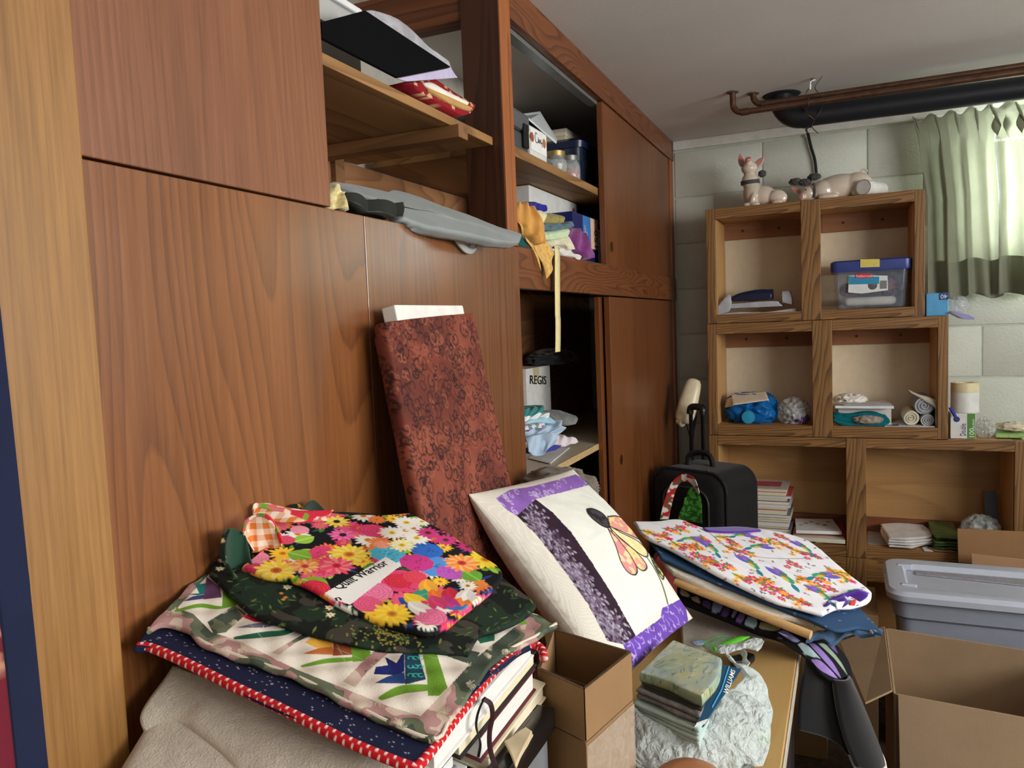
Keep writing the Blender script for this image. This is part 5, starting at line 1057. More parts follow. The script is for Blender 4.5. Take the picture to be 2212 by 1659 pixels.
# bits of card lying behind the tote against the bookcase
tag(quad_slab('thin_board', zp(RB_, [(1010, 195), (1864, 255), (1864, 372), (1040, 285)]), .537, .004, plain('grey_speckled_board', (150, 148, 158), var=.15, vs=120), box=((.906, 1.338), (2.622, 2.822))), 'thin grey speckled board lying in the tote lid', 'board')
def upright(name, q, y, th, m, label, cat, lean=0.0):
    P = [ony(x, yy, y) for x, yy in q]; P = [p+np.array([0, lean*(p[2]-P[2][2]), 0]) for p in P]
    o = MB().prism(P, (0, th, 0)).build(name, m, None, bevel=.001); return tag(o, label, cat)
tcard = cardboard('tan_cardboard_far', (166, 126, 88))
upright('cardboard_sheet', [(2068, 1142), (2240, 1150), (2240, 1230), (2070, 1215)], 3.17, .006, tcard, 'upright brown cardboard sheet leaning on the wide bookcase', 'cardboard')
upright('cardboard_sheet', [(2098, 1196), (2240, 1212), (2240, 1240), (2100, 1225)], 3.10, .006, cardboard('peach_cardboard', (190, 148, 112)), 'lower peach cardboard strip in front of the brown sheet', 'cardboard')
# big open carton
bc = empty('large_carton', (1.05, 2.12, 0), 'large open cardboard carton with flaps folded out in front of the tote', 'carton')
cardb = cardboard('kraft_cardboard_big', (168, 142, 112)); BZ = .50
FL, BL = onz(1933, 1497, BZ), onz(1918, 1358, BZ); FR, BRr = onz(2330, 1570, BZ), onz(2330, 1423, BZ)
FL[0] = BL[0] = (FL[0]+BL[0])/2; th = .005
def quadwall(name, a, b, z0, z1, off, parent=bc, m=None):
    o = np.array(off); A0, B0, A1, B1 = np.array([a[0], a[1], z0]), np.array([b[0], b[1], z0]), np.array([a[0], a[1], z1]), np.array([b[0], b[1], z1])
    return MB().hexa([A0, B0, B0+o, A0+o, A1, B1, B1+o, A1+o]).build(name, m or cardb, parent, bevel=.001)
quadwall('wall', BL, BRr, 0, BZ, (0, th, 0)); quadwall('wall', FL, FR, 0, BZ, (0, -th, 0)); quadwall('wall', FL, BL, 0, BZ, (-th, 0, 0)); quadwall('wall', FR, BRr, 0, BZ, (th, 0, 0))
MB().hexa([(*FL[:2], .001), (*FR[:2], .001), (*BRr[:2], .001), (*BL[:2], .001), (*FL[:2], .006), (*FR[:2], .006), (*BRr[:2], .006), (*BL[:2], .006)]).build('bottom', cardb, bc)
def flap(name, a, b, c, d, n, m=None):
    n = np.array(n)*th; return MB().hexa([a, b, c, d, a+n, b+n, c+n, d+n]).build(name, m or cardb, bc, bevel=.001)
# left flap hangs out, down and to the left; front flap hangs towards the desk chair side
def rayx(px, py, x): return onx(px, py, x)
lf = [BL+[-.006, 0, .002], FL+[-.006, 0, .002], ony(1870, 1522, FL[1]-.03), ony(1815, 1390, BL[1]-.06)]
flap('flap', *lf, (-.3, 0, .95))
ff = [FL+[0.004, -.008, .002], FR+[0, -.008, .002], FR+[0, -.10, -.21], FL+[0.004, -.10, -.21]]
flap('flap', *ff, (0, -.9, .4))
flap('flap', BRr+[0, 0, .002], FR+[.0, 0, .002], FR+[.2, 0, .05], BRr+[.2, 0, .05], (0, 0, 1))
# brown carton standing between tote and pile
tag(boxo('dark_carton', (.66, .79, 2.62, 2.9, 0, .44), card, bevel=.002), 'closed brown carton standing beside the grey tote', 'carton')
tag(boxo('floor_carton', (.46, .64, 2.5, 2.8, 0, .40), card, bevel=.002), 'small brown carton on the carpet behind the desk', 'carton')
# suitcase
sc = empty('suitcase', (.205, 2.925, 0), 'black soft-sided wheeled suitcase with pull handle before the bookcase', 'suitcase')
nyl = fb('black_nylon', (26, 27, 29), rough=.55, var=.2, sheen=.1); nylg = fb('worn_nylon', (58, 58, 56), rough=.6, var=.2)
SX0, SX1, SY0, SY1, SZ = .045, .365, 2.80, 3.05, .845
def yring(y, d, r=.07):
    return [(x, y, zz) for x, zz in rrect(SX0+d, SX1-d, .05+d, SZ-d, r)]
loft(MB(), [yring(SY0, .035), yring(SY0+.006, .015), yring(SY0+.025, .0), yring(SY1-.02, .0), yring(SY1, .02)]).build('suitcase_body', nyl, sc, smooth=True)
MB().tube([(*p[:1], SY0+.018, p[2]) for p in yring(SY0, -.001, .07)]+[(yring(SY0, -.001)[0][0], SY0+.018, yring(SY0, -.001)[0][2])], .005, 8).build('piping', nyl, sc, smooth=True)
MB().tube([(*p[:1], SY0-.004, p[2]) for p in yring(SY0, .06, .06)]+[(yring(SY0, .06, .06)[0][0], SY0-.004, yring(SY0, .06, .06)[0][2])], .004, 8).build('pocket_zip', plain('zip_dark', (48, 48, 50), rough=.5), sc, smooth=True)
boxo('front_pocket', (SX0+.05, SX1-.05, SY0-.012, SY0+.03, .10, .62), nyl, sc, .012, bseg=3)
MB().tube(curve([(.145, 2.91, SZ-.004), (.15, 2.91, SZ+.035), (.185, 2.92, SZ+.05), (.225, 2.93, SZ+.04), (.24, 2.93, SZ-.004)], 16), .013, 10, rb=.009).build('carry_handle', plain('handle_rubber', (20, 20, 22), rough=.4), sc, smooth=True)
for xx in (.075, .30): MB().tube([(xx*.25+.03, 3.07, .3), (xx*.25+.03, 3.07, 1.03)], .008, 8).build('handle_rod', plain('rod_black%d' % int(xx*100), (24, 24, 26), rough=.3, metal=.6), sc, smooth=True)
MB().tube(curve([(.045, 3.07, 1.02), (.05, 3.07, 1.045), (.078, 3.07, 1.05), (.106, 3.07, 1.045), (.108, 3.07, 1.02)], 14), .014, 10).build('pull_grip', 'black_plastic', sc, smooth=True)
MB().tube([(.262, 2.83, SZ-.012), (.275, 2.84, SZ+.004), (.29, 2.84, SZ-.006)], .005, 8).build('zip_pull', plain('zip_metal', (190, 190, 186), rough=.25, metal=1), sc, smooth=True)
pt = ony(1605, 1105, SY0+.05); MB().lathe([(.018, .0), (.016, .003), (0, .004)], (SX1+.0, SY0+.08, .60), 20, ax=(1, 0, 0)).build('badge', plain('badge_white', (214, 206, 206), rough=.3), sc)
for xx in (.09, .32):
    MB().lathe([(.0, -.012), (.025, -.012), (.028, 0), (.025, .012), (0, .012)], (xx, 3.02, .028), 20, ax=(1, 0, 0)).build('wheel', 'black_plastic', sc, smooth=True)
boxo('foot', (.08, .33, SY0+.02, SY0+.05, 0, .06), 'black_plastic', sc, .008)
sc.rotation_euler = (0, 0, -.42)
# tote bag handles with poppy print outside and green inside, hanging on the suitcase front
def paint_poppy(cv):
    cv.fill((222, 214, 204)); n = fbm(cv.A*55, cv.B*55, 2, 1); cv.mix((n > .52)*1.0, (176, 34, 40)); cv.mix((fbm(cv.A*70, cv.B*70, 2, 5) > .66)*1.0, (70, 96, 56))
def paint_vine(cv):
    cv.fill((26, 66, 22)); n = fbm(cv.A*90, cv.B*90, 2, 1); cv.mix((n > .55)*1.0, (58, 124, 34))
k = lambda pts: zp(RK, pts); ys = [2.74, 2.75, 2.76, 2.76, 2.75, 2.74]
hb = empty('poppy_handbag', (.13, 2.73, 0), 'cloth bag with poppy-print handles lined in green, before the black suitcase', 'bag')
band('handle', k([(70, 985), (95, 880), (140, 770), (205, 722), (270, 745), (300, 830)]), k([(120, 985), (145, 880), (170, 800), (205, 765), (255, 780), (292, 840)]), ys, [q+.012 for q in ys], paintm, hb, paint=paint_poppy, th=.003)
band('handle_lining', k([(175, 985), (190, 930), (215, 880), (235, 820), (262, 800), (290, 860)]), k([(318, 1010), (316, 960), (314, 900), (305, 850), (295, 830), (292, 850)]), [2.77]*6, [2.765]*6, paintm, hb, paint=paint_vine, th=.003)
band('handle_lining', k([(175, 990), (185, 950), (205, 910), (215, 860)]), k([(230, 1000), (240, 950), (245, 900), (240, 850)]), [2.75]*4, [2.755]*4, paintm, hb, paint=paint_vine, th=.003)
crumple('bag_body', (.17, 2.70, .29), (.12, .05, .285), fb('poppy_body', (150, 60, 56), var=.3), hb, amp=.12, seed=4, floor=.0, sq=4)
# lamp
lm = empty('floor_lamp', (.088, 3.27, 0), 'small cream lamp with a long rounded head behind the suitcase', 'lamp')
crm = plain('lamp_cream_plastic', (226, 212, 178), rough=.3); a, b = ony(1497, 832, 3.22), ony(1478, 905, 3.18)
d = (b-a)/np.linalg.norm(b-a); side = np.cross(d, [0, -1, 0]); side /= np.linalg.norm(side); fw = np.cross(side, d); rings = []
for t, w in ((-.028, .010), (-.022, .024), (-.008, .032), (.02, .036), (.08, .040), (.13, .040), (.15, .036), (.162, .024), (.166, .010)):
    c = a+d*t; rings.append([tuple(c+side*w*math.cos(q*PI/10)+fw*w*.62*math.sin(q*PI/10)) for q in range(20)])
loft(MB(), rings).build('lamp_head', crm, lm, smooth=True)
MB().tube([a+d*.155-fw*.012+side*.02, a+d*.162], .02, 12).build('switch', crm, lm, smooth=True)
c = a+d*.05-fw*.024; MB().tube(curve([tuple(c), (c[0]+.01, 3.28, c[2]-.08), (.09, 3.285, .8), (.088, 3.28, .02)], 20), .0055, 8).build('stem', plain('stem_black', (20, 20, 22), rough=.4), lm, smooth=True)
MB().tube(curve([tuple(b), tuple(b+[.012, .02, -.05]), (b[0]+.02, 3.22, .86), (b[0]+.022, 3.23, .70)], 16), .003, 6).build('cord', 'black_plastic', lm, smooth=True)
MB().lathe([(.0, 0), (.085, 0), (.085, .012), (.07, .02), (.0, .024)], (.088, 3.27, 0), 28).build('base', crm, lm, smooth=True)
# wall hanging at the near end of the cupboard
def paint_hang(cv):
    cv.fill((104, 26, 42)); g = random.Random(3); cv.aa = .0012
    for k_ in range(130):
        x, y = g.uniform(cv.A.min(), cv.A.max()), g.uniform(cv.B.min(), cv.B.max()); a = g.uniform(0, 6.28)
        for q in range(7):
            t = a+(q-3)*.38; cv.leaf(x, y, g.uniform(.014, .022), .0022, t, (178, 128, 104), False)
hx0, hx1 = .022, .034; gr = lambda y0, y1, x, z0=.765, z1=1.62: np.array([[[x+.004*math.sin(yy*24+zz*3), yy+(1.1-zz)*.016, zz] for yy in np.linspace(y0, y1, 70)] for zz in np.linspace(z1, z0, 150)])
wh = shell('wall_hanging', gr(.02, .415, .033), gr(.02, .415, .026), paintm, None, paint_hang, (np.array([.03, .2, .9]), np.array([1., 0, 0])))
tag(wh, 'burgundy fern-print quilted hanging with navy binding on the tan board', 'wall hanging')
shell('binding', gr(.409, .4345, .0355), gr(.409, .4345, .0255), fb('navy_binding', (22, 30, 58)), wh)
boxo('hanging_rod', (.022, .034, .0, .44, 1.615, 1.635), darkw, wh, .003)
# brown-grey cloth behind the pillow
cz = ony(1225, 1035, 1.62); o = crumple('taupe_cloth', tuple(cz+[-.02, .0, -.02]), (.085, .06, .042), fb('taupe', (112, 104, 92), var=.15), amp=.22, seed=6, freq=2.2, floor=.955, sub=5); tag(o, 'crumpled taupe cloth tucked behind the white pillow', 'cloth')
o = crumple('taupe_heap', (.12, 1.66, .85), (.10, .10, .11), fb('dark_cloth_heap', (60, 56, 50)), amp=.15, seed=9, floor=DZ, sq=3); tag(o, 'dark grey cloth heap supporting the taupe cloth behind the pillow', 'cloth')

# ------------------------------------------------------------------ things in the cupboard, upper left bay
c1 = lambda pts: zp(C1, pts); c2 = lambda pts: zp(C2, pts); c3 = lambda pts: zp(C3, pts)
SHL = 1.830
# leaning black portfolio: its lower long edge rests on the shelf front, tilted up and back
def sheet(name, q, depths, th, m, parent=None, axis='x', label=None, cat=None, nrm=None, bevel=.001):
    """flat plate through photo pixels, each at its own x (or y) position in the place"""
    P = [onx(*p, d) if axis == 'x' else ony(*p, d) for p, d in zip(q, depths)]; n = np.cross(P[1]-P[0], P[-1]-P[0]); n /= np.linalg.norm(n)
    if nrm is not None and n @ np.array(nrm) < 0: n = -n
    o = MB().prism(P, n*th).build(name, m, parent, bevel=bevel); return tag(o, label, cat) if label else o
bm_ = plain('portfolio_black', (8, 8, 10), rough=.9, spec=.1)
pf = sheet('black_portfolio', c1([(85, 150), (365, 75), (915, 435), (575, 503), (85, 250)]), [-.030, -.045, -.045, -.024, -.024], .006, bm_, label='thin black portfolio board lying tilted on the upper shelf', cat='portfolio', nrm=(0, 0, 1))
clr = clear_plastic('clear_sheet', (236, 236, 244), alpha=.42, rough=.1, crinkle=18)
o = slab('plastic_sheet', c1([(365, 72), (420, 66), (500, 85), (600, 125), (680, 190), (780, 290), (905, 380), (930, 430)]), c1([(930, 430), (950, 465), (968, 500)]), c1([(365, 80), (550, 200), (750, 330), (915, 440), (968, 500)]), c1([(365, 72), (364, 76), (365, 80)]), (onx(*c1([(915, 435)])[0], -.050), np.array([.55, -.35, .35])), .0012, clr, n=50, m=12, disp=lambda s, u, a, b: .004*(fbm(a*40, b*40, 2, 3)-.5)); tag(o, 'crinkled clear plastic sheet over the black portfolio', 'plastic sheet')
pur = plain('lilac_paper', (196, 186, 216), rough=.5)
sheet('lilac_folder', c1([(580, 506), (915, 438), (968, 500), (640, 524)]), [-.034, -.046, -.046, -.034], .003, pur, label='pale lilac folder showing below the black portfolio', cat='folder', nrm=(0, 0, 1))
w = empty('label_printer', tuple(onx(*c1([(200, 110)])[0], -.10)), 'small grey and white office machine behind the black portfolio', 'machine')
a = onx(*c1([(90, 128)])[0], -.09); w0, w1 = onx(*c1([(235, 22)])[0], -.11), onx(*c1([(350, 72)])[0], -.11); zw = (w0[2]+w1[2])/2
MB().box(-.22, -.112, a[1]-.03, w1[1], SHL, zw-.006).build('machine_body', plain('machine_grey', (176, 176, 172), rough=.4), w, bevel=.006); MB().box(-.16, -.108, a[1]-.02, a[1]+.07, a[2]-.012, a[2]+.016).build('paper_slot', 'black_plastic', w, bevel=.003)
MB().box(-.222, -.106, a[1]-.032, w1[1]+.002, zw-.006, zw+.006).build('machine_lid', plain('bar_white', (226, 228, 228), rough=.4), w, bevel=.003)
def paint_red(cv):
    cv.fill((140, 24, 34)); g = random.Random(2)
    for k in range(70):
        x, y = g.uniform(cv.A.min(), cv.A.max()), g.uniform(cv.B.min(), cv.B.max()); cv.daisy(x, y, .0065, 5, (214, 178, 132), (206, 160, 100), w=.3)
rp = (onx(*c1([(900, 650)])[0], -.032), np.array([.9, -.1, .35]))
rd = slab('red_floral_fabric', c1([(650, 528), (800, 500), (830, 505), (960, 595), (1068, 660)]), c1([(1068, 660), (1068, 690), (1055, 725)]), c1([(690, 565), (820, 640), (950, 715), (1010, 738), (1055, 725)]), c1([(650, 528), (665, 545), (690, 565)]), rp, .05, paintm, n=90, m=40, disp=lambda s, u, a, b: .008*np.sin(PI*u), paint=paint_red, under=lambda P: P+np.array([-.08, 0, 0]), rim=2, zmin=SHL)
tag(rd, 'red floral fabric folded around white cloth on the upper shelf', 'fabric')
slab('white_fold', c1([(755, 530), (810, 530), (900, 580), (1035, 650)]), c1([(1035, 650), (1038, 662), (1035, 672)]), c1([(775, 555), (850, 590), (950, 640), (1035, 672)]), c1([(755, 530), (762, 545), (775, 555)]), (rp[0]+np.array([.009, 0, .002]), rp[1]), .006, fb('white_towel', (226, 220, 206)), rd, n=30, m=8, disp=lambda s, u, a, b: .003*np.sin(PI*u))
slab('gold_fold', c1([(778, 562), (900, 610), (1000, 655), (1058, 685)]), c1([(1058, 685), (1060, 695), (1055, 706)]), c1([(790, 580), (900, 640), (1000, 690), (1055, 706)]), c1([(778, 562), (784, 572), (790, 580)]), (rp[0]+np.array([.009, 0, 0]), rp[1]), .006, fb('gold_trim', (186, 146, 84), weave=250, bump=.8), rd, n=30, m=8, disp=lambda s, u, a, b: .003*np.sin(PI*u))
# silver-grey interfacing drawn over the ledge
gpl = (onx(*c1([(900, 1400)])[0], .013), np.array([.62, -.12, .8])/np.linalg.norm([.62, -.12, .8])); gm = fb('silver_grey_interfacing', (138, 144, 142), rough=.5, var=.06, bump=.12)
o = slab('grey_interfacing', c1([(175, 1170), (400, 1200), (620, 1250), (860, 1310), (1100, 1400), (1370, 1490)]), c1([(1370, 1490), (1374, 1520), (1368, 1550)]), c1([(620, 1400), (750, 1440), (940, 1480), (1100, 1505), (1230, 1540), (1368, 1550)]), c1([(175, 1170), (420, 1290), (600, 1310), (620, 1400)]), gpl, .022, gm, n=80, m=30, disp=lambda s, u, a, b: .008*(fbm(a*16, b*16, 3, 5)-.5)+.006*np.sin(PI*u), under=lambda P: P+np.array([-.03, 0, -.010]))
tag(o, 'silver-grey interfacing folded flat over the cupboard ledge', 'fabric')
slab('fold', c1([(520, 1240), (570, 1215), (700, 1250), (860, 1310)]), c1([(860, 1310), (900, 1340), (930, 1370)]), c1([(530, 1245), (650, 1280), (800, 1330), (930, 1370)]), c1([(520, 1240), (524, 1243), (530, 1245)]), (gpl[0]+np.array([-.05, 0, .012]), gpl[1]), .004, gm, o, n=30, m=8)
vin = plain('dark_vinyl', (38, 42, 38), rough=.35)
o = slab('dark_vinyl_roll', c1([(215, 1240), (330, 1260), (430, 1290), (615, 1305)]), c1([(615, 1305), (622, 1350), (612, 1400)]), c1([(230, 1280), (350, 1340), (480, 1380), (612, 1400)]), c1([(215, 1240), (215, 1260), (230, 1280)]), (onx(*c1([(430, 1320)])[0], -.004), np.array([.8, -.2, .55])), .018, vin, n=50, m=16, disp=lambda s, u, a, b: .008*abs(np.sin(s*7)), under=lambda P: P+np.array([-.05, 0, 0])); tag(o, 'dark olive vinyl folded under the grey interfacing', 'vinyl')
yel = fb('yellow_print', (206, 192, 140), var=.3, vs=120)
o = slab('yellow_print_fabric', c1([(170, 1195), (210, 1190), (265, 1220)]), c1([(265, 1220), (240, 1260), (285, 1335)]), c1([(178, 1320), (230, 1330), (285, 1335)]), c1([(170, 1195), (172, 1260), (178, 1320)]), (onx(*c1([(220, 1260)])[0], -.008), np.array([.85, -.3, .4])), .010, yel, n=20, m=20, disp=lambda s, u, a, b: .006*np.sin(s*6+u*4), under=lambda P: P+np.array([-.03, 0, 0])); tag(o, 'yellow printed fabric corner by the upper panel edge', 'fabric')
bagl = translucent('bag_loop_film', (232, 234, 232), fac=.4, rough=.3)
P = [onx(*q, .012) for q in c1([(945, 1490), (985, 1550), (1030, 1600), (1070, 1608), (1095, 1580), (1095, 1540), (1060, 1500)])]; o = MB().tube(curve(P, 24), .0065, 8, rb=.003).build('bag_handle_loop', bagl, smooth=True); tag(o, 'white plastic bag handle looping down over the plywood ledge', 'plastic bag')
P = [onx(*q, .009) for q in c1([(945, 1490), (990, 1530), (1040, 1590)])]; MB().tube(curve(P, 14), .006, 8, rb=.002).build('film_tail', bagl, o, smooth=True)
o = MB().tube([onx(*c1([(935, 1330)])[0], -.16), onx(*c1([(1040, 1332)])[0], -.16)], .006, 10).build('metal_rod', plain('rod_metal', (90, 92, 92), rough=.3, metal=.8), smooth=True); o.location.z = 1.572; tag(o, 'short grey metal rod lying at the back of the cupboard', 'rod')

# ------------------------------------------------------------------ upper right bay, upper shelf
SR = 1.838
b = empty('grey_toolbox', (-.12, 1.80, SR), 'dark grey plastic toolbox on the shelf behind the stile', 'box')
p0 = onx(*c2([(275, 490)])[0], -.05); p1 = onx(*c2([(165, 170)])[0], -.05)
boxo('box_body', (-.20, -.05, 1.70, p0[1], SR, p1[2]-.05), plain('toolbox_grey', (70, 72, 74), rough=.45), b, .008); boxo('box_lid', (-.205, -.045, 1.695, p0[1]+.004, p1[2]-.048, p1[2]), plain('toolbox_lid', (88, 90, 92), rough=.4), b, .010); boxo('latch', (-.048, -.04, p0[1]-.05, p0[1]-.02, p1[2]-.09, p1[2]-.03), 'black_plastic', b, .003)
wbx = plain('white_box_card', (214, 214, 210), rough=.5)
q0, q1 = onx(*c2([(278, 480)])[0], -.055), onx(*c2([(405, 530)])[0], -.055); zt_ = onx(*c2([(340, 332)])[0], -.055)[2]
cb = empty('photo_box', ((-.14), (q0[1]+q1[1])/2, SR), 'white lidded picture box with printed scene on the upper shelf', 'box'); y0_, y1_ = q0[1]+.008, q1[1]
boxo('box_body', (-.22, -.056, y0_, y1_, SR, zt_), wbx, cb, .002)
lidp = [onx(*q, x) for q, x in zip(c2([(270, 262), (235, 232), (355, 214), (476, 412), (470, 436)]), (-.052, -.16, -.17, -.060, -.055))]
MB().prism(lidp, (0, 0, .006)).build('box_lid', plain('lid_pale', (206, 212, 212), rough=.4), cb, bevel=.001)
def lab(name, y0, y1, z0, z1, x, m, parent): return boxo(name, (x, x+.0012, y0, y1, z0, z1), m, parent, 0)
zl = SR+(zt_-SR)*.30; zh = zt_-.004
lab('printed_label', y0_+.004, y1_-.004, zl, zh, -.0555, plain('label_white', (232, 232, 228)), cb)
for f, c in ((.1, (150, 80, 50)), (.82, (176, 110, 70))): MB().lathe([(.013, .0), (.0, .0006)], (-.0542, y0_+(y1_-y0_)*f, (zl+zh)/2+.004), 16, ax=(1, 0, 0)).build('printed_picture', plain('pic%d' % int(f*100), c, var=.4, vs=200), cb)
yc_, zc_, hh = y0_+(y1_-y0_)*.26, (zl+zh)/2-.006, .026; ww = (y1_-y0_)*.42
MB().tube(curve([(-.0540, yc_+ww*u_, zc_+hh*v_) for u_, v_ in ((.30, .95), (.12, 1.0), (.0, .6), (.08, .15), (.3, .05), (.45, .3), (.45, .7), (.5, .1), (.62, .55), (.68, .1), (.82, .6), (.85, .15), (1.0, .35), (.98, -.15))], 60), .0011, 6).build('script_stroke', plain('script_black', (60, 60, 66)), cb)
navyb = plain('navy_bin', (24, 34, 66), rough=.3); navyc = clear_plastic('dark_clear_bin', (40, 52, 72), alpha=.7, rough=.15, bump=.05)
r0 = onx(*c2([(640, 550)])[0], -.08); zl0 = onx(*c2([(640, 385)])[0], -.08)[2]
nb = empty('lidded_bin', (-.22, r0[1]+.2, SR), 'clear storage bin with navy lid on the upper shelf', 'bin'); yA, yB = r0[1], r0[1]+.42
loft(MB(), [rr3((-.36, -.085, yA+.006, yB-.01), .02, SR), rr3((-.37, -.078, yA, yB), .02, zl0-.03)]).build('bin_body', navyc, nb, smooth=True)
loft(MB(), [rr3((-.378, -.07, yA-.008, yB+.008), .025, zl0-.032), rr3((-.38, -.068, yA-.01, yB+.01), .025, zl0-.012), rr3((-.36, -.085, yA+.01, yB-.01), .02, zl0)]).build('bin_lid', navyb, nb, smooth=True)
boxo('contents', (-.33, -.11, yA+.03, yB-.03, SR+.004, zl0-.06), plain('bin_contents', (120, 130, 132), var=.4, vs=40), nb, .01)
for k, (w, c, tx) in enumerate((((.13, .20), (206, 196, 170), 'cream paperback lying on the navy bin lid'), ((.12, .18), (222, 214, 190), 'pale booklet on top of the cream paperback'), ((.11, .15), (196, 188, 176), 'loose curled papers topmost on the navy bin'))):
    zz = zl0+.001+k*.016; o = empty('paper_book' if k < 2 else 'paper_stack', (-.2, yA+.2, zz), tx, 'book' if k < 2 else 'papers')
    boxo('page_block', (-.2-w[0]/2, -.2+w[0]/2, yA+.02+k*.02, yA+.02+w[1]+k*.02, zz, zz+.013), pages('paperpile%d' % k, c), o, .001); boxo('cover', (-.2-w[0]/2-.002, -.2+w[0]/2+.002, yA+.018+k*.02, yA+.022+w[1]+k*.02, zz+.013, zz+.0148), plain('papercover%d' % k, tuple(v*.96 for v in c)), o, 0)
glassj = clear_plastic('jar_glass', (226, 232, 230), alpha=.30, rough=.05, bump=.05)
for k, (q, c, tx, lidc) in enumerate((((465, 560), (120, 116, 110), 'small glass jar with a gold lid at the shelf edge', (190, 170, 110)), ((565, 590), (150, 60, 50), 'glass jar of red bits beside the gold-lidded jar', (150, 150, 146)))):
    p = onx(*c2([q])[0], -.075); j = empty('glass_jar', (p[0], p[1], SR), tx, 'jar'); h = p[2]-SR+.012
    MB().lathe([(.0, .001), (.030, .001), (.033, .006), (.033, h*.75), (.026, h*.92), (.026, h)], (p[0], p[1], SR), 24).build('jar_body', glassj, j, smooth=True); MB().lathe([(.0, .004), (.028, .004), (.028, h*.6), (.0, h*.62)], (p[0], p[1], SR), 20).build('jar_contents', plain('jar_fill%d' % k, c, var=.5, vs=120), j); MB().lathe([(.029, h), (.029, h+.014), (.026, h+.016), (0, h+.016)], (p[0], p[1], SR), 24).build('jar_lid', plain('jar_lid%d' % k, lidc, rough=.3, metal=.8), j, smooth=True)
# upper right bay, bottom
CF_ = 1.573
wb2 = empty('white_carton', (-.2, 2.1, CF_), 'white printed carton at the back of the lower bay', 'box'); e0 = onx(*c2([(605, 800)])[0], -.14); zt2 = min(e0[2], 1.8105); yb_ = onx(*c2([(620, 900)])[0], -.14)[1]
boxo('box_body', (-.26, -.14, 2.10, yb_, CF_, zt2), wbx, wb2, .002); boxo('printed_flag', (-.1395, -.1385, yb_-.05, yb_-.03, zt2-.035, zt2-.020), plain('flag_print', (150, 60, 70), var=.5, vs=200), wb2, 0); boxo('red_line', (-.1395, -.1385, 2.11, yb_-.01, zt2-.075, zt2-.072), plain('red_print', (170, 50, 50)), wb2, 0)
nv = empty('navy_carton', (-.1, 2.3, CF_), 'navy and blue carton marked 150 in the cupboard', 'box'); q0 = onx(*c2([(655, 940)])[0], -.05); q1 = onx(*c2([(750, 950)])[0], -.05); zb2 = CF_; yy0, yy1 = q0[1], q1[1]+.02
boxo('box_body', (-.137, -.05, yy0-.09, yy1, CF_, q0[2]), plain('navy_card', (18, 30, 92), rough=.35), nv, .0015)
boxo('front_print', (-.0495, -.0485, yy0, yy0+(yy1-yy0)*.5, q0[2]-.10, q0[2]-.002), plain('blue_card', (60, 120, 190), rough=.35), nv, 0); boxo('number_panel', (-.0495, -.0485, yy0+(yy1-yy0)*.5, yy1-.001, q0[2]-.10, q0[2]-.002), plain('peach_panel', (226, 190, 160), rough=.4), nv, 0)
text('number', '150', (-.0484, yy1-.012, q0[2]-.092), (0, 0, 1), (0, -1, 0), .032, plain('number_ink', (30, 30, 60)), nv, lift=.0008, width=.055)
for kx, tx in ((.024, 'Freezer'), (.046, 'Paper')): text('lettering', tx, (-.0484, yy0+kx, q0[2]-.092), (0, 0, 1), (0, -1, 0), .015, MATS.get('white_ink') or plain('white_ink', (232, 232, 240)), nv, lift=.0008, width=.062 if kx < .03 else .045)
j = onx(*c2([(760, 1000)])[0], -.06); wj = empty('white_bottle', (-.09, yy1+.05, CF_), 'white plastic bottle with label beside the navy carton', 'bottle')
MB().lathe([(.0, 0), (.040, 0), (.042, .01), (.042, .115), (.034, .14), (.018, .152), (.018, .165), (0, .165)], (-.09, yy1+.05, CF_), 28).build('bottle_body', plain('bottle_white', (226, 228, 228), rough=.3), wj, smooth=True); MB().lathe([(.0425, .02), (.0428, .021), (.0428, .10), (.0425, .101)], (-.09, yy1+.05, CF_), 28).build('bottle_label', plain('bottle_label', (206, 210, 214), var=.3, vs=160), wj); MB().lathe([(.02, .16), (.02, .185), (0, .186)], (-.09, yy1+.05, CF_), 20).build('cap', 'black_plastic', wj, smooth=True)
bj = MB().lathe([(.0, 0), (.036, 0), (.038, .012), (.038, .15), (.030, .19), (.02, .205), (0, .206)], (-.185, yb_+.042, CF_), 26).build('black_canister', plain('dark_canister', (34, 36, 42), rough=.35), smooth=True); tag(bj, 'dark rounded canister behind the white bottle', 'canister')
# fabrics heaped on the ledge
def heap(name, T, R, B, L, x, n_, th, m, label, amp=.006, seed=0, depth=.06, nu=40, mv=20, parent=None, cat='fabric', paint=None, fr=25, fold=0.0):
    mid = np.mean(np.array(c2(T+B)), 0); o = slab(name, c2(T), c2(R), c2(B), c2(L), (onx(*mid, x), np.array(n_, float)/np.linalg.norm(n_)), th, m, parent, n=nu, m=mv, disp=lambda s, u, a, b: amp*2*(fbm(a*fr, b*fr, 3, seed)-.5)+amp*np.sin(PI*u)+fold*np.sin(s*14+u*5), under=lambda P: P+np.array([-depth, 0, -.002]), paint=paint)
    return tag(o, label, cat) if label else o
gold = fb('gold_cotton', (206, 150, 74), var=.15); goldp = fb('gold_crackle_print', (212, 168, 92), var=.25, vs=90)
g1 = heap('gold_fabric', [(185, 860), (250, 862), (300, 890)], [(300, 890), (330, 960), (385, 1040), (388, 1150)], [(230, 1010), (300, 1080), (388, 1150)], [(185, 860), (190, 950), (230, 1010)], -.005, (.85, -.35, .4), .01, gold, 'gold cotton hanging in a point over the cupboard rail', .008, 3, fold=.005)
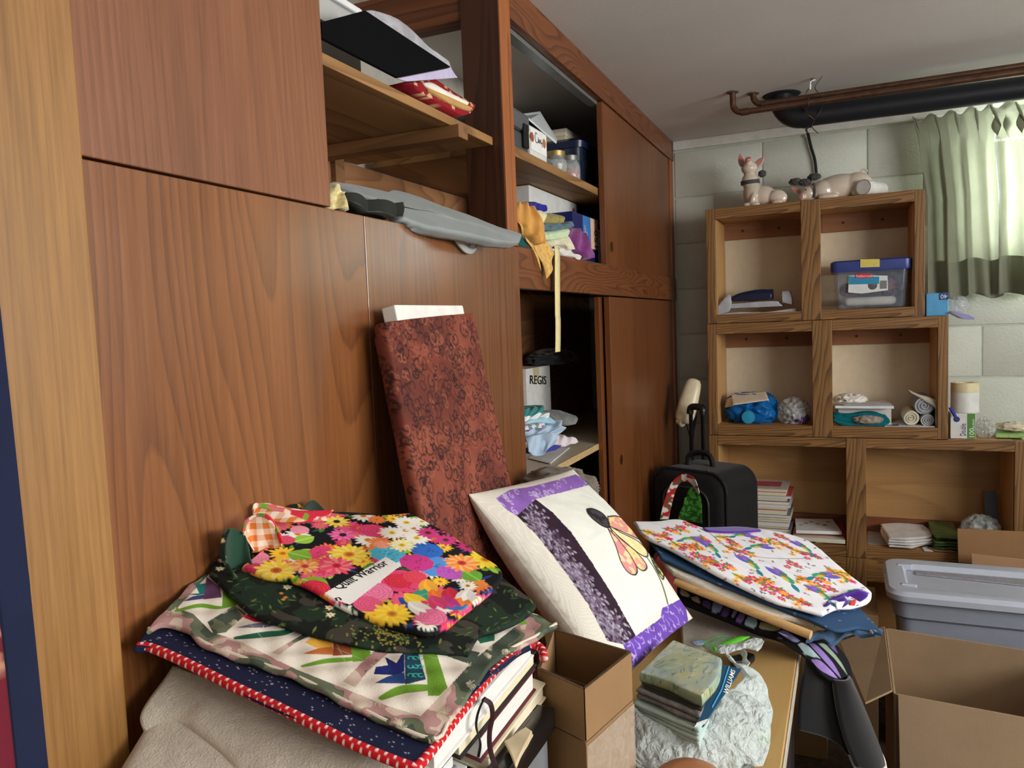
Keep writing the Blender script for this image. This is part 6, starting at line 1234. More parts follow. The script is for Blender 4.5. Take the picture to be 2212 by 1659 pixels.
slab('hanging_point', c2([(188, 985), (250, 1040), (330, 1110), (395, 1150), (455, 1225)]), c2([(455, 1225), (445, 1300), (408, 1400)]), c2([(290, 1150), (330, 1240), (370, 1300), (408, 1400)]), c2([(188, 985), (220, 1060), (290, 1150)]), (onx(*c2([(380, 1260)])[0], .010), np.array([.95, -.25, .1])), .003, goldp, g1, n=40, m=20, disp=lambda s, u, a, b: .006*np.sin(u*7+s*3))
slab('hanging_point', c2([(250, 1100), (290, 1150), (330, 1220)]), c2([(330, 1220), (350, 1270), (362, 1340)]), c2([(260, 1130), (310, 1200), (362, 1340)]), c2([(250, 1100), (254, 1115), (260, 1130)]), (onx(*c2([(300, 1180)])[0], .006), np.array([.95, -.25, .1])), .003, goldp, g1, n=20, m=8)
st = fb('cream_strip', (226, 208, 150), var=.08, vs=80)
SPX = c2([(478, 1190), (480, 1400), (482, 1650), (0, 0)])[:3]+c3([(418, 300), (418, 450), (416, 530)]); A = [onx(*q, .014+.002*math.sin(i)) for i, q in enumerate(SPX)]
A = curve([onx(*c2([(455, 1185)])[0], -.02)]+A, 40); wv = np.array([0, .036, 0]); top = np.stack([A-wv/2, A, A+wv/2], 0)
o = shell('cream_fabric_strip', top, top+np.array([-.002, 0, 0]), st); tag(o, 'long narrow cream fabric strip hanging down over the dark opening', 'fabric strip')
o = heap('olive_fabric', [(360, 940), (430, 930), (500, 945)], [(500, 945), (525, 970), (520, 1000)], [(365, 1000), (440, 1000), (520, 1000)], [(360, 940), (358, 970), (365, 1000)], -.04, (.8, -.3, .5), .01, fb('olive_dot', (146, 132, 78), var=.3, vs=140), 'olive dotted fabric folded above the blue print', .005, 5)
o = heap('cream_roll', [(310, 920), (350, 915), (385, 930)], [(385, 930), (390, 950), (380, 1000)], [(325, 960), (345, 1000), (380, 1000)], [(310, 920), (315, 940), (325, 960)], -.03, (.8, -.3, .5), .01, fb('cream_roll_cloth', (222, 210, 170)), 'rolled cream cloth between gold and olive fabric', .006, 6)
o = heap('royal_blue_net', [(265, 865), (300, 850), (350, 870)], [(350, 870), (385, 895), (400, 920)], [(280, 890), (340, 905), (400, 920)], [(265, 865), (270, 880), (280, 890)], -.05, (.8, -.3, .5), .01, fb('royal_blue', (40, 40, 140)), 'small royal blue fabric scrap behind the gold cotton', .008, 7, fr=60)
o = heap('blue_print_fabric', [(365, 1015), (430, 1005), (520, 1010), (560, 995)], [(560, 995), (580, 1010), (598, 1025)], [(380, 1050), (450, 1055), (530, 1045), (598, 1025)], [(365, 1015), (370, 1030), (380, 1050)], -.03, (.8, -.3, .5), .01, fb('dusty_blue', (84, 112, 122), var=.25, vs=80), 'dusty blue fabric folded over green and white print', .006, 8, fold=.003)
def paint_gw(cv):
    cv.fill((196, 214, 176)); w = np.sin(cv.A*520+np.sin(cv.B*700)*1.3); cv.mix((w > .1)*1.0, (130, 172, 96)); cv.mix((w > .75)*1.0, (226, 230, 214))
o = heap('green_print_fabric', [(388, 1062), (460, 1062), (552, 1042)], [(552, 1042), (556, 1075), (550, 1105)], [(390, 1120), (460, 1118), (550, 1105)], [(388, 1062), (382, 1090), (390, 1120)], -.02, (.85, -.3, .4), .01, paintm, 'green and white leaf-stripe fabric in a thick fold', .006, 9, paint=paint_gw, nu=60, mv=30)
o = heap('cream_print_fabric', [(400, 1130), (470, 1120), (545, 1090)], [(545, 1090), (570, 1140), (605, 1190)], [(430, 1170), (520, 1160), (560, 1190), (605, 1190)], [(400, 1130), (410, 1150), (430, 1170)], -.015, (.85, -.3, .4), .01, fb('cream_floral', (214, 206, 178), var=.15, vs=70), 'cream fabric sticking out below the green print', .006, 10)
o = heap('white_fabric_stack', [(435, 1150), (500, 1160), (570, 1190), (645, 1240)], [(645, 1240), (648, 1252), (645, 1262)], [(450, 1190), (520, 1220), (580, 1240), (645, 1262)], [(435, 1150), (440, 1170), (450, 1190)], -.012, (.85, -.3, .4), .01, fb('white_stack', (216, 212, 204)), 'thin white fabric layers on the cupboard rail', .004, 11, fold=.003)
vp = fb('plum_purple', (126, 56, 120), sheen=.4, var=.2)
o = heap('purple_fabric', [(555, 1040), (600, 1045), (660, 1050), (680, 1080)], [(680, 1080), (700, 1140), (740, 1210), (745, 1250)], [(570, 1130), (610, 1170), (670, 1220), (700, 1250), (745, 1250)], [(555, 1040), (550, 1090), (570, 1130)], .0, (.85, -.4, .25), .01, vp, 'bright purple fabric folded in a wedge beside the navy carton', .006, 12, fold=.006)
tg = heap('teal_scrap', [(188, 1130), (215, 1095), (250, 1110)], [(250, 1110), (262, 1140), (270, 1165)], [(190, 1158), (230, 1165), (270, 1165)], [(188, 1130), (188, 1145), (190, 1158)], -.012, (.85, -.3, .4), .008, fb('teal_dark', (22, 76, 76)), 'dark teal scrap on the rail by the stile', .003, 13)

# cloth bends over the ledge instead of passing through it
def over_ledge(o):
    w = wloc(o)
    for v in o.data.vertices:
        p = v.co+w
        if p.z < RT+.0008 and p.x < .003:
            if p.x > -.010 and p.z < RT-.006: p.x = .003
            else: p.z = RT+.0008
            v.co = p-w
for nm_ in ('grey_interfacing', 'dark_vinyl_roll', 'yellow_print_fabric', 'white_fabric_stack', 'purple_fabric', 'gold_fabric', 'teal_scrap', 'cream_print_fabric'): over_ledge(bpy.data.objects[nm_])
# ------------------------------------------------------------------ lower cupboard
LS = 1.004
rg = empty('white_carton', (-.3, 2.6, LS), 'shaded white carton marked REGIS deep in the lower cupboard', 'box'); p = [onx(*q, -.27) for q in c3([(187, 655), (358, 645), (382, 930)])]
boxo('box_body', (-.393, -.27, p[0][1], p[1][1], LS, p[0][2]), wbx, rg, .002); boxo('tape', (-.2695, -.2685, p[0][1]*.72+p[1][1]*.28, p[0][1]*.5+p[1][1]*.5, p[0][2]-.05, p[0][2]), plain('carton_tape', (190, 176, 140)), rg, 0)
q = [onx(*q, -.2685) for q in c3([(215, 762), (332, 765), (215, 732)])]; text('lettering', 'REGIS', q[0], q[1]-q[0], q[2]-q[0], .03, plain('regis_ink', (14, 14, 14)), rg, lift=.0006, width=np.linalg.norm(q[1]-q[0]), bold=.01)
o = crumple('dark_bag', tuple(onx(*c3([(370, 590)])[0], -.30)), (.08, .16, .04), fb('dark_grey_bag', (40, 40, 42)), amp=.15, seed=3, floor=p[0][2]+.002); tag(o, 'dark grey cloth bag lying on the REGIS carton', 'bag')
def heap3(*a, **k):
    global c2
    k0 = c2; c2 = c3
    try: return heap(*a, **k)
    finally: c2 = k0
heap3('teal_fabric', [(178, 945), (230, 930), (300, 918)], [(300, 918), (312, 940), (310, 965)], [(178, 1005), (240, 985), (310, 965)], [(178, 945), (176, 975), (178, 1005)], -.10, (.7, -.4, .6), .02, fb('teal_cloth', (52, 128, 126), var=.2, vs=60), 'teal fabric topmost in the lower cupboard heap', .008, 1, fold=.004)
heap3('white_lace', [(180, 1000), (260, 975), (345, 972)], [(345, 972), (350, 990), (345, 1005)], [(182, 1030), (260, 1010), (345, 1005)], [(180, 1000), (180, 1015), (182, 1030)], -.09, (.7, -.4, .6), .02, fb('white_lace_cloth', (222, 226, 226)), 'white fabric just beneath the teal fabric', .006, 2, fold=.004)
heap3('aqua_satin', [(180, 1030), (250, 1000), (330, 985), (380, 1030)], [(380, 1030), (388, 1040), (390, 1050)], [(184, 1060), (250, 1050), (320, 1040), (390, 1050)], [(180, 1030), (182, 1045), (184, 1060)], -.085, (.7, -.4, .6), .02, fb('aqua_cloth', (148, 190, 204), rough=.5, var=.05), 'smooth pale aqua fabric above the floral print', .006, 3)
def paint_fl(cv):
    cv.fill((214, 206, 226)); g = random.Random(1)
    for k in range(60): cv.daisy(g.uniform(cv.A.min(), cv.A.max()), g.uniform(cv.B.min(), cv.B.max()), .007, 6, g.choice([(110, 84, 170), (60, 130, 90), (150, 110, 190)]), (230, 220, 120), w=.3)
heap3('floral_print_fabric', [(182, 1060), (240, 1048), (312, 1035)], [(312, 1035), (318, 1055), (315, 1070)], [(184, 1092), (250, 1082), (315, 1070)], [(182, 1060), (182, 1075), (184, 1092)], -.08, (.75, -.4, .5), .02, paintm, 'purple and green floral print in the lower cupboard heap', .004, 4, paint=paint_fl)
lb = fb('ice_blue_cloth', (172, 192, 212), var=.06)
g = heap3('ice_blue_fabric', [(186, 1105), (260, 1080), (330, 1070), (435, 1030)], [(435, 1030), (430, 1080), (472, 1080), (400, 1140)], [(190, 1170), (260, 1150), (330, 1130), (400, 1140)], [(186, 1105), (186, 1140), (190, 1170)], -.072, (.7, -.45, .55), .02, lb, 'ice blue fabric with wavy edge sliding off the cupboard shelf', .010, 5, fold=.007)
slab('hanging_fold', c3([(188, 1150), (260, 1130), (330, 1110), (400, 1130)]), c3([(400, 1130), (420, 1160), (400, 1190)]), c3([(195, 1250), (300, 1270), (330, 1230), (400, 1190)]), c3([(188, 1150), (190, 1200), (195, 1250)]), (onx(*c3([(280, 1200)])[0], -.05), np.array([.8, -.5, .35])), .004, lb, g, n=40, m=20, disp=lambda s, u, a, b: .010*np.sin(s*9+u*2))
heap3('pinkish_white_fabric', [(390, 1140), (440, 1130), (500, 1150)], [(500, 1150), (540, 1160), (560, 1180)], [(400, 1190), (460, 1205), (520, 1195), (560, 1180)], [(390, 1140), (392, 1165), (400, 1190)], -.065, (.6, -.4, .7), .02, fb('pinkish_white', (218, 208, 212)), 'pinkish white fabric end beside the ice blue fabric', .006, 6, fold=.003)
heap3('indigo_mesh', [(310, 1230), (370, 1200), (440, 1200)], [(440, 1200), (430, 1220), (400, 1235)], [(315, 1260), (360, 1245), (400, 1235)], [(310, 1230), (312, 1245), (315, 1260)], -.06, (.6, -.4, .7), .012, fb('indigo', (60, 62, 150), var=.3, vs=150), 'small indigo mesh under the ice blue fabric', .003, 7)
tag(quad_slab('paper_sheet', c3([(200, 1290), (320, 1225), (500, 1215), (360, 1330)]), LS+.003, .003, plain('white_paper', (222, 224, 230))), 'white paper sheets at the edge of the cupboard shelf', 'paper')
o = heap3('grey_clutter', [(350, 965), (430, 955), (520, 985)], [(520, 985), (550, 1030), (540, 1055)], [(390, 1020), (470, 1060), (540, 1055)], [(350, 965), (360, 990), (390, 1020)], -.16, (.5, -.4, .8), .02, fb('grey_clutter_cloth', (120, 122, 118), var=.3), 'grey paper and cloth scraps in the shade behind the heap', .012, 8)

# ------------------------------------------------------------------ things on and in the bookcases
kw = lambda pts: zp(RW, pts); kk = lambda pts: zp(RK, pts); ki = lambda pts: zp(RI, pts)
S1, S2, S3 = U1[0]+.036, U2[0]+.044, U3[0]+.044
def face(name, T, R, B, L, y, depth, m, label=None, cat=None, nrm=(0, -1, .25), amp=.005, seed=0, n=36, m_=18, parent=None, paint=None, fr=30, fold=0.0, zmin=None, back=None, box=None):
    mid = np.mean(np.array(T+B), 0); o = slab(name, T, R, B, L, (ony(*mid, y), np.array(nrm, float)/np.linalg.norm(nrm)), .004, m, parent, n=n, m=m_, disp=lambda s, u, a, b: amp*2*(fbm(a*fr, b*fr, 3, seed)-.5)+amp*np.sin(PI*u)+fold*np.sin(u*16), under=lambda P: P+np.array([0, depth, 0]), paint=paint, zmin=zmin, box=box)
    return tag(o, label, cat) if label else o
def base_box(q0, q1, y, z0, depth, ztop=None):
    a, b = ony(*q0, y), ony(*q1, y); return (a[0], b[0], y, y+depth, z0, a[2] if ztop is None else ztop)
# unit 1 left: folded grey plastic bags
gpb = fb('grey_poly_bag', (176, 176, 182), rough=.4, var=.12, bump=.4); nvb = plain('navy_poly_bag', (22, 28, 56), rough=.25)
face('grey_poly_bags', kw([(255, 1140), (320, 1060), (345, 1050), (350, 1100)]), kw([(350, 1100), (340, 1140), (330, 1155)]), kw([(245, 1185), (280, 1180), (330, 1175)]), kw([(255, 1140), (248, 1160), (245, 1185)]), 3.240, .014, gpb, 'grey poly bag folded upright at the side of the top bookcase', 'plastic bag', amp=.003, box=((.2205, None), (3.2405, 3.2545), (S1, None)))
face('grey_poly_bags', kw([(330, 1110), (450, 1100), (560, 1092), (642, 1090)]), kw([(642, 1090), (680, 1130), (675, 1140)]), kw([(325, 1145), (450, 1150), (580, 1142), (675, 1140)]), kw([(330, 1110), (326, 1130), (325, 1145)]), 3.25, .16, gpb, 'flat folded grey poly bag under the navy one', 'plastic bag', amp=.004, seed=3, fold=.003, box=((.2205, .466), (3.255, 3.45), (S1+.024, S1+.052)))
face('grey_poly_bags', kw([(250, 1175), (400, 1160), (560, 1160), (760, 1135)]), kw([(760, 1135), (765, 1160), (755, 1180)]), kw([(250, 1195), (400, 1185), (600, 1170), (755, 1180)]), kw([(250, 1175), (246, 1185), (250, 1195)]), 3.24, .17, gpb, 'lowest folded grey poly bag spread on the shelf', 'plastic bag', amp=.003, seed=5, fold=.002, box=((.2205, .54), (3.2555, 3.45), (S1, S1+.023)))
face('navy_poly_bag', kw([(355, 1060), (420, 1035), (520, 1018), (605, 1014)]), kw([(605, 1014), (608, 1060), (600, 1090)]), kw([(360, 1098), (450, 1102), (530, 1095), (600, 1090)]), kw([(355, 1060), (352, 1080), (360, 1098)]), 3.26, .12, nvb, 'shiny navy printed bag lying on the grey poly bags', 'plastic bag', amp=.004, seed=6, box=((.2205, .466), (3.258, 3.45), (S1+.053, None)))
face('navy_poly_bag', kw([(610, 1040), (660, 1030), (720, 1025)]), kw([(720, 1025), (735, 1080), (735, 1110)]), kw([(640, 1085), (690, 1100), (735, 1110)]), kw([(610, 1040), (625, 1060), (640, 1085)]), 3.27, .12, gpb, 'crumpled grey bag end beside the navy bag', 'plastic bag', amp=.006, seed=7, box=((.468, .54), (3.262, 3.45), (S1+.0235, None)))
# unit 1 right: clear container with blue lid
ct = empty('lidded_container', (.785, 3.33, S1), 'clear plastic container with blue lid and paper label in the top bookcase', 'container')
x0, x1 = ony(1806, 660, 3.245)[0], ony(1957, 658, 3.245)[0]; X0, X1 = ony(1795, 585, 3.245)[0], ony(1970, 578, 3.245)[0]; zL = ony(1880, 580, 3.245)[2]; zT = ony(1880, 560, 3.245)[2]
cpl = clear_plastic('container_plastic', (168, 186, 204), alpha=.22, rough=.12, bump=.05); blid = plain('blue_lid', (52, 66, 132), rough=.35)
loft(MB(), [rr3((x0+.004, x1-.004, 3.255, 3.42), .02, S1+.001), rr3((x0, x1, 3.25, 3.425), .022, S1+.006), rr3((X0+.008, X1-.008, 3.242, 3.432), .024, zL)], cap1=False).build('container_body', cpl, ct, smooth=True)
loft(MB(), [rr3((X0, X1, 3.234, 3.44), .026, zL-.008), rr3((X0-.002, X1+.002, 3.232, 3.442), .026, zL), rr3((X0-.002, X1+.002, 3.232, 3.442), .026, zT-.006), rr3((X0+.006, X1-.006, 3.24, 3.434), .022, zT)]).build('container_lid', blid, ct, smooth=True)
yst = [ony(*q, 3.2310) for q in kw([(1172, 825), (1295, 822), (1295, 872), (1172, 876)])]; MB().prism(yst, (0, -.001, 0)).build('yellow_tape', plain('yellow_label', (216, 196, 96), rough=.6), ct)
def plate(name, q, y, m, parent, th=.001): return MB().prism([ony(*p, y) for p in q], (0, -th, 0)).build(name, m, parent)
yl = 3.2385
plate('paper_label', kw([(1098, 930), (1140, 925), (1345, 928), (1348, 1020), (1180, 1042), (1095, 1035)]), yl, plain('label_paper', (222, 224, 222)), ct)
plate('label_band', kw([(1100, 932), (1292, 934), (1292, 980), (1100, 984)]), yl-.0012, plain('label_teal', (40, 140, 180)), ct); plate('brand_badge', kw([(1140, 920), (1180, 912), (1250, 920), (1252, 942), (1140, 945)]), yl-.0024, plain('badge_red', (206, 36, 60)), ct)
plate('barcode', kw([(1298, 960), (1340, 958), (1340, 1010), (1298, 1012)]), yl-.0012, plain('barcode_grey', (120, 120, 122), var=.5, vs=300), ct); MB().lathe([(.016, 0), (.0, .001)], tuple(ony(*kw([(1250, 990)])[0], yl-.0014)), 20, ax=(0, -1, 0)).build('label_picture', plain('label_pic', (96, 84, 84), var=.5, vs=150), ct)
q = [ony(*p, yl-.0036) for p in kw([(1146, 938), (1246, 936), (1146, 924)])]; text('brand_lettering', 'Rubbermaid', q[0], q[1]-q[0], q[2]-q[0], np.linalg.norm(q[2]-q[0]), plain('letter_white', (240, 240, 240)), ct, lift=.0004, width=np.linalg.norm(q[1]-q[0]))
boxo('contents', (x0+.03, x1-.03, 3.275, 3.40, S1+.012, S1+.045), fb('container_cloth', (206, 202, 190)), ct, .015, bseg=4, smooth=True); crumple('contents', (x1-.055, 3.32, S1+.085), (.03, .04, .035), fb('container_yarn', (120, 70, 84), var=.4, vs=120), ct, amp=.2, seed=2); crumple('contents', (x0+.04, 3.32, S1+.075), (.026, .04, .025), fb('container_red', (130, 80, 90), var=.4), ct, amp=.2, seed=5)
# blue package with the number 40, beside the top box
pk = empty('blue_package', (1.01, 3.3, U2[1]), 'small bright blue package numbered 40 on the second bookcase box', 'package'); bb_ = base_box((2001, 634), (2049, 632), 3.25, U2[1]+.0005, .09); bb_ = (max(bb_[0], .974), *bb_[1:])
boxo('package_body', bb_, plain('package_blue', (84, 158, 206), rough=.35), pk, .002); boxo('number_patch', (bb_[1]-.030, bb_[1]-.001, 3.2485, 3.2500, bb_[5]-.026, bb_[5]-.001), plain('patch_navy', (24, 60, 126), rough=.35), pk, 0)
text('number', '40', (bb_[1]-.004, 3.2482, bb_[5]-.006), (-1, 0, 0), (0, 0, -1), .016, plain('number_white', (236, 238, 240)), pk, lift=.0005, width=.022)
o = crumple('clear_wrap', (bb_[1]+.035, 3.31, U2[1]+.035), (.030, .04, .034), clear_plastic('clear_wrap_film', (220, 226, 230), alpha=.3), amp=.2, seed=3, floor=U2[1]+.010, sub=4); o.location.x += .006; tag(o, 'crinkled clear wrap beside the blue package', 'plastic wrap')
P = [ony(*p, 3.23) for p in kw([(1742, 1159), (1780, 1160), (1860, 1175), (1900, 1195), (1895, 1208), (1830, 1205)])]; o = MB().prism([p+np.array([0, 0, 0]) for p in P], (-.004, .14, .004)).build('lilac_swatch', plain('lilac_swatch', (150, 148, 200), rough=.4), bevel=.001); tag(o, 'lilac paper swatches sticking out past the second bookcase box', 'paper')
# pigs
pigm = plain('glazed_pig', (216, 200, 182), rough=.18, var=.05, vs=12, coat=.4); pinkm = plain('pig_pink', (206, 140, 132), rough=.25); ribm = fb('dark_ribbon', (72, 70, 68), rough=.6)
def union(name, parts, m, parent, vox=.0035, sm=6):
    bm = bmesh.new()
    for c, r, rot in parts:
        mx = Matrix.Translation(Vector(c)) @ Matrix.Rotation(rot[2], 4, 'Z') @ Matrix.Rotation(rot[1], 4, 'Y') @ Matrix.Rotation(rot[0], 4, 'X') @ Matrix.Diagonal((*r, 1))
        bmesh.ops.create_uvsphere(bm, u_segments=24, v_segments=16, radius=1.0, matrix=mx)
    me = bpy.data.meshes.new(name); bm.to_mesh(me); bm.free(); ob = bpy.data.objects.new(name, me); COL.objects.link(ob)
    md = ob.modifiers.new('r', 'REMESH'); md.mode = 'VOXEL'; md.voxel_size = vox; ms = ob.modifiers.new('s', 'SMOOTH'); ms.iterations = sm; ms.factor = .5
    m2 = bpy.data.meshes.new_from_object(ob.evaluated_get(bpy.context.evaluated_depsgraph_get())); bpy.data.objects.remove(ob)
    return mkobj(name, m2, m, parent, smooth=True)
PY = 3.31; px = lambda x, y, yy=PY: ony(*kw([(x, y)])[0], yy); zt1_ = U1[1]
pg = empty('ceramic_pig', (.40, PY, zt1_), 'sitting white glazed ceramic pig with raised snout and ribbon collar', 'figurine')
hd, bd, rp_ = px(468, 250), px(475, 400), px(650, 410)
union('pig_body', [((bd[0]+.01, PY, zt1_+.055), (.040, .042, .056), (0, -.15, 0)), ((bd[0]+.05, PY+.005, zt1_+.045), (.060, .044, .042), (0, .35, 0)), ((rp_[0]-.01, PY+.01, zt1_+.032), (.046, .046, .034), (0, 0, 0)), ((hd[0]+.002, PY-.002, zt1_+.110), (.034, .036, .036), (0, 0, 0)), ((hd[0], PY-.012, hd[2]+.002), (.032, .034, .028), (.35, 0, 0)), ((hd[0], PY-.030, hd[2]+.020), (.014, .018, .014), (.9, 0, 0)),
                   ((rp_[0]+.002, PY-.030, zt1_+.030), (.036, .016, .030), (0, .3, 0)), ((bd[0]+.012, PY-.036, zt1_+.030), (.013, .014, .034), (0, .25, 0)), ((bd[0]+.022, PY-.042, zt1_+.009), (.020, .014, .0095), (0, 0, 0)), ((bd[0]-.012, PY-.034, zt1_+.010), (.016, .016, .0105), (0, 0, 0)), ((rp_[0]+.0, PY-.045, zt1_+.009), (.024, .012, .0095), (0, 0, 0))], pigm, pg)
MB().lathe([(.0, -.006), (.012, -.006), (.013, 0), (.011, .004), (0, .005)], (hd[0], PY-.043, hd[2]+.032), 20, ax=(0, -.6, .8)).build('snout', pinkm, pg, smooth=True)
def ear(tip, base, w, parent, nd=(0, -1, .2)):
    t, b = np.array(tip, float), np.array(base, float); d = t-b; L = np.linalg.norm(d); d /= L; nv_ = np.array(nd, float); nv_ -= d*(nv_ @ d); nv_ /= np.linalg.norm(nv_); sd = np.cross(d, nv_)
    def leafp(k): return [tuple(b+d*L*f+sd*ww*w*k*q-nv_*.006*(1-abs(q))*0+nv_*(.004*(1-k))) for f, ww, q in [(0, .5, -1), (.25, .95, -1), (.5, 1, -1), (.8, .55, -1), (1, .05, 0), (.8, .55, 1), (.5, 1, 1), (.25, .95, 1), (0, .5, 1)]]
    e_ = MB().prism(leafp(1.0), -nv_*.006).build('ear', pigm, parent, bevel=.0015, smooth=True); MB().prism([p+nv_*.0006 for p in np.array(leafp(.68))], nv_*.0008).build('inner_ear', pinkm, e_)
ear(px(405, 150), px(428, 240), .014, pg); ear(px(560, 172), px(502, 240), .015, pg)
MB().lathe([(.0345, -.008), (.0375, -.008), (.0375, .008), (.0345, .008)], (hd[0]+.002, PY-.001, zt1_+.105), 28, ax=(-.05, -.1, 1)).build('ribbon_collar', ribm, pg, smooth=True); crumple('bow', tuple(px(548, 280)), (.014, .012, .013), ribm, pg, amp=.3, seed=2, sub=4)
for x in (425, 452): MB().lathe([(.0028, 0), (0, .002)], tuple(px(x, 228, PY-.042)), 10, ax=(0, -1, 0)).build('eye', 'black_plastic', pg)
p2 = empty('ceramic_pig', (.66, PY, zt1_), 'lying white glazed ceramic pig with dark bow on its head', 'figurine'); bc_, h2 = px(1040, 330), px(845, 395)
union('pig_body', [((bc_[0], PY+.01, zt1_+.050), (.095, .050, .052), (0, -.05, 0)), ((bc_[0]+.06, PY+.01, zt1_+.052), (.060, .050, .050), (0, 0, 0)), ((bc_[0]-.06, PY, zt1_+.042), (.050, .044, .042), (0, 0, 0)), ((h2[0], PY-.012, zt1_+.034), (.034, .034, .032), (0, 0, 0)), ((h2[0]-.024, PY-.035, zt1_+.020), (.016, .016, .014), (0, 0, .4)), ((bc_[0]+.08, PY-.035, zt1_+.016), (.040, .016, .0165), (0, 0, 0)), ((bc_[0]-.04, PY-.040, zt1_+.012), (.040, .014, .0125), (0, 0, 0))], pigm, p2)
MB().lathe([(.0, -.004), (.010, -.004), (.011, 0), (.0, .004)], (h2[0]-.030, PY-.050, zt1_+.020), 18, ax=(-.5, -.85, .1)).build('snout', pinkm, p2, smooth=True)
ear(px(728, 362), px(790, 400), .012, p2); ear(px(850, 330), px(862, 385), .014, p2)
for k, q in enumerate([(760, 330), (880, 300), (820, 335)]): crumple('bow', tuple(px(*q, PY-.03)), (.022, .014, .012), ribm, p2, amp=.4, seed=k, sub=4, freq=2.5)
MB().tube([px(875, 340, PY-.042), px(884, 390, PY-.045), px(880, 432, PY-.04)], .004, 8).build('ribbon_collar', ribm, p2, smooth=True); MB().lathe([(.0028, 0), (0, .002)], tuple(px(825, 382, PY-.046)), 10, ax=(0, -1, 0)).build('eye', 'black_plastic', p2)
tl_ = px(1195, 268); MB().tube([(tl_[0]+.011*math.cos(a), PY+.01, tl_[2]+.011*math.sin(a)) for a in np.linspace(0, 5.6, 16)], .004, 8).build('curly_tail', pigm, p2, smooth=True)
ta, tb = px(1190, 328, 3.24), px(1300, 362, 3.36); d = (tb-ta)/np.linalg.norm(tb-ta); tr_ = .0295; ta[2] = tb[2] = zt1_+tr_+.001
o = MB().lathe([(tr_-.003, 0), (tr_, 0), (tr_, np.linalg.norm(tb-ta)), (tr_-.003, np.linalg.norm(tb-ta)), (tr_-.003, 0)], tuple(ta), 32, ax=tuple(tb-ta)).build('paper_tube', plain('white_tube', (226, 224, 220), rough=.5), smooth=True); tag(o, 'short hollow white tube lying beside the ceramic pig', 'tube')
# unit 2 contents
blf = translucent('blue_bag_film', (30, 120, 196), fac=.3, rough=.22, var=.2); c = ony(*kk([(590, 350)])[0], 3.32)
o = crumple('blue_plastic_bag', (c[0]+.012, 3.325, S2+.055), (.094, .072, .062), blf, amp=.20, freq=2.6, seed=2, floor=S2+.001, sq=3); tag(o, 'bright blue plastic bag with soft contents in the second bookcase box', 'plastic bag')
MB().lathe([(.026, 0), (.026, .002), (.006, .003), (0, .003)], tuple(ony(*kk([(590, 385)])[0], 3.232)), 24, ax=(0, -1, .1)).build('spool_end', plain('spool_blue', (40, 150, 190), rough=.3), o)
bagb = o; ivs = plain('ivory_card', (222, 206, 184), rough=.6)
for k, q in enumerate([[(490, 252), (690, 235), (710, 285), (500, 315)], [(465, 280), (500, 262), (505, 318), (455, 328)]]):
    q = kk(q); o = drape_sheet('ivory_card', [q[0], q[1]], [q[1], q[2]], [q[3], q[2]], [q[0], q[3]], (ony(*q[0], 3.25), np.array([0, -1., .3])), bagb, .003, ivs); tag(o, ['folded ivory pattern paper on the blue plastic bag', 'narrow ivory card strip leaning on the blue bag'][k], 'paper')
o = crumple('clear_bag', (ony(*kk([(870, 350)])[0], 3.3)[0]+.0, 3.31, S2+.042), (.058, .06, .058), clear_plastic('clear_bag_film', (214, 216, 214), alpha=.45), amp=.25, freq=3, seed=5, floor=S2+.001); o.location.x = min(o.location.x, .505); tag(o, 'crumpled clear plastic bag of purple trim', 'plastic bag'); crumple('purple_trim', (o.location.x+.025, 3.285, S2+.022), (.032, .03, .022), fb('purple_trim', (84, 50, 104), var=.4, vs=90), o, amp=.3, seed=8, floor=S2+.002)
tealf = translucent('teal_bag_film', (20, 124, 136), fac=.25, rough=.25); c = ony(*kk([(1240, 400)])[0], 3.26)
o = face('teal_plastic_bag', kk([(1085, 350), (1180, 365), (1300, 350), (1390, 370)]), kk([(1390, 370), (1420, 410), (1390, 440)]), kk([(1085, 410), (1180, 445), (1300, 455), (1390, 440)]), kk([(1085, 350), (1080, 380), (1085, 410)]), 3.25, .016, tealf, 'teal plastic bag of flat pieces at the front of the second box', 'plastic bag', amp=.008, seed=4, fold=.004, box=((.657, None), (3.242, 3.2685), (S2, S2+.069)))
tag(crumple('newsprint', tuple(ony(*kk([(1290, 400)])[0], 3.245)), (.05, .02, .016), plain('newsprint', (150, 140, 128), var=.5, vs=60), amp=.3, seed=3, sub=4, floor=S2), 'crumpled newsprint poking from the teal bag', 'paper')
def flat(name, q, z, t, m, label, cat='paper', **k):
    k.setdefault('box', ((-9, 9), (3.221, 3.458))); return tag(quad_slab(name, kk(q), z, t, m, **k), label, cat)
flat('notebook', [(1100, 318), (1395, 268), (1470, 365), (1100, 330)], S2+.080, .010, plain('notebook_white', (226, 228, 232)), 'white notebook lying above the teal plastic bag', 'notebook')
flat('paper_sheet', [(1095, 300), (1250, 285), (1385, 330), (1150, 345)], S2+.084, .002, plain('grey_paper', (206, 206, 206)), 'loose grey paper sheet on the white notebook'); tag(crumple('tissue_paper', tuple(ony(*kk([(1190, 280)])[0], 3.34)), (.055, .04, .022), plain('tissue', (226, 222, 214), rough=.8), amp=.3, freq=3, seed=9, sub=5, floor=S2+.0845), 'crumpled white tissue paper on the notebook', 'paper')
tag(boxo('paper_stack', (.672, .86, 3.27, 3.45, S2+.0005, S2+.068), pages('paper_ream', (222, 220, 212)), None, .002), 'stack of paper under the white notebook', 'papers')
flat('paper_sheet', [(1390, 440), (1480, 395), (1700, 400), (1690, 445)], S2+.003, .002, plain('sheet_white', (220, 222, 226)), 'white sheet under the fabric rolls', box=((.66, 1.007), (3.221, 3.458)))
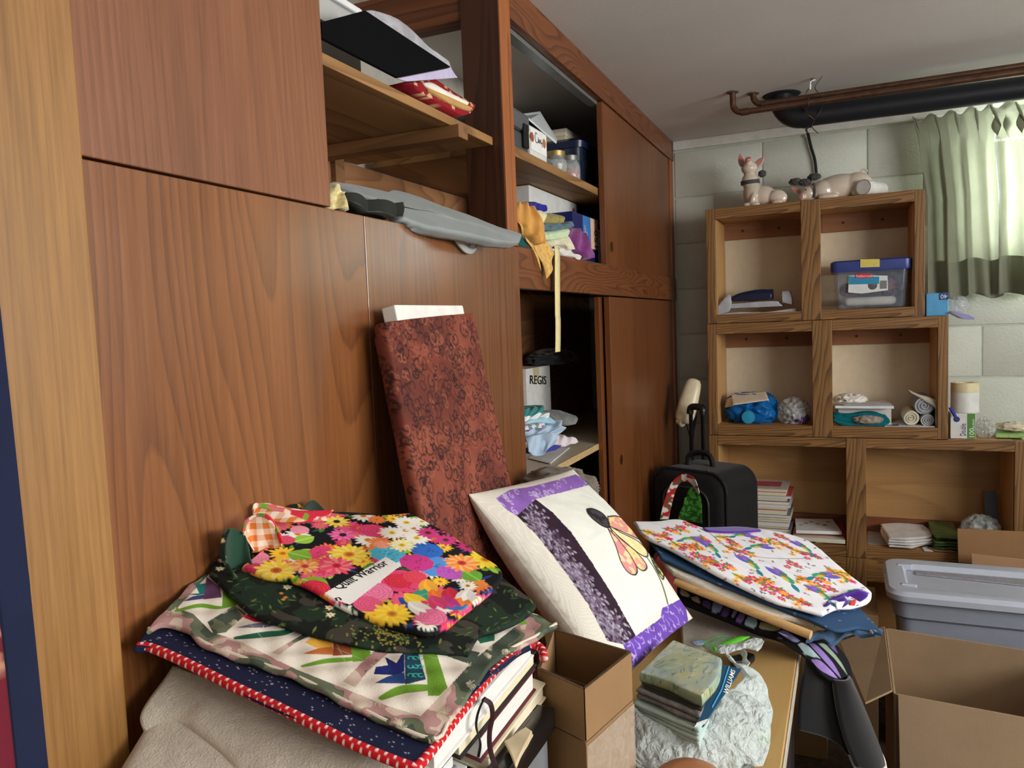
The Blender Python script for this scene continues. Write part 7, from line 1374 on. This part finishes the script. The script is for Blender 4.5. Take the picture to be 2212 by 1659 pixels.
flat('safety_pins', [(1420, 428), (1470, 422), (1480, 434), (1430, 438)], S2+.006, .003, plain('pin_metal', (170, 172, 176), rough=.25, metal=1), 'little pile of metal pins on the white sheet', 'pins')
def roll(name, q, r, m, label, y0=3.25, L=.17, dx=.0):
    c = ony(*kk([q])[0], y0); prof = []; pts = []
    zz = c[2]; e_ = empty(name, (c[0], y0+L/2, zz-r), label, 'fabric roll')
    MB().lathe([(0, .004), (r*.9, .0), (r, .006), (r, L), (0, L)], (c[0], y0, zz), 28, ax=(dx, 1, 0)).build('outer_turn', m, e_, smooth=True)
    sp = [(c[0]+r*(.12+.82*t)*math.cos(t*17), y0-.001, zz+r*(.12+.82*t)*math.sin(t*17)) for t in np.linspace(0, 1, 70)]; MB().tube(sp, .0016, 6).build('spiral_edge', fb(name+'_edge'+str(q[0]), (190, 192, 190)), e_); return e_
roll('fabric_roll', (1625, 316), .035, fb('grey_blue_roll', (140, 146, 154)), 'large grey-blue fabric roll on top of the smaller rolls'); roll('fabric_roll', (1548, 390), .028, fb('cream_roll2', (222, 212, 176)), 'cream fabric roll beside the grey rolls'); roll('fabric_roll', (1644, 402), .024, fb('grey_roll', (150, 150, 160)), 'small grey fabric roll under the large one')
face('grey_wrap_cloth', kk([(1535, 225), (1600, 255), (1680, 280), (1698, 300)]), kk([(1698, 300), (1700, 360), (1695, 430)]), kk([(1550, 245), (1620, 290), (1680, 340), (1672, 430)]), kk([(1535, 225), (1540, 235), (1550, 245)]), 3.243, .008, fb('taupe_wrap', (186, 178, 160)), 'taupe cloth wrapped over the fabric rolls', 'cloth', amp=.003, box=((None, 1.007), (None, 3.45), (S2, None)))
# top of the wide box, right
T3 = U3[1]
db = empty('sandwich_bag_box', (1.09, 3.3, T3), 'white and green carton lettered Double 100 under the tape rolls', 'box'); xa, xb_ = max(ony(2053, 930, 3.262)[0], 1.05), ony(2107, 930, 3.262)[0]; zt4 = ony(2080, 893, 3.262)[2]
boxo('box_body', (xa, xb_, 3.262, 3.34, T3+.0005, zt4), wbx, db, .0015); xm = xa+(xb_-xa)*.68; boxo('green_panel', (xm, xb_-.001, 3.2610, 3.2622, T3+.002, zt4-.001), plain('panel_green', (84, 140, 60), rough=.4), db, 0)
text('lettering', 'Double', (xa+(xb_-xa)*.62, 3.2612, T3+.012), (0, 0, 1), (-1, 0, 0), .018, plain('double_ink', (40, 50, 110)), db, lift=.0006, width=.045); text('number', '100', (xb_-.004, 3.2606, T3+.008), (0, 0, 1), (-1, 0, 0), .016, plain('hundred_ink', (240, 240, 236)), db, lift=.0006, width=.032); text('lettering', 'Sandwich', (xb_-.003, 3.2606, T3+.040), (0, 0, 1), (-1, 0, 0), .009, 'hundred_ink', db, lift=.0006, width=.034); MB().lathe([(.011, 0), (0, .0008)], (xa+.02, 3.2615, zt4-.022), 20, ax=(0, -1, 0)).build('blue_emblem', plain('emblem_blue', (40, 50, 120)), db)
tc = ony(2085, 850, 3.30); rt = .047
def tape_roll(z0, z1, m, label, x=0):
    o = MB().lathe([(.030, 0), (rt, 0), (rt, z1-z0), (.030, z1-z0), (.030, 0)], (tc[0]+x, 3.31, z0), 36).build('tape_roll', m, smooth=True); tag(o, label, 'tape'); return o
zm_ = ony(2085, 848, 3.27)[2]; ztp = ony(2085, 828, 3.27)[2]
tape_roll(zt4+.001, zm_, plain('tape_white', (222, 222, 216), rough=.5), 'wide white tape roll on the sandwich bag carton'); tape_roll(zm_+.0005, ztp, plain('tape_cream', (222, 208, 166), rough=.5), 'cream masking tape roll on the white one')
o = MB().tube([ony(2052, 880, 3.25), ony(2064, 900, 3.245)], .006, 10).build('blue_pen', plain('pen_blue', (30, 50, 150), rough=.3), smooth=True); tag(o, 'short blue pen cap at the corner of the carton', 'pen')
o = crumple('clear_bag', (xb_+.038, 3.315, T3+.036), (.031, .042, .036), clear_plastic('clear_bag_film2', (214, 218, 212), alpha=.4), amp=.25, seed=11, floor=T3+.001); tag(o, 'clear plastic bag beside the tape rolls', 'plastic bag')
flat('green_packet', [(2045, 462), (2080, 448), (2260, 455), (2260, 490), (2045, 486)], T3+.016, .012, plain('packet_green', (150, 186, 110), rough=.4, var=.2, vs=60), 'flat light green packet on the wide bookcase box', 'packet'); tag(crumple('paper_scraps', tuple(ony(*kk([(2150, 440)])[0], 3.36)), (.055, .04, .016), plain('scrap_paper', (214, 200, 176), var=.3, vs=40), amp=.35, seed=6, sub=4, floor=T3+.016), 'curled paper scraps lying on the green packet', 'paper')
# unit 3: magazines, books, cloth
MG = random.Random(5); zz = S3+.0005; mcols = [(196, 60, 70), (226, 226, 220), (60, 80, 140), (206, 190, 160), (150, 40, 50), (190, 200, 206), (226, 214, 190), (110, 120, 130), (176, 60, 90), (222, 222, 226), (206, 206, 210), (90, 100, 150), (226, 220, 206), (190, 60, 60)]
ztop = ony(1660, 1048, 3.33)[2]; k = 0; mx0, mx1 = ony(1600, 1150, 3.27)[0], ony(1705, 1150, 3.27)[0]
while zz < ztop-.012:
    h = MG.choice([.009, .012, .016, .020]); dx, dy = MG.uniform(-.010, .010), MG.uniform(-.006, .012); last = zz+h >= ztop-.012
    e_ = empty('magazine', ((mx0+mx1)/2, 3.35, zz), 'topmost magazine of the tall stack, with a pink picture' if last else 'magazine lying in the tall stack beside the suitcase', 'magazine', None if last else 'stacked magazines')
    boxo('page_block', (mx0+dx, mx1+dx-.002, 3.262+dy, 3.45+dy, zz, zz+h-.0018), [pg1, pg2, pg3][k % 3], e_, .0005); cv_ = boxo('cover', (mx0+dx-.001, mx1+dx, 3.26+dy, 3.452+dy, zz+h-.0018, zz+h-.0002), plain('mag_cover%d' % k, mcols[k % 14] if not last else (206, 204, 200), rough=.35), e_, 0)
    if last: boxo('cover_picture', (mx0+.05+dx, mx1-.03+dx, 3.31+dy, 3.41+dy, zz+h-.0003, zz+h+.0004), plain('mag_picture', (186, 80, 96), var=.5, vs=60), cv_, 0)
    zz += h; k += 1
for k, (q, z_, t, c, lbl) in enumerate([([(850, 1045), (1140, 1050), (1160, 1125), (850, 1090)], S3+.022, .0155, (222, 216, 196), 'cream book lying flat at the bottom beside the magazine stack'), ([(840, 1030), (1150, 1010), (1158, 1070), (860, 1060)], S3+.032, .009, (176, 40, 50), 'red-covered book lying between two white ones'), ([(832, 978), (1085, 980), (1140, 1058), (870, 1050)], S3+.046, .013, (232, 230, 226), 'white picture book with coloured figures on the red book')]):
    o = quad_slab('flat_book', kk(q), z_, t, [plain('flatbook%d' % k, c, rough=.35, var=.06)], bevel=.0012, box=((mx1+.014, .697), (3.221, 3.455))); tag(o, lbl, 'book')
    if k == 2:
        for j, (x, y, cc) in enumerate([(900, 1018, (140, 150, 190)), (930, 1008, (190, 120, 120)), (960, 1000, (110, 130, 170)), (1000, 1012, (180, 130, 90)), (1040, 1020, (90, 80, 80)), (1060, 1000, (190, 150, 100))]):
            p = onz(*kk([(x, y)])[0], z_+.0004); MB().lathe([(.010, 0), (0, .0006)], tuple(p), 10).build('printed_figure', plain('figure%d' % j, cc, var=.4, vs=200), o)
flat('pale_booklet', [(980, 1105), (1155, 1090), (1160, 1125), (985, 1118)], S3+.006, .004, plain('pale_yellow', (226, 220, 150)), 'pale yellow booklet at the front of the shelf', 'booklet')
flat('grey_board', [(1290, 1030), (1360, 1030), (1430, 1140), (1290, 1130)], S3+.003, .002, plain('grey_sheet', (150, 152, 160)), 'grey card sheet lying by the center stile', 'card')
o = cloth_fold('white_cloth', kk([(1370, 1012), (1600, 1003), (1700, 1078), (1430, 1110)]), S3+.045, .040, fb('white_folded', (216, 212, 208)), layers=4, seed=2, wob=.003, box=((.775, 1.0), (3.223, 3.455), (S3, None))); tag(o, 'white cloth folded in layers in the wide bookcase box', 'cloth')
o = cloth_fold('green_vinyl', kk([(1620, 990), (1880, 985), (1830, 1090), (1690, 1080)]), S3+.060, .055, plain('green_vinyl', (66, 92, 40), rough=.3, var=.2, vs=30), layers=5, seed=3, wob=.006, box=((1.002, 1.088), (3.223, 3.455), (S3, None))); tag(o, 'dark green shiny tablecloth folded in layers beside the white cloth', 'tablecloth')
o = crumple('clear_bag', (min(ony(*kk([(2010, 990)])[0], 3.3)[0], 1.168), 3.33, S3+.064), (.062, .055, .058), clear_plastic('clear_bag_film3', (200, 206, 202), alpha=.5), amp=.25, seed=13, floor=S3+.001); tag(o, 'crinkled clear plastic bag behind the cardboard sheet', 'plastic bag')
a, b = ony(*kk([(2010, 822)])[0], 3.44), ony(*kk([(2040, 960)])[0], 3.40); sd = np.array([.022, 0, .003]); o = MB().prism([a-sd, a+sd, b+sd+[0, 0, -.105], b-sd+[0, 0, -.105]], (0, .003, 0)).build('quilting_ruler', plain('ruler_navy', (20, 26, 50), rough=.3)); tag(o, 'dark navy ruler leaning in the corner of the wide box', 'ruler')
flat('paper_slip', [(1610, 1150), (1640, 1140), (1690, 1200), (1640, 1215)], S3+.003, .002, plain('slip_white', (222, 222, 222)), 'white paper slip hanging over the shelf front'); flat('brown_card', [(1640, 1150), (1720, 1140), (1830, 1200), (1700, 1215)], S3+.006, .003, card, 'brown card piece lying before the green tablecloth', 'card')

# ------------------------------------------------------------------ curtains
cg = cgh = sheer = translucent('green_curtain', (170, 172, 150), fac=.40, rough=.8, thr=.14, var=.12, weave=900)
def curtain(name, xt0, xt1, xb0, xb1, zt0, zt1, zb, nf, label, cm, ph=0.0, n=150, m=60, y=3.395):
    s = np.linspace(0, 1, n+1)[None]; u = np.linspace(0, 1, m+1)[:, None]
    amp = .010+.022*np.clip(u*3, 0, 1); w = np.sin(2*PI*nf*s+ph+.5*np.sin(3*u)+.9*np.sin(2*PI*1.3*s+ph*3)+.35*np.sin(2*PI*3.1*s+2*u))*(.65+.35*np.sin(2*PI*.8*s+1.0)); pin = np.exp(-((u-.11)/.05)**2)
    xl = xt0+(xb0-xt0)*np.clip(u*2.2, 0, 1)**.8; xr = xt1+(xb1-xt1)*u; x = xl+(xr-xl)*(s+.012*np.sin(4*PI*nf*s+ph)*pin*2)
    yy = y-amp*w*(1-.55*pin)-.012*pin*(w > .6); z_ = zt0+(zt1-zt0)*s+.012*np.cos(2*PI*nf*s+ph)*np.exp(-u*20)+(zb-(zt0+(zt1-zt0)*s))*u+.010*np.sin(2*PI*nf*s*.5)*u
    P = np.stack([x+0*u, yy, z_], -1); o = shell(name, P, P+np.array([0, .0012, 0]), cm, None, rim=1); tag(o, label, 'curtain', None)
    k = int(m*.80); H = P[k:]+np.array([0, -.0012, 0]); shell('hem', H, H+np.array([0, -.0012, 0]), cgh, o, rim=1)
    for j in range(int(nf*1.0)):
        i = min(n, max(0, int(n*(j+.25-ph/(2*PI))/nf))); p = P[int(m*.07), i]; q = P[int(m*.13), i]
        MB().tube(curve([P[0, i]+[0, -.002, 0], p+[0, -.006, 0], q+[0, -.003, 0]], 8), [.003, .004, .005, .006, .005, .004, .003, .002, .001], 8).build('pinch_pleat', cgh, o, smooth=True)
    return o
curtain('curtain', .940, 1.205, .992, 1.245, 2.135, 2.150, 1.447, 4.0, 'sage green pinch-pleated curtain next to the oak bookcase', cg, ph=.4)
curtain('curtain', 1.195, 2.20, 1.225, 2.18, 2.150, 2.15, 1.447, 13, 'thin back-lit sage green curtain across the window', sheer, ph=1.2, n=320)
o = MB().tube([(.95, 3.425, 2.125), (2.25, 3.425, 2.135)], .008, 10).build('curtain_rod', plain('rod_white', (206, 206, 200), rough=.4, metal=.3), smooth=True); tag(o, 'thin white curtain rod above the window', 'curtain rod')
for xx in (1.0, 2.2): boxo('rod_bracket', (xx-.006, xx+.006, 3.425, WALL_Y, 2.118, 2.14), 'rod_white', o, 0)

# ------------------------------------------------------------------ pipes under the ceiling
cop = plain('aged_copper', (106, 78, 62), rough=.38, metal=.75, var=.25, vs=40); abs_ = plain('black_abs', (26, 28, 34), rough=.4)
def pipe(name, x0, y, zc, r, m, label):
    e_ = empty(name, (x0, y, zc), label, 'pipe'); bend = [(x0, y, CEIL), (x0, y, zc+r*3.2)]+[(x0+r*3.2*(1-math.cos(a)), y, zc+r*3.2*(1-math.sin(a))) for a in np.linspace(.3, 1.57, 6)]+[(ROOM_X1, y+.0, zc+.004)]
    MB().tube(bend, r, 14).build('pipe_run', m, e_, smooth=True); MB().tube([(x0+r*2.6, y, zc), (x0+r*5.2, y, zc)], r*1.18, 14).build('elbow_fitting', m, e_, smooth=True); MB().lathe([(r*1.05, -.004), (r*2.0, -.003), (r*2.0, 0), (r*1.05, 0)], (x0, y, CEIL), 18).build('ceiling_hole', plain(name+str(x0), (96, 84, 74), rough=.9), e_); return e_
pipe('copper_pipe', .342, 2.85, 2.118, .0105, cop, 'aged copper pipe nearer the cupboard doors, running under the ceiling'); pipe('copper_pipe', .405, 2.905, 2.150, .0105, cop, 'aged copper pipe between the other copper pipe and the black drain')
dp = empty('drain_pipe', (.5, 2.98, 2.1), 'thick black plastic drain pipe bending up into the ceiling', 'pipe'); xe, R_ = .495, .07
MB().tube([(xe, 2.985, CEIL), (xe, 2.985, CEIL-.012)]+[(xe+R_*(1-math.cos(a)), 2.985, 2.107+R_*(1-math.sin(a))) for a in np.linspace(.05, 1.57, 10)]+[(xe+.09, 2.985, 2.107)], .040, 24).build('elbow', abs_, dp, smooth=True)
MB().tube([(xe+.075, 2.985, 2.107), (ROOM_X1, 2.985, 2.09)], .0365, 24).build('pipe_run', abs_, dp, smooth=True); MB().tube([(xe+.07, 2.985, 2.107), (xe+.10, 2.985, 2.1065)], .0415, 24).build('collar', abs_, dp, smooth=True); MB().lathe([(.038, -.005), (.062, -.003), (.066, 0), (.038, 0)], (xe, 2.985, CEIL), 28).build('ceiling_hole', plain('hole_black', (22, 20, 20), rough=.9), dp)
wm = plain('old_wire', (70, 58, 50), rough=.5, metal=.5); pp = lambda q, y: ony(*ki([q])[0], y)
o = MB().tube(curve([(.612, 2.83, CEIL), pp((770, 280), 2.83), pp((750, 320), 2.8365), pp((770, 360), 2.833), pp((765, 385), 2.833), pp((760, 405), 2.838), pp((750, 450), 2.90), pp((800, 490), 2.93), pp((790, 540), 2.94), pp((830, 585), 2.95)], 60), .0016, 6).build('pipe_wire', wm, smooth=True); tag(o, 'thin rusty hanger wire twisted round the pipes', 'wire')
MB().tube(curve([(.635, 2.83, CEIL), pp((810, 270), 2.83), pp((825, 305), 2.83), pp((860, 345), 2.90), pp((855, 410), 2.94), pp((815, 470), 2.94), pp((740, 420), 2.94), pp((705, 380), 2.94), pp((790, 480), 2.94), pp((815, 490), 2.94)], 60), .0014, 6).build('wire_loop', wm, o, smooth=True)
o = MB().tube([pp((812, 222), 2.83), pp((780, 238), 2.83), pp((775, 290), 2.83)], .0035, 8).build('white_hook', plain('hook_white', (226, 226, 224), rough=.4), smooth=True); tag(o, 'small white plastic hook on the pipe hanger', 'hook'); MB().tube([pp((780, 238), 2.83), (.604, 2.83, CEIL)], .0025, 6).build('hook_shank', wm, o)
o = MB().tube(curve([ony(1745, 288, 3.478), ony(1752, 318, 3.478), ony(1760, 345, 3.478), ony(1764, 378, 3.478)], 16), .006, 10).build('wall_cable', 'black_plastic', smooth=True); tag(o, 'black cable dropping down the block wall behind the pigs', 'cable')
MB().tube(curve([ony(1745, 288, 3.478), ony(1742, 280, 3.474), ony(1748, 272, 3.474)], 8), .004, 8).build('cable_staple', wm, o)
